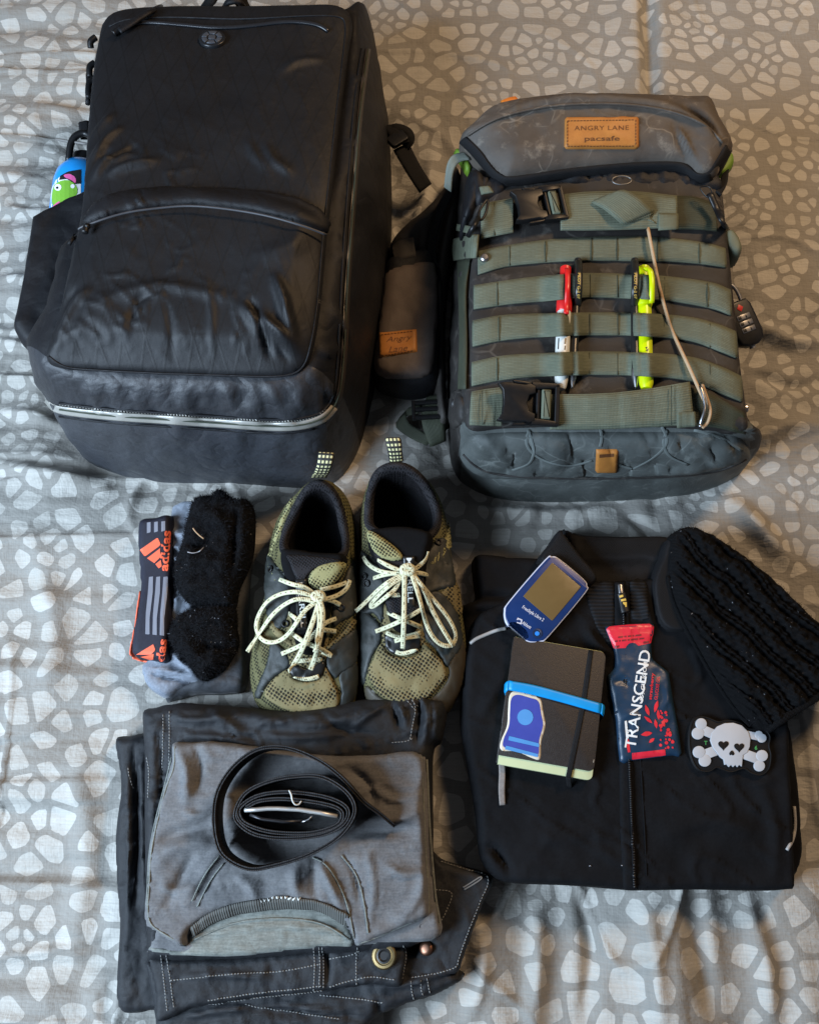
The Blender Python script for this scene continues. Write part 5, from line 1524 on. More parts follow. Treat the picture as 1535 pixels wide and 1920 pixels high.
soft('shorts_front', [(322, 972), (338, 948), (366, 943), (385, 960), (380, 1060), (372, 1160), (378, 1240), (385, 1276), (350, 1290), (318, 1310), (296, 1302), (278, 1286), (270, 1252), (290, 1230), (316, 1180), (324, 1080)], 0.006, 0.026, 0.009, M_uw, uw, res=.003, cr=(.003, 22, 20),
     fn=lambda x, y, d: 0.003 * fbm(x / 26, y / 26, 3) + folds(x, y, [([(325, 1000), (345, 1006), (365, 1000)], 5, 0.006), ([(325, 1024), (340, 1030), (352, 1024)], 4, 0.005), ([(325, 1044), (334, 1052), (340, 1060)], 4, 0.005), ([(325, 985), (345, 985), (370, 975)], 6, -0.005),
         ([(284, 1254), (330, 1262), (376, 1272)], 5, 0.006), ([(284, 1262), (330, 1272), (370, 1280)], 4, -0.006), ([(318, 1222), (345, 1246), (368, 1266)], 5, 0.006), ([(300, 1275), (310, 1272), (325, 1274)], 4, -0.005), ([(326, 1120), (332, 1130), (328, 1150)], 5, 0.005)]))
wbp = [(266, 980), (296, 974), (326, 969), (326, 1010), (328, 1075), (326, 1150), (324, 1202), (320, 1243), (288, 1240), (252, 1228), (258, 1170), (266, 1112), (264, 1060), (262, 1020)]
wb = soft('waistband', wbp, 0.024, 0.021, 0.008, M_navy, uw, res=0.003, sub=3, fn=lambda x, y, d: 0.002 * np.sin(y / 36))
BWB = bvh_of(wb)
soft('waistband_edge', [(262, 1112), (268, 1114), (266, 1130), (258, 1180), (250, 1230), (254, 1236), (300, 1242), (300, 1246), (262, 1240), (246, 1230), (244, 1222), (254, 1170)], 0.018, 0.010, 0.003, M_orange, wb, res=0.0015, sub=3)
text_on('waistband_lettering', 'adidas', BWB, (310, 1033), -86, 16, M_orange, wb, width=76, bold=.03, lift=.0006)
text_on('waistband_lettering', 'das', BWB, (303, 1219), -82, 16, M_orange, wb, width=42, bold=.03, lift=.0006)
shape_on('waistband_emblem', [[(263, 1031), (296, 1008), (300, 1016), (302, 1022), (272, 1044)], [(276, 1047), (301, 1028), (300, 1036), (304, 1042), (290, 1056)], [(292, 1058), (302, 1050), (304, 1062), (298, 1066)]], BWB, M_orange, wb, lift=.0006)
shape_on('waistband_emblem', [[(256, 1227), (288, 1208), (292, 1219), (284, 1227)], [(264, 1231), (289, 1226), (288, 1236), (282, 1237)]], BWB, M_orange, wb, lift=.0006)
for k in range(3):
    x = 276 + k * 13.5
    shape_on('waistband_stripe', [[(x, 980 - k), (x + 7, 979 - k), (x + 7, 998 - k * 1.5), (x, 1000 - k * 1.5)]], BWB, M_silver, wb, lift=.0005, res=3)
    x = 280 + k * 13.5
    shape_on('waistband_stripe', [[(x, 1082), (x + 7.5, 1081), (x + 7, 1110), (x + 1, 1160), (x + 1, 1190 + k), (x - 7, 1189 + k), (x - 6, 1150), (x - 2, 1110)]], BWB, M_silver, wb, lift=.0005, res=3)

# ------------------------------------------------------------------ pair of dark fleecy socks
def fleecy(name, c1, c2):
    t = NT(name); c = t.coord()
    n = t.noise(c, 150, 5, 0.75); n2 = t.noise(c, 900, 3, 0.7); n3 = t.noise(c, 24, 3)
    col = t.mix(t.ramp(n, [(0.35, (0, 0, 0)), (0.75, (1, 1, 1))]), c1, c2)
    col = t.mix(t.math('MULTIPLY', t.ramp(n2, [(0.60, (0, 0, 0)), (0.72, (1, 1, 1))]), t.math('MULTIPLY', n3, 0.5)), col, (0.06, 0.065, 0.075))
    nm = t.bump(t.math('ADD', n, t.math('MULTIPLY', n2, 0.6)), 0.9, 0.003)
    t.set(color=col, rough=0.95, normal=nm, spec=0.06)
    return t.m
M_sock = fleecy('black_fleece', (0.004, 0.004, 0.0046), (0.012, 0.0125, 0.014))
def fuzz(o, n, length, mat, seed=1, thick=0.00022):
    """short loose fibres standing off a cloth, uncountable: one mass"""
    me = o.data; rs = np.random.RandomState(seed)
    tri = [p for p in me.polygons if p.normal.z > 0.1]
    ar = np.array([p.area for p in tri]); ar /= ar.sum()
    pick = rs.choice(len(tri), n, p=ar)
    V = []; Fc = []
    for i in pick:
        p = tri[i]; vs = [np.array(me.vertices[k].co) for k in p.vertices]
        w = rs.dirichlet(np.ones(len(vs))); c = sum(a * b for a, b in zip(w, vs))
        d = np.array(p.normal) * 0.6 + rs.normal(0, 0.75, 3); d /= np.linalg.norm(d)
        s = np.cross(d, rs.normal(0, 1, 3)); s /= np.linalg.norm(s) + 1e-9
        l = length * rs.uniform(.4, 1.2); b = rs.normal(0, .3, 3) * l
        k = len(V)
        V += [c + s * thick, c - s * thick, c + d * l * .55 + b * .3 + s * thick * .8, c + d * l * .55 + b * .3 - s * thick * .8, c + d * l + b]
        Fc += [[k, k + 1, k + 3, k + 2], [k + 2, k + 3, k + 4]]
    f = mesh('fuzz', V, Fc, mat, o)
    return tag(f, kind='stuff')
sk = thing('sock_pair', 'balled pair of black fleecy socks lying on the folded underwear', 'socks', P(400, 1090, .03))
s1 = soft('upper_sock', [(366, 944), (385, 936), (402, 934), (406, 926), (420, 924), (433, 934), (448, 942), (468, 942), (479, 966), (478, 1031), (467, 1071), (450, 1108), (440, 1144), (400, 1140), (354, 1132), (333, 1098), (332, 1064), (346, 1022), (352, 992)], 0.018, 0.045, 0.020, M_sock, sk, res=0.003,
          fn=lambda x, y, d: 0.006 * fbm(x / 20, y / 20, 4) + folds(x, y, [([(352, 1018), (372, 1022), (394, 1010)], 7, -0.010), ([(440, 960), (436, 1020), (430, 1080)], 8, -0.010), ([(455, 970), (462, 1010), (455, 1050)], 12, 0.006), ([(380, 960), (410, 975), (430, 1000)], 14, 0.006), ([(350, 1060), (385, 1050), (420, 1060)], 16, 0.006)]))
s2 = soft('lower_sock', [(338, 1158), (362, 1146), (400, 1138), (441, 1140), (446, 1180), (449, 1210), (428, 1250), (402, 1270), (386, 1278), (372, 1268), (340, 1232), (320, 1204), (325, 1178)], 0.016, 0.040, 0.018, M_sock, sk, res=0.003,
          fn=lambda x, y, d: 0.006 * fbm(x / 20 + 5, y / 20, 4) + folds(x, y, [([(385, 1214), (420, 1212), (446, 1206)], 6, -0.010), ([(350, 1170), (380, 1160), (420, 1158)], 12, 0.005), ([(340, 1200), (370, 1230), (400, 1250)], 12, 0.005)]))
M_fuzz = plain('black_fibre', (0.013, 0.013, 0.015), 0.95, spec=.1)
M_lint = plain('lint', (0.34, 0.34, 0.36), 0.9)
fuzz(s1, 8000, 0.0048, M_fuzz, 3); fuzz(s2, 6000, 0.0048, M_fuzz, 4)
fuzz(s1, 60, 0.0018, M_lint, 5, .00025); fuzz(s2, 60, 0.0022, M_lint, 6, .0003)
BSK = bvh_of(s1, s2)
cord_on('straw_bit', BSK, [(362, 990), (366, 996), (374, 1004), (382, 1010)], 0.0007, M_cord, s1, lift=.004)
cord_on('thread_bit', BSK, [(352, 1035), (362, 1037), (374, 1034), (382, 1026)], 0.0005, M_lint, s1, lift=.004)

# ------------------------------------------------------------------ folded dark trousers
M_tr = fabric('dark_grey_twill', (0.0085, 0.0092, 0.0108), (0.0175, 0.019, 0.022), rough=0.6, weave=1900, bump=0.4, wr=0.4, wrs=30, spec=0.28)
tr = thing('folded_trousers', 'folded dark grey trousers with pale stitching under the grey shirt', 'trousers', P(540, 1640, 0))
t0 = soft('lower_leg', [(222, 1389), (250, 1380), (290, 1374), (330, 1400), (320, 1600), (330, 1800), (330, 1880), (292, 1892), (228, 1884), (230, 1735), (224, 1640), (222, 1567), (232, 1470)], -0.006, 0.034, 0.012, M_tr, tr, res=.003, cr=(.003, 30, 82),
     fn=lambda x, y, d: 0.003 * fbm(x / 30, y / 60, 3) + folds(x, y, [([(250, 1400), (254, 1550), (250, 1700)], 6, -0.007), ([(240, 1440), (245, 1600), (240, 1760)], 7, 0.004), ([(266, 1420), (270, 1560), (274, 1700)], 6, 0.005)]))
t1 = soft('upper_leg', [(277, 1340), (300, 1328), (350, 1319), (450, 1326), (546, 1331), (620, 1322), (700, 1310), (760, 1303), (786, 1298), (806, 1306), (838, 1322), (828, 1390), (812, 1420), (812, 1600), (800, 1760), (560, 1790), (300, 1800), (286, 1780), (282, 1660), (280, 1537), (280, 1420)], -0.002, 0.062, 0.018, M_tr, tr, res=.003, cr=(.0034, 34, -12),
     fn=lambda x, y, d: 0.003 * fbm(x / 50, y / 30, 3) + folds(x, y, [([(400, 1330), (430, 1362), (470, 1392)], 12, 0.006), ([(470, 1340), (510, 1352), (560, 1350)], 14, 0.005), ([(560, 1362), (640, 1350), (690, 1340)], 14, 0.005), ([(730, 1318), (742, 1340), (748, 1364)], 6, -0.006), ([(746, 1318), (756, 1340), (760, 1360)], 5, 0.005), ([(790, 1306), (800, 1340), (796, 1390)], 6, 0.006),
         ([(784, 1304), (786, 1340), (780, 1390)], 4, -0.008), ([(812, 1316), (818, 1350), (812, 1390)], 7, 0.004), ([(330, 1345), (370, 1352), (420, 1344)], 8, 0.005), ([(420, 1350), (440, 1376), (480, 1388)], 6, -0.005), ([(500, 1376), (560, 1384), (640, 1376)], 8, 0.005), ([(600, 1340), (640, 1366), (700, 1376)], 7, -0.005), ([(660, 1366), (690, 1344), (712, 1330)], 6, 0.005), ([(350, 1378), (420, 1384), (470, 1398)], 6, 0.004)]
         + [([(284, 1480 + k * 22), (294, 1482 + k * 22), (306, 1478 + k * 22)], 5, 0.004 * (1 if k % 2 else -1)) for k in range(10)] + [([(296, 1370), (300, 1450), (296, 1560)], 4, -0.006)]))
t2 = soft('waist_back', [(282, 1790), (340, 1800), (480, 1800), (620, 1790), (720, 1770), (800, 1776), (850, 1812), (870, 1830), (820, 1860), (760, 1880), (700, 1910), (640, 1980), (300, 1980), (298, 1915), (290, 1860)], -0.006, 0.040, 0.012, M_tr, tr, res=.003, cr=(.003, 30, 8),
     fn=lambda x, y, d: 0.003 * fbm(x / 40, y / 30, 3) + folds(x, y, [([(330, 1908), (480, 1886), (640, 1900)], 7, 0.005), ([(420, 1880), (560, 1896), (680, 1910)], 6, -0.005), ([(720, 1850), (780, 1840), (830, 1822)], 7, 0.005), ([(708, 1880), (712, 1900), (720, 1930)], 6, -0.006)]))
t3 = soft('waistband', [(284, 1782), (330, 1786), (430, 1788), (560, 1776), (660, 1768), (752, 1762), (766, 1790), (760, 1820), (752, 1848), (690, 1846), (616, 1856), (560, 1864), (470, 1872), (376, 1886), (360, 1890), (300, 1914), (296, 1860), (288, 1820)], 0.022, 0.028, 0.009, M_tr, tr, res=.003, cr=(.0022, 26, 60),
     fn=lambda x, y, d: 0.0025 * fbm(x / 30, y / 20, 3) + folds(x, y, [([(610, 1772), (614, 1810), (612, 1850)], 6, -0.006), ([(350, 1830), (420, 1826), (500, 1832)], 8, 0.004)]))
t4 = soft('pocket_flap', [(806, 1600), (830, 1612), (870, 1624), (924, 1644), (906, 1690), (884, 1750), (866, 1800), (856, 1822), (800, 1836), (758, 1842), (764, 1800), (790, 1760), (800, 1700)], 0.006, 0.030, 0.006, M_tr, tr, sub=3, res=.003, cr=(.0018, 40, 60),
     fn=lambda x, y, d: 0.002 * fbm(x / 40, y / 40, 3))
BT = bvh_of(t1, t2, t3, t4, t0)
for prt, segs in ((t4, [[(826, 1616), (870, 1630), (914, 1646), (900, 1690), (876, 1750), (860, 1796), (852, 1814), (806, 1828), (766, 1834)], [(816, 1668), (846, 1674), (838, 1704), (826, 1728)]]),
                  (t3, [[(320, 1838), (420, 1828), (520, 1822), (600, 1808)], [(390, 1876), (480, 1862), (560, 1854), (604, 1848)], [(392, 1884), (480, 1870), (560, 1862), (606, 1856)], [(588, 1776), (590, 1810), (588, 1858)], [(598, 1776), (600, 1810), (598, 1856)], [(604, 1776), (606, 1810), (606, 1854)], [(618, 1850), (660, 1838), (700, 1832), (744, 1838)], [(618, 1798), (660, 1790), (676, 1780)], [(670, 1776), (668, 1800), (668, 1846)], [(756, 1772), (760, 1794), (752, 1840)], [(302, 1790), (308, 1840), (314, 1896)], [(312, 1790), (320, 1840), (326, 1890)]]),
                  (t2, [[(600, 1866), (660, 1872), (720, 1880)], [(460, 1884), (560, 1900), (640, 1912)], [(770, 1840), (772, 1860), (776, 1876)], [(788, 1838), (790, 1856), (794, 1870)], [(800, 1834), (803, 1850), (806, 1864)]]),
                  (t1, [[(772, 1306), (778, 1330), (774, 1356), (768, 1388)], [(760, 1310), (770, 1322), (778, 1332)], [(734, 1392), (760, 1390), (774, 1384)], [(764, 1304), (776, 1318), (784, 1326)], [(318, 1334), (318, 1400), (316, 1460), (312, 1500)], [(306, 1340), (306, 1400), (304, 1460), (300, 1500)]]),
                  (t0, [[(240, 1440), (244, 1462), (250, 1480)], [(276, 1420), (280, 1450), (278, 1500)]])):
    for sg in segs:
        dash('seam_stitching', BT, sg, M_stitch_grey, prt, 6.0, 4.0, r=0.00055, lift=0.0011)
# buttonhole, stud and rivet
cord_on('buttonhole', BT, [(868, 1664), (880, 1657), (900, 1644), (902, 1648), (884, 1660), (870, 1668)], 0.0008, M_stitch_grey, t4, lift=.001)
M_brass = plain('aged_brass', L(150, 130, 92), 0.35, metal=1.0)
M_copper = plain('aged_copper', L(132, 96, 78), 0.4, metal=1.0)
zl = lambda f: (lambda V: f(np.stack([V[:, 1], V[:, 2], V[:, 0]], -1)))
c, n = hit(BT, 720, 1792)
f = zl(frame(c, (1, 0, 0), n))
ey = lathe('eyelet_button', [(-.002, .0125), (.002, .0128), (.0034, .0115), (.0036, .009), (.0022, .0082), (.0022, .006), (.0008, .0052)], M_brass, t3, f, 24)
lathe('eyelet_core', [(.0008, .0078), (.0026, .0074), (.0028, .0058), (.0012, .004)], M_penblk, ey, f, 20)
c, n = hit(BT, 799, 1778)
lathe('rivet', [(-.002, .0072), (.002, .0072), (.0034, .006), (.0040, .003), (.0041, .0006)], M_copper, t4, zl(frame(c, (1, 0, 0), n)), 20)

# ------------------------------------------------------------------ folded heather grey shirt
M_sh = fabric('heather_grey_jersey', L(80, 80, 82), L(106, 106, 107), rough=0.85, weave=1700, bump=0.35, sheen=0.1, wr=0.4, wrs=24, spec=0.15, streak=((70, 620, 70), L(128, 126, 124), 0.3))
M_shl = fabric('pale_grey_jersey', L(92, 95, 90), L(118, 121, 115), rough=0.85, weave=1700, bump=0.35, sheen=0.1, wr=0.4, wrs=24, spec=0.15, streak=((70, 620, 70), L(150, 153, 148), 0.4))
sh = thing('folded_shirt', 'folded heather grey shirt lying on the dark trousers', 'shirt', P(550, 1600, .05))
soft('under_layer', [(330, 1404), (560, 1412), (786, 1416), (802, 1420), (808, 1597), (820, 1690), (826, 1755), (760, 1768), (664, 1774), (546, 1780), (424, 1794), (288, 1784), (284, 1770), (330, 1600)], 0.040, 0.022, 0.008, M_sh, sh, sub=3, fn=lambda x, y, d: 0.003 * fbm(x / 50, y / 30, 3))
s_top = soft('folded_front', [(326, 1394), (360, 1392), (412, 1390), (500, 1402), (611, 1416), (700, 1416), (790, 1414), (796, 1500), (800, 1600), (806, 1690), (800, 1718), (750, 1740), (700, 1762), (668, 1772), (655, 1740), (620, 1706), (560, 1690), (460, 1696), (400, 1714), (362, 1742), (350, 1776), (300, 1748), (276, 1726), (280, 1650), (284, 1587), (300, 1520), (316, 1460), (326, 1430)], 0.052, 0.026, 0.008, M_sh, sh, sub=4, res=.003, cr=(.0026, 50, -25),
     fn=lambda x, y, d: 0.004 * fbm(x / 60, y / 40, 4) + folds(x, y, [([(336, 1410), (352, 1450), (350, 1500)], 10, 0.006), ([(366, 1402), (374, 1440), (366, 1480)], 7, -0.005), ([(300, 1580), (340, 1560), (400, 1548)], 14, -0.006), ([(290, 1620), (330, 1590), (400, 1580)], 16, 0.006), ([(350, 1680), (380, 1640), (410, 1600)], 10, 0.005),
         ([(650, 1570), (700, 1556), (770, 1560)], 16, -0.007), ([(680, 1540), (740, 1540), (790, 1520)], 12, 0.006), ([(600, 1620), (622, 1660), (640, 1700)], 9, 0.006), ([(560, 1620), (552, 1650), (560, 1680)], 12, 0.006), ([(590, 1610), (586, 1650), (592, 1690)], 9, -0.004), ([(690, 1600), (700, 1660), (696, 1720)], 7, 0.003), ([(640, 1600), (664, 1640), (676, 1700)], 5, -0.003), ([(750, 1720), (780, 1690), (796, 1640)], 10, 0.004), ([(310, 1700), (340, 1640), (360, 1600)], 10, -0.004), ([(440, 1640), (470, 1660), (480, 1690)], 10, 0.004), ([(700, 1480), (740, 1500), (790, 1490)], 7, 0.005), ([(650, 1440), (690, 1470), (700, 1510)], 8, -0.005), ([(720, 1620), (760, 1640), (796, 1630)], 6, 0.004), ([(300, 1660), (330, 1670), (360, 1660)], 6, 0.004), ([(345, 1520), (370, 1530), (398, 1520)], 6, 0.005)]))
s_neck = soft('back_neck', [(350, 1776), (356, 1745), (380, 1722), (430, 1702), (500, 1692), (560, 1690), (610, 1698), (650, 1718), (668, 1772), (610, 1776), (546, 1782), (424, 1794), (292, 1786), (290, 1768)], 0.046, 0.018, 0.006, M_shl, sh, sub=3, res=.003, cr=(.002, 30, -5), fn=lambda x, y, d: 0.002 * fbm(x / 40, y / 20, 3) + folds(x, y, [([(360, 1760), (460, 1742), (560, 1736), (640, 1752)], 5, 0.003)]))
BSH = bvh_of(s_top, s_neck)
def ribknit():
    t = NT('ribbed_neckband'); c = t.coord('UV')
    w = t.wave(t.mapping(c, (1, 0, 0)), 130, 'X', 1.5)
    t.set(color=t.mix(w, L(66, 66, 62), L(92, 92, 88)), rough=0.8, normal=t.bump(w, 0.6, 0.001)); return t.m
band_on('neckband', BSH, [(356, 1738), (392, 1712), (440, 1694), (500, 1685), (560, 1684), (610, 1694), (654, 1716)], [(362, 1756), (398, 1732), (446, 1714), (504, 1706), (560, 1704), (606, 1712), (652, 1740)], ribknit(), sh, lift=0.0012, t=0.0035, n=50, z=.07)
for pts in ([(360, 1690), (384, 1640), (412, 1604)], [(370, 1700), (394, 1652), (420, 1618)], [(586, 1608), (610, 1620), (634, 1656), (652, 1700), (664, 1760)], [(640, 1604), (668, 1640), (682, 1690), (690, 1750)], [(364, 1762), (440, 1730), (520, 1722), (600, 1730), (655, 1762)]):
    cord_on('seam', BSH, pts, 0.0008, M_shl, s_top, lift=.0011, z=.07)
for pts in ([(328, 1400), (326, 1440), (314, 1470), (300, 1522), (285, 1590), (281, 1650), (278, 1722), (300, 1746), (346, 1772)], [(322, 1420), (310, 1470), (294, 1530), (280, 1600), (276, 1700)], [(790, 1418), (794, 1500), (798, 1600), (804, 1690), (798, 1716), (750, 1738), (700, 1760), (670, 1770)]):
    cord_on('folded_edge', BSH, pts, 0.0009, M_shl, s_top, lift=.0002, z=.062)
for pts in ([(800, 1424), (806, 1560), (816, 1680), (822, 1750), (770, 1762), (700, 1768)],):
    tube('folded_edge', PA(crm(pts, 5, False), .056), 0.0012, M_shl, s_top)
dash('label_stitching', BSH, [(486, 1686), (520, 1682), (566, 1682)], M_white, sh, 8, 6, r=.0011, lift=.004)

# ------------------------------------------------------------------ rolled belt standing on its edge
M_belt = fabric('black_belt_web', (0.0035, 0.0035, 0.004), (0.007, 0.007, 0.008), rough=0.7, spec=0.15, weave=2400, bump=0.5)
belt = thing('rolled_belt', 'rolled black webbing belt with silver buckle standing on the grey shirt', 'belt', P(535, 1520, .078))
spiral = [(740, 1549), (712, 1526), (680, 1502), (640, 1458), (594, 1424), (536, 1402), (484, 1405), (440, 1435), (410, 1479), (401, 1526), (406, 1578), (424, 1609), (466, 1629), (510, 1624), (575, 1604), (630, 1573), (659, 1538), (664, 1510), (646, 1482), (606, 1458), (562, 1455), (505, 1465), (460, 1488), (441, 1526), (453, 1549), (484, 1566), (536, 1572), (600, 1566), (640, 1548), (653, 1524), (640, 1506), (600, 1492), (536, 1485), (484, 1492), (452, 1512), (449, 1530), (464, 1546), (510, 1560), (580, 1562), (630, 1548), (642, 1528), (630, 1514), (590, 1504), (530, 1498), (486, 1502), (462, 1514)]
pts = PA(crm(spiral, 7, False), 0.122)
zt = np.interp(np.arange(len(pts)), [0, 12, 24, 40, len(pts)], [.092, .112, .120, .122, .121])
pts = np.array([P(*q, z) for q, z in zip(crm(spiral, 7, False), zt)])
def standing(name, top, hgt, th, mat, parent):
    n = len(top); tg = np.gradient(top, axis=0); tg[:, 2] = 0; tg /= np.linalg.norm(tg, axis=1)[:, None]
    nr = np.stack([-tg[:, 1], tg[:, 0], 0 * tg[:, 0]], 1)
    V = []; uv = []
    s = np.concatenate([[0], np.cumsum(np.linalg.norm(np.diff(top, axis=0), axis=1))])
    sec = [(-.5, 0.0), (-.5, .06), (-.5, .5), (-.5, .94), (-.25, 1.0), (.25, 1.0), (.5, .94), (.5, .5), (.5, .06), (.5, 0.0)]
    for i in range(n):
        for a, b in sec:
            V.append(top[i] + nr[i] * a * th + np.array([0, 0, -hgt[i] * (1 - b)])); uv.append((s[i], b))
    m = len(sec); Fc = []
    for i in range(n - 1):
        for k in range(m):
            k2 = (k + 1) % m
            Fc.append([i * m + k, (i + 1) * m + k, (i + 1) * m + k2, i * m + k2])
    Fc.append(list(range(m))); Fc.append([(n - 1) * m + k for k in range(m)][::-1])
    return mesh(name, V, Fc, mat, parent, uv=uv)
strap = standing('belt_strap', pts, np.minimum(zt - .060, .038), 0.0032, M_belt, belt)
tg = np.gradient(pts, axis=0); tg[:, 2] = 0; tg /= np.linalg.norm(tg, axis=1)[:, None]
nr = np.stack([-tg[:, 1], tg[:, 0], 0 * tg[:, 0]], 1)
M_edge = fabric('belt_selvedge', (0.012, 0.012, 0.013), (0.03, 0.03, 0.032), rough=0.6, weave=900, bump=0.6)
for s_ in (-1, 1):
    tube('belt_selvedge', pts + nr * s_ * .0012 + [0, 0, .0004], 0.0008, M_edge, strap, seg=5)
M_alu = plain('brushed_aluminium', (0.62, 0.61, 0.58), 0.4, metal=0.7)
bk = standing('buckle_frame', np.array([P(x, y, .122) for x, y in [(458, 1519), (480, 1518), (500, 1516), (520, 1516), (560, 1518), (600, 1524), (632, 1531)]]), np.full(7, .034), 0.0042, M_alu, belt)
standing('buckle_lever', np.array([P(x, y, .118) for x, y in [(468, 1528), (490, 1536), (530, 1541), (565, 1540)]]), np.full(4, .03), 0.003, plain('dark_metal', (0.05, 0.05, 0.055), 0.35, metal=0.8), bk)
standing('buckle_hook', np.array([P(x, y, .119) for x, y in [(566, 1541), (574, 1539), (580, 1536), (584, 1531)]]), np.full(4, .02), 0.0018, M_steel, bk)
tube('loose_thread', [P(542, 1482, .124), P(546, 1490, .128), (P(548, 1500, .128)), P(553, 1508, .126), P(560, 1508, .124), P(565, 1502, .123)], 0.0008, M_white, strap, sub=5)
# ------------------------------------------------------------------ folded black jacket
M_jk = fabric('black_softshell', (0.0036, 0.0036, 0.0041), (0.0070, 0.0071, 0.0082), rough=0.85, weave=2300, bump=0.3, wr=0.3, wrs=18, spec=0.10)
def ribbed(name, c1, c2, axis, sc):
    t = NT(name); c = t.coord()
    w = t.wave(c, sc, axis, 0.4); n = t.noise(c, 60, 3)
    t.set(color=t.mix(w, c1, t.mix(n, c2, tuple(v * 1.4 for v in c2))), rough=0.8, normal=t.bump(w, 0.6, 0.0012), spec=0.2); return t.m
M_jkrib = ribbed('black_ribbed_knit', (0.003, 0.003, 0.0035), (0.009, 0.009, 0.0105), 'Y', 75)
M_jkmesh = mesh_knit('black_collar_mesh', (0.006, 0.006, 0.007), (0.0095, 0.0095, 0.011), 620, (0.002, 0.002, 0.002))
jk = thing('folded_jacket', 'folded black jacket with open collar and zip lying right of the shoes', 'jacket', P(1180, 1380, 0))
j0 = soft('under_sleeve', [(1440, 1340), (1470, 1360), (1484, 1440), (1492, 1520), (1495, 1606), (1474, 1650), (1440, 1660), (1400, 1500)], -0.006, 0.028, 0.010, M_jk, jk, fn=lambda x, y, d: 0.003 * fbm(x / 30, y / 30, 3))
j1 = soft('back_layer', [(888, 1046), (940, 1048), (1010, 1052), (1040, 1060), (1100, 1150), (1000, 1300), (880, 1330), (862, 1240), (861, 1148), (872, 1135), (890, 1126), (886, 1090)], -0.006, 0.040, 0.012, M_jk, jk, sub=4, fn=lambda x, y, d: 0.003 * fbm(x / 40, y / 40, 3) + folds(x, y, [([(890, 1126), (920, 1116), (960, 1118)], 6, -0.008), ([(870, 1150), (900, 1136), (950, 1136)], 10, 0.006)]))
jcb = soft('collar_back', [(1046, 998), (1080, 1008), (1160, 1012), (1246, 1014), (1262, 1060), (1250, 1110), (1180, 1120), (1100, 1110), (1062, 1050)], -0.004, 0.040, 0.010, M_jkmesh, jk, sub=3, fn=lambda x, y, d: 0.002 * fbm(x / 30, y / 30, 3) - 0.006 * ss(1030, 1070, y))
j2 = soft('folded_front', [(1000, 1070), (1050, 1066), (1100, 1092), (1160, 1092), (1225, 1084), (1262, 1030), (1330, 1060), (1410, 1160), (1450, 1260), (1466, 1356), (1468, 1427), (1474, 1540), (1478, 1652), (1464, 1668), (1400, 1670), (1300, 1668), (1195, 1670), (1160, 1668), (1060, 1660), (960, 1656), (922, 1644), (900, 1610), (894, 1576), (889, 1520), (873, 1427), (862, 1360), (866, 1280), (872, 1215), (890, 1160), (940, 1130)], -0.004, 0.056, 0.009, M_jk, jk, edge=0.5, res=.0035, cr=(.0032, 58, 35), sub=4,
     fn=lambda x, y, d: 0.003 * fbm(x / 60, y / 60, 4) + folds(x, y, [([(900, 1600), (925, 1590), (960, 1640)], 8, -0.006), ([(960, 1240), (930, 1290), (900, 1340)], 16, 0.005), ([(1100, 1180), (1120, 1210), (1150, 1230)], 8, 0.006), ([(1090, 1200), (1110, 1235), (1140, 1250)], 6, -0.005), ([(1200, 1110), (1212, 1150), (1222, 1180)], 8, 0.005), ([(1420, 1460), (1450, 1540), (1455, 1640)], 14, 0.003), ([(1000, 1560), (1060, 1570), (1130, 1550)], 18, 0.003), ([(1260, 1560), (1330, 1540), (1420, 1560)], 18, 0.003)]))
BJ = bvh_of(j2, j1, jcb, j0)
jcl = soft('collar_flap', [(1004, 1056), (1024, 1026), (1045, 997), (1060, 1012), (1082, 1042), (1116, 1082), (1112, 1098), (1098, 1108), (1066, 1096), (1030, 1074)], 0.034, 0.026, 0.006, M_jkmesh, jk, res=.003, sub=3, bottom=.02, fn=lambda x, y, d: 0.001 * fbm(x / 20, y / 20, 3))
jcr = soft('collar_flap', [(1250, 1014), (1232, 1050), (1216, 1092), (1216, 1130), (1226, 1170), (1250, 1190), (1290, 1180), (1300, 1100)], 0.034, 0.026, 0.006, M_jkmesh, jk, res=.003, sub=3, bottom=.02)
pn = patch('ribbed_yoke', [(1096, 1104), (1120, 1094), (1148, 1092), (1152, 1140), (1148, 1206), (1126, 1190), (1108, 1150)], BJ, 0.0022, M_jkrib, jk, res=4, edge=6, sub=3)
patch('ribbed_yoke', [(1180, 1092), (1210, 1090), (1214, 1130), (1216, 1160), (1184, 1160)], BJ, 0.0022, M_jkrib, jk, res=4, edge=6, sub=2)
pk = patch('zip_placket', [(1150, 1090), (1180, 1090), (1182, 1200), (1180, 1300), (1186, 1420), (1192, 1560), (1194, 1668), (1168, 1668), (1162, 1560), (1160, 1420), (1152, 1300), (1150, 1200)], BJ, 0.0028, M_jk, jk, res=5, edge=6)
BJ2 = bvh_of(j2, pk)
cord_on('zip_line', BJ2, [(1168, 1092), (1170, 1200), (1172, 1300), (1178, 1420), (1184, 1560), (1188, 1664)], 0.0011, M_jk, jk, lift=.0012)
dash('zip_teeth', BJ2, [(1168, 1152), (1170, 1200), (1172, 1300), (1178, 1420), (1184, 1560), (1188, 1664)], plain('dark_zip_teeth', (0.02, 0.02, 0.022), 0.4), jk, 4.2, 2.4, r=.0012, lift=.0026)
cord_on('seam', BJ2, [(1186, 1180), (1196, 1300), (1200, 1420), (1208, 1560), (1212, 1664)], 0.0008, M_jk, jk, lift=.0004)
zs = cord_on('zip_slider', BJ2, [(1162, 1096), (1163, 1106), (1164, 1114)], 0.0034, M_steel, jk, lift=.004, flat=.6)
zt_ = cord_on('zip_tab', BJ2, [(1164, 1112), (1167, 1124), (1170, 1140), (1172, 1148)], 0.0055, M_black_plastic, zs, lift=.005, flat=.5)
BZT = bvh_of(zt_)
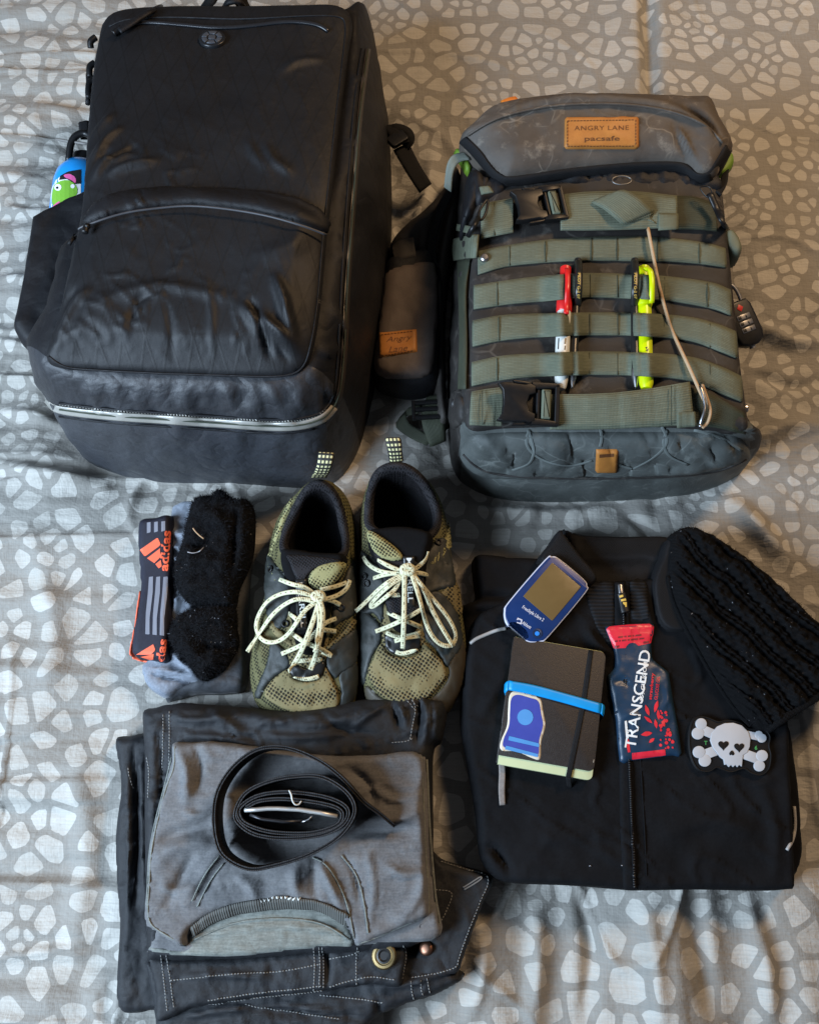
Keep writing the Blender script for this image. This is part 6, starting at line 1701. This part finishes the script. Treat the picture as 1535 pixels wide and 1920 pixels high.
M_yp = plain('yellow_print', L(204, 168, 70), 0.5)
shape_on('tab_print', [[(1160, 1117), (1167, 1115), (1168, 1119), (1161, 1121)], [(1163, 1124), (1172, 1122), (1173, 1126), (1164, 1128)], [(1167, 1129), (1174, 1129), (1174, 1138), (1171, 1138), (1171, 1132), (1168, 1133)]], BZT, M_yp, zt_, lift=.0004, res=1.5)
M_refl = plain('reflective_piping', (0.30, 0.29, 0.28), 0.4)
cord_on('reflective_piping', BJ, [(882, 1206), (892, 1198), (910, 1190), (930, 1182), (948, 1178)], 0.0021, M_refl, jk, lift=.0008)
cord_on('reflective_piping', BJ, [(1488, 1512), (1490, 1545), (1486, 1572), (1474, 1594)], 0.0018, M_refl, jk, lift=.0008)
for (x, y) in ((1176, 1604), (1164, 1622), (1104, 1624)):
    c, n = hit(BJ, x, y); l = rnd.uniform(.0006, .0011)
    tube('lint_fleck', [c + n * .0006, c + n * .0012 + [l, l * .5, 0], c + n * .0008 + [2 * l, 0, 0]], .0004, M_lint, j2, seg=5)

# ------------------------------------------------------------------ cable-knit hat
def knitmat():
    t = NT('black_cable_knit'); c = t.coord()
    m = t.mapping(c, (1, 1, 0.3), (0, 0, math.radians(-52)))
    w = t.math('MULTIPLY', t.wave(m, 90, 'X', 3.0), t.wave(m, 160, 'Y', 3.0)); n = t.noise(c, 500, 3, 0.7); n2 = t.noise(c, 1100, 2)
    col = t.mix(w, (0.0040, 0.0040, 0.0044), (0.0085, 0.0085, 0.0092))
    col = t.mix(t.ramp(n2, [(0.74, (0, 0, 0)), (0.80, (1, 1, 1))]), col, (0.035, 0.045, 0.05))
    t.set(color=col, rough=0.95, spec=0.08, normal=t.bump(t.math('ADD', t.math('MULTIPLY', w, 0.5), t.math('MULTIPLY', n, 0.8)), 0.8, 0.0018)); return t.m
M_knit = knitmat()
hat = thing('knit_hat', 'black cable knit hat lying over the right shoulder of the black jacket', 'hat', P(1400, 1190, .04))
_e = np.array([0.60, 0.80]); _p = np.array([0.80, -0.60])
def knit_fn(x, y, d):
    u = (x - 1270) * _e[0] + (y - 1010) * _e[1]; v = (x - 1270) * _p[0] + (y - 1010) * _p[1]
    v = v + u * -0.16 + 14 * fbm(x / 70 + 3, y / 70, 2)
    k = v / 47.0; cell = np.floor(k); fr = k - cell
    w = u + 3.0 * fbm(x / 9, y / 9, 2)
    thin = (np.exp(-((fr - .07) / .05) ** 2) + np.exp(-((fr - .21) / .05) ** 2)) * (1 + .25 * np.sin(w / 2.6))
    m = np.clip((fr - .30) / .66, 0, 1); band = np.sin(np.pi * m) ** .7
    ph = np.where(m < .5, 1, -1)
    cab = np.sin(w / 7.0 + ph * m * 9 + cell * 2) 
    chv = np.abs(np.sin((w + 16 * np.abs(m - .5)) / 5.2))
    return 0.0075 * thin + 0.0085 * band * (0.8 + .22 * cab) + 0.0030 * band * chv + 0.007 * fbm(x / 60, y / 60, 3) + folds(x, y, [([(1258, 1100), (1300, 1200), (1372, 1320), (1400, 1356)], 10, 0.005)])
hb_ = soft('knit_body', [(1246, 1030), (1252, 1006), (1282, 993), (1326, 1008), (1379, 1043), (1432, 1083), (1484, 1136), (1530, 1178), (1585, 1235), (1580, 1290), (1532, 1314), (1476, 1348), (1436, 1374), (1402, 1366), (1366, 1326), (1332, 1276), (1300, 1224), (1268, 1170), (1250, 1120), (1242, 1070)], 0.036, 0.036, 0.016, M_knit, hat, res=0.0019, sub=5, bottom=-0.004, fn=knit_fn)
BH = bvh_of(hb_)
cord_on('brim_edge', BH, [(1438, 1368), (1476, 1342), (1530, 1308), (1570, 1286)], 0.0042, M_knit, hat, lift=.001)
cord_on('side_seam', BH, [(1252, 1080), (1262, 1130), (1300, 1206), (1340, 1276), (1380, 1334), (1406, 1360)], 0.0026, M_knit, hat, lift=.001)
fuzz(hb_, 6500, 0.0034, M_fuzz, 9, .0002); fuzz(hb_, 150, 0.0014, M_lint, 10, .0003)

# ------------------------------------------------------------------ pocket notebook
nb = thing('pocket_notebook', 'brown black pocket notebook with elastic closure, green page edges and blue sticker', 'notebook', P(1030, 1345, .052))
M_cov = plain('brown_black_cover', L(36, 30, 27), 0.5, bump=0.35, scale=900, var=0.25)
M_page = plain('pale_green_page_edge', L(182, 188, 146), 0.8, bump=0.6, scale=60)
ZN = 0.052
cc = [P(970, 1205, ZN + .015), P(1142, 1219, ZN + .015), P(1108, 1468, ZN + .015), P(925, 1419, ZN + .015)]
ctr = sum(cc) / 4; ux = (cc[1] - cc[0] + cc[2] - cc[3]) / 2; uy = (cc[0] - cc[3] + cc[1] - cc[2]) / 2
NW, NH = np.linalg.norm(ux), np.linalg.norm(uy)
fn_ = frame([ctr[0], ctr[1], ZN], ux)
def booksec(w, h, r):   # rounded only on the right (fore-edge) corners
    out = [(-w / 2, -h / 2)]
    for k in range(7):
        a = math.radians(-90 + 15 * k); out.append((w / 2 - r + r * math.cos(a), -h / 2 + r + r * math.sin(a)))
    for k in range(7):
        a = math.radians(15 * k); out.append((w / 2 - r + r * math.cos(a), h / 2 - r + r * math.sin(a)))
    out.append((-w / 2, h / 2)); return np.array(out)
slab('back_cover', booksec(NW, NH, .007), 0.0, .0018, M_cov, nb, .0006, fn_)
pg = slab('page_block', booksec(NW - .003, NH + .004, .006), .0017, .0134, M_page, nb, .0004, fn_)
cov = slab('front_cover', booksec(NW, NH - .006, .007) + [-.0006, .0042], .0133, .0152, M_cov, nb, .0007, fn_)
BN = bvh_of(cov)
cord_on('worn_cover_edge', BN, [(1128, 1222), (1138, 1228), (1138, 1245), (1128, 1320), (1112, 1430)], .0006, plain('scuffed_edge', L(130, 112, 92), 0.8), cov, lift=.0002)
band_on('elastic_closure', BN, [(1103, 1219), (1086, 1330), (1060, 1456)], [(1112, 1220), (1096, 1330), (1070, 1458)], M_black_web, nb, lift=.0003, t=.0009, n=24, sub=4, z=ZN + .015)
flatband('elastic_closure', [P(1060, 1456, ZN + .016), P(1061, 1464, ZN + .008), P(1062, 1474, ZN - .002)], [P(1070, 1458, ZN + .016), P(1071, 1467, ZN + .008), P(1072, 1477, ZN - .002)], .0008, M_black_web, nb, n=5)
flatband('ribbon_marker', [P(934, 1428, ZN + .006), P(935, 1450, ZN + .004), P(934, 1480, ZN + .003), P(936, 1510, ZN + .003)], [P(946, 1432, ZN + .006), P(947, 1452, ZN + .005), P(946, 1482, ZN + .004), P(947, 1509, ZN + .003)], .0006, fabric('grey_ribbon', L(104, 96, 92), L(128, 120, 114), rough=.5, weave=2600), nb, n=14)
stk = [(953, 1312), (966, 1304), (990, 1310), (1010, 1318), (1016, 1345), (1020, 1370), (1012, 1400), (1010, 1432), (994, 1430), (966, 1418), (938, 1416), (936, 1400), (948, 1370), (950, 1340)]
stp = crm(stk, 4) + [2, -9]
skr = patch('sticker', stp, BN, .0004, plain('sticker_paper', L(206, 196, 176), 0.45), nb, res=4, edge=2)
sc2 = stp.mean(0) + (stp - stp.mean(0)) * .88
sb = shape_on('sticker_field', [sc2], BN, plain('sticker_blue', L(58, 70, 156), 0.4), skr, lift=.0007, res=3)
M_slb = plain('sticker_light_blue', L(76, 140, 200), 0.4)
shape_on('sticker_spot', [circ(984, 1345, 15, 20)], BN, M_slb, skr, lift=.0010, res=3)
shape_on('sticker_stripe', [[(948, 1398), (1008, 1414), (1008, 1420), (946, 1405)], [(954, 1380), (1010, 1394), (1010, 1401), (952, 1388)]], BN, M_slb, skr, lift=.0010, res=3)

# ------------------------------------------------------------------ blue silicone band round the notebook
rb = thing('silicone_band', 'bright blue silicone band wrapped round the brown notebook', 'band', P(1040, 1305, .06))
M_sil = plain('blue_silicone', L(0, 138, 204), 0.45)
band_on('band_front', BN, [(954, 1276), (1000, 1284), (1060, 1300), (1127, 1319)], [(953, 1294), (998, 1303), (1056, 1318), (1125, 1338)], M_sil, rb, lift=.0012, t=.0015, n=24, sub=4, z=ZN + .015)
flatband('band_side', [P(954, 1276, ZN + .017), P(948, 1280, ZN + .012), P(947, 1288, ZN)], [P(953, 1294, ZN + .017), P(947, 1300, ZN + .012), P(946, 1304, ZN)], .0015, M_sil, rb, n=6)
flatband('band_side', [P(1127, 1319, ZN + .017), P(1131, 1322, ZN + .012), P(1131, 1324, ZN)], [P(1125, 1338, ZN + .017), P(1129, 1342, ZN + .012), P(1128, 1346, ZN)], .0015, M_sil, rb, n=6)

# ------------------------------------------------------------------ blue glucose reader
gr = thing('glucose_reader', 'dark blue handheld glucose reader with blank brown screen beside the notebook', 'meter', P(1020, 1130, .05))
ZG = 0.056
M_gb = plain('navy_gloss_plastic', L(18, 46, 96), 0.3, coat=0.3)
M_gw = plain('pale_trim', L(190, 192, 205), 0.35)
M_scr = plain('screen_glass', L(104, 84, 50), 0.22, spec=0.5, var=.05)
g0 = P(1064, 1073, ZG + .014); g1 = P(972, 1181, ZG + .014)
gc = (P(1025, 1048, ZG + .014) + P(1104, 1098, ZG + .014) + P(1014, 1206, ZG + .014) + P(936, 1150, ZG + .014)) / 4
gf = frame([gc[0], gc[1], ZG], P(1064.5, 1073, ZG) - P(975, 1178, ZG), (0.03, -0.02, 1))
GL = 1.17 * np.linalg.norm(P(1064.5, 1073, ZG + .014) - P(975, 1178, ZG + .014)); GW = 1.08 * np.linalg.norm(P(1104, 1098, ZG + .014) - P(1025, 1048, ZG + .014))
def reader(s):   # top end +x; lower end has a dip for the port
    a, b = GL / 2 - s, GW / 2 - s
    pts = [(a, -b + .012), (a - .0035, -b + .0035), (a - .012, -b), (-a + .022, -b), (-a + .010, -b + .003), (-a + .002, -b + .011), (-a, -b + .018), (-a + .003, -.012), (-a + .007, -.007), (-a + .0075, .0), (-a + .007, .007), (-a + .003, .012), (-a, b - .018), (-a + .002, b - .011), (-a + .010, b - .003), (-a + .022, b), (a - .012, b), (a - .0035, b - .0035), (a, b - .012)]
    return crm(pts, 4)
slab('back_shell', reader(.001), 0, .0085, plain('dark_shell', (0.012, 0.02, 0.045), 0.4), gr, .003, gf)
slab('trim_ring', reader(.0006), .0075, .0118, M_gw, gr, .0012, gf)
gb = slab('front_face', reader(.0018), .0105, .0128, M_gb, gr, .0010, gf)
flip = lambda q: q
sx0, sx1, sy = .0035 + .004, GL / 2 - .0085, GW / 2 - .0085
scr = slab('screen', rrect(GL * .52, GW * .70, .001) + [GL * .135, 0], .0126, .0136, M_scr, gr, .0003, gf)
BG = bvh_of(gb)
text_on('front_lettering', 'FreeStyle Libre 2', BG, (998.5, 1151), 33, 8.5, M_gw, gb, width=47, bold=.02, lift=.0004)
text_on('front_lettering', 'Abbott', BG, (987, 1172), 33, 6.5, M_gw, gb, width=19, bold=.02, lift=.0004)
shape_on('front_emblem', [[(968, 1162), (970, 1158), (979, 1162), (977, 1171), (968, 1168), (968.6, 1166), (975, 1168), (976.5, 1163.6), (971, 1161.4), (970, 1163)]], BG, M_gw, gb, lift=.0004, res=.8)
c, n = hit(BG, 1006.5, 1188)
bz = zl(frame(c, (1, 0, 0), n))
ring_ = lathe('home_button', [(-.0005, .0056), (.0006, .0056), (.0008, .0042), (.0004, .0038)], plain('button_rim', (0.01, 0.025, 0.07), 0.3), gr, bz, 20)
lathe('button_dot', [(.0002, .0026), (.0012, .0024), (.0013, .001)], plain('button_blue', L(40, 130, 220), 0.35), ring_, bz, 16)
slab('port_cover', rrect(.006, .016, .002) + [-GL / 2 + .0035, 0], .001, .0090, M_black_plastic, gr, .001, gf)
slab('port_cover', rrect(.004, .010, .0015) + [-GL / 2 + .0045, 0], .0085, .0112, M_black_plastic, gr, .0008, gf)

# ------------------------------------------------------------------ glucose gel packet
pk_ = thing('gel_packet', 'dark blue and red bottle shaped glucose gel packet on the black jacket', 'packet', P(1205, 1300, .052))
def foil(name, c, rough=0.38):
    t = NT(name); k = t.coord(); n = t.noise(k, 90, 4, .6)
    t.set(color=t.mix(n, tuple(v * .94 for v in c), tuple(min(1, v * 1.06) for v in c)), rough=rough, spec=0.5, normal=t.bump(t.noise(k, 70, 3, .5), .18, .003)); return t.m
M_pkb = foil('packet_navy', L(24, 48, 70)); M_pkr = foil('packet_red', L(206, 38, 56))
pout = [(1135, 1180), (1140, 1174), (1180, 1170), (1218, 1169), (1226, 1174), (1224, 1190), (1220, 1205), (1221, 1225), (1224, 1238), (1250, 1258), (1254, 1270), (1262, 1320), (1277, 1412), (1262, 1416), (1247, 1418), (1184, 1426), (1161, 1427), (1154, 1350), (1139, 1276), (1142, 1264), (1152, 1250), (1150, 1216), (1143, 1200)]
BJ3 = bvh_of(j2, pk, pn)
pbk = soft('packet_body', pout, 0.0540, 0.0042, 0.005, M_pkb, pk_, res=.0028, sub=2, edge=.25, tuck=0, pw=1.6, fn=lambda x, y, d: 0.0016 * fbm(x / 14, y / 20, 3) + 0.0025 * np.exp(-(((x - 1200) / 38) ** 2 + ((y - 1320) / 70) ** 2)) + folds(x, y, [([(1152, 1278), (1168, 1276), (1180, 1286)], 4, -.003), ([(1168, 1345), (1184, 1338), (1196, 1345)], 4, .002), ([(1240, 1330), (1250, 1310), (1246, 1290)], 4, .002)]))
BPK = bvh_of(pbk)
shape_on('packet_red_panel', [[(1136, 1180), (1141, 1175), (1180, 1171), (1217, 1170), (1225, 1175), (1223, 1190), (1219, 1206), (1196, 1211), (1190, 1206), (1182, 1205), (1175, 1209), (1172, 1215), (1150, 1216), (1144, 1200)]], BPK, M_pkr, pbk, lift=.0003, z=.06, res=3)
shape_on('packet_red_panel', [[(1184, 1412), (1246, 1405), (1247, 1416), (1184, 1424)]], BPK, M_pkr, pbk, lift=.0003, z=.06, res=3)
M_prtred = plain('packet_red_print', L(206, 38, 50), 0.45); M_prtwh = plain('packet_white_print', L(215, 215, 212), 0.45); M_prtdk = plain('packet_dark_print', L(112, 22, 34), 0.5)
text_on('packet_lettering', 'TRANSCEND', BPK, (1194.5, 1311), -81, 21, M_prtwh, pbk, width=186, bold=.012, lift=.0006, z=.06)
text_on('packet_lettering', '15g GLUCOSE', BPK, (1206.5, 1276), -84, 8.8, M_prtwh, pbk, width=75, bold=.02, lift=.0006, z=.06)
text_on('packet_lettering', 'strawberry', BPK, (1221, 1287), -84, 8, M_prtred, pbk, width=50, bold=.03, lift=.0006, z=.06)
text_on('packet_lettering', 'GLUCOSE GEL', BPK, (1231, 1290), -84, 6, M_prtred, pbk, width=44, bold=.01, lift=.0006, z=.06)
mk_ = []
for (x0, y0, ws) in ((1158, 1193.5, (9, 4, 6, 3, 11)), (1152, 1201, (5, 3, 8, 4, 13, 9))):
    for w_ in ws:
        mk_.append([(x0, y0), (x0 + w_, y0 - w_ * .1), (x0 + w_, y0 - w_ * .1 + 3), (x0, y0 + 3)]); x0 += w_ + 2.5; y0 -= (w_ + 2.5) * .1
mk_ += [[(1152, 1211), (1160, 1210), (1160, 1214), (1152, 1215)], [(1205, 1203), (1215, 1202), (1215, 1206), (1205, 1207)]]
shape_on('packet_small_print', mk_, BPK, M_prtdk, pbk, lift=.0006, z=.06, res=1.5)
# leaf and berry print
lv = []
for (x, y, a, l, w) in ((1216, 1342, -110, 22, 8), (1226, 1336, -75, 24, 8), (1222, 1356, -140, 20, 7), (1234, 1350, -95, 20, 7), (1222, 1374, 170, 22, 10), (1230, 1366, -100, 18, 7), (1240, 1362, -70, 16, 7), (1226, 1384, 140, 14, 7)):
    ca, sa = math.cos(math.radians(a)), math.sin(math.radians(a))
    lv.append([(x + ca * l * t + -sa * w * s_, y + sa * l * t + ca * w * s_) for t, s_ in ((0, 0), (.25, .35), (.55, .45), (.8, .25), (1, 0), (.8, -.25), (.55, -.45), (.25, -.35))])
shape_on('packet_leaf_print', lv, BPK, M_prtred, pbk, lift=.0006, z=.06, res=1.8)
bl = []
for i in range(46):
    x = rnd.uniform(1236, 1263); y = rnd.uniform(1328, 1405)
    if x - 1236 > (y - 1300) * .32: continue
    bl.append(circ(x, y, rnd.uniform(1.6, 3.6), 8))
shape_on('packet_berry_print', bl, BPK, M_prtred, pbk, lift=.0007, z=.06, res=1.5)
shape_on('packet_strip_print', [[(1170, 1352), (1174, 1351), (1178, 1384), (1173, 1386)]], BPK, M_prtwh, pbk, lift=.0005, z=.06, res=2)
shape_on('packet_strip_print', [[(1172, 1388), (1178, 1386), (1181, 1410), (1176, 1411)]], BPK, M_prtred, pbk, lift=.0005, z=.06, res=2)

# ------------------------------------------------------------------ rubber skull patch
sp = thing('skull_patch', 'black rubber patch with grey skull and crossbones with heart eyes', 'patch', P(1370, 1400, .05))
M_rub = plain('black_rubber', (0.005, 0.005, 0.0055), 0.6, spec=.2, bump=.2, scale=500)
M_skull = plain('grey_rubber', L(172, 174, 178), 0.42, var=.06)
ZS = 0.0545
pq = [(1296, 1350), (1310, 1342), (1327, 1345), (1345, 1352), (1363, 1349), (1390, 1355), (1404, 1366), (1430, 1364), (1445, 1379), (1443, 1398), (1447, 1417), (1443, 1442), (1428, 1455), (1409, 1451), (1394, 1442), (1370, 1449), (1351, 1443), (1341, 1440), (1327, 1448), (1308, 1445), (1296, 1428), (1290, 1403), (1290, 1374)]
slab('patch_base', PA(crm(pq, 4), ZS + .003)[:, :2], ZS - .004, ZS + .0028, M_rub, sp, .0009)
rim = crm(pq, 4); rimc = rim.mean(0)
tube('patch_rim', PA(rimc + (rim - rimc) * .965, ZS + .0028), .0009, M_rub, sp, closed=True, seg=6)
def plate(name, poly, z0, z1, mat, bev=.0005): return slab(name, PA(poly, z1)[:, :2], z0, z1, mat, sp, bev)
def bone(ka, kb, ra, rb, sa, sb, w):
    o = [plate('bone_knob', circ(*ka, ra, 18), ZS + .002, ZS + .0048, M_skull), plate('bone_knob', circ(*kb, rb, 18), ZS + .002, ZS + .0046, M_skull)]
    d = np.array(sb, float) - sa; d /= np.linalg.norm(d); nrm = np.array([-d[1], d[0]]) * w
    plate('bone_shaft', [np.array(sa) + nrm, np.array(sb) + nrm, np.array(sb) - nrm, np.array(sa) - nrm], ZS + .002, ZS + .0044, M_skull)
bone((1314, 1357), (1308, 1375), 10.6, 11.6, (1314, 1367), (1340, 1378), 9)
bone((1428, 1384), (1422, 1378), 8.5, 8, (1424, 1382), (1395, 1376), 7)
bone((1310, 1410), (1321, 1426), 11.6, 11.6, (1318, 1416), (1350, 1404), 9.5)
bone((1428, 1417), (1423, 1436), 11, 10.6, (1424, 1424), (1390, 1412), 9.5)
sk_p = [(1331, 1388), (1334, 1374), (1344, 1362), (1358, 1356), (1374, 1355), (1390, 1360), (1402, 1372), (1406, 1386), (1405, 1400), (1400, 1411), (1392, 1416), (1391, 1430), (1390, 1437), (1385, 1434), (1382, 1438), (1378, 1434), (1374, 1438), (1370, 1434), (1366, 1438), (1362, 1433), (1358, 1434), (1356, 1424), (1350, 1420), (1344, 1412), (1336, 1402)]
plate('skull', sk_p, ZS + .002, ZS + .0054, M_skull)
def heart(cx, cy, s, rot=0):
    out = []
    for k in range(24):
        t = 2 * math.pi * k / 24
        x = 16 * math.sin(t) ** 3; y = -(13 * math.cos(t) - 5 * math.cos(2 * t) - 2 * math.cos(3 * t) - math.cos(4 * t))
        out.append((cx + s * x, cy + s * y))
    return out
plate('heart_eye', heart(1355.5, 1397, .62), ZS + .0050, ZS + .0060, M_rub, .0003)
plate('heart_eye', heart(1385, 1401, .60), ZS + .0050, ZS + .0060, M_rub, .0003)
plate('nose_hole', crm([(1371.5, 1407), (1376, 1413), (1373.5, 1416.5), (1371, 1415), (1368, 1416), (1366.5, 1412)], 3), ZS + .0050, ZS + .0060, M_rub, .0003)
BSP = bvh_of(*[o for o in sp.children if o.name.startswith('patch_base')])
M_grn = plain('green_print', L(66, 150, 80), 0.5)
text_on('patch_lettering', 'T', BSP, (1322, 1393), 0, 7.5, M_grn, sp, bold=.01, lift=.0006, z=ZS)
text_on('patch_lettering', '6', BSP, (1416, 1402), 4, 8, M_grn, sp, bold=.02, lift=.0006, z=ZS)
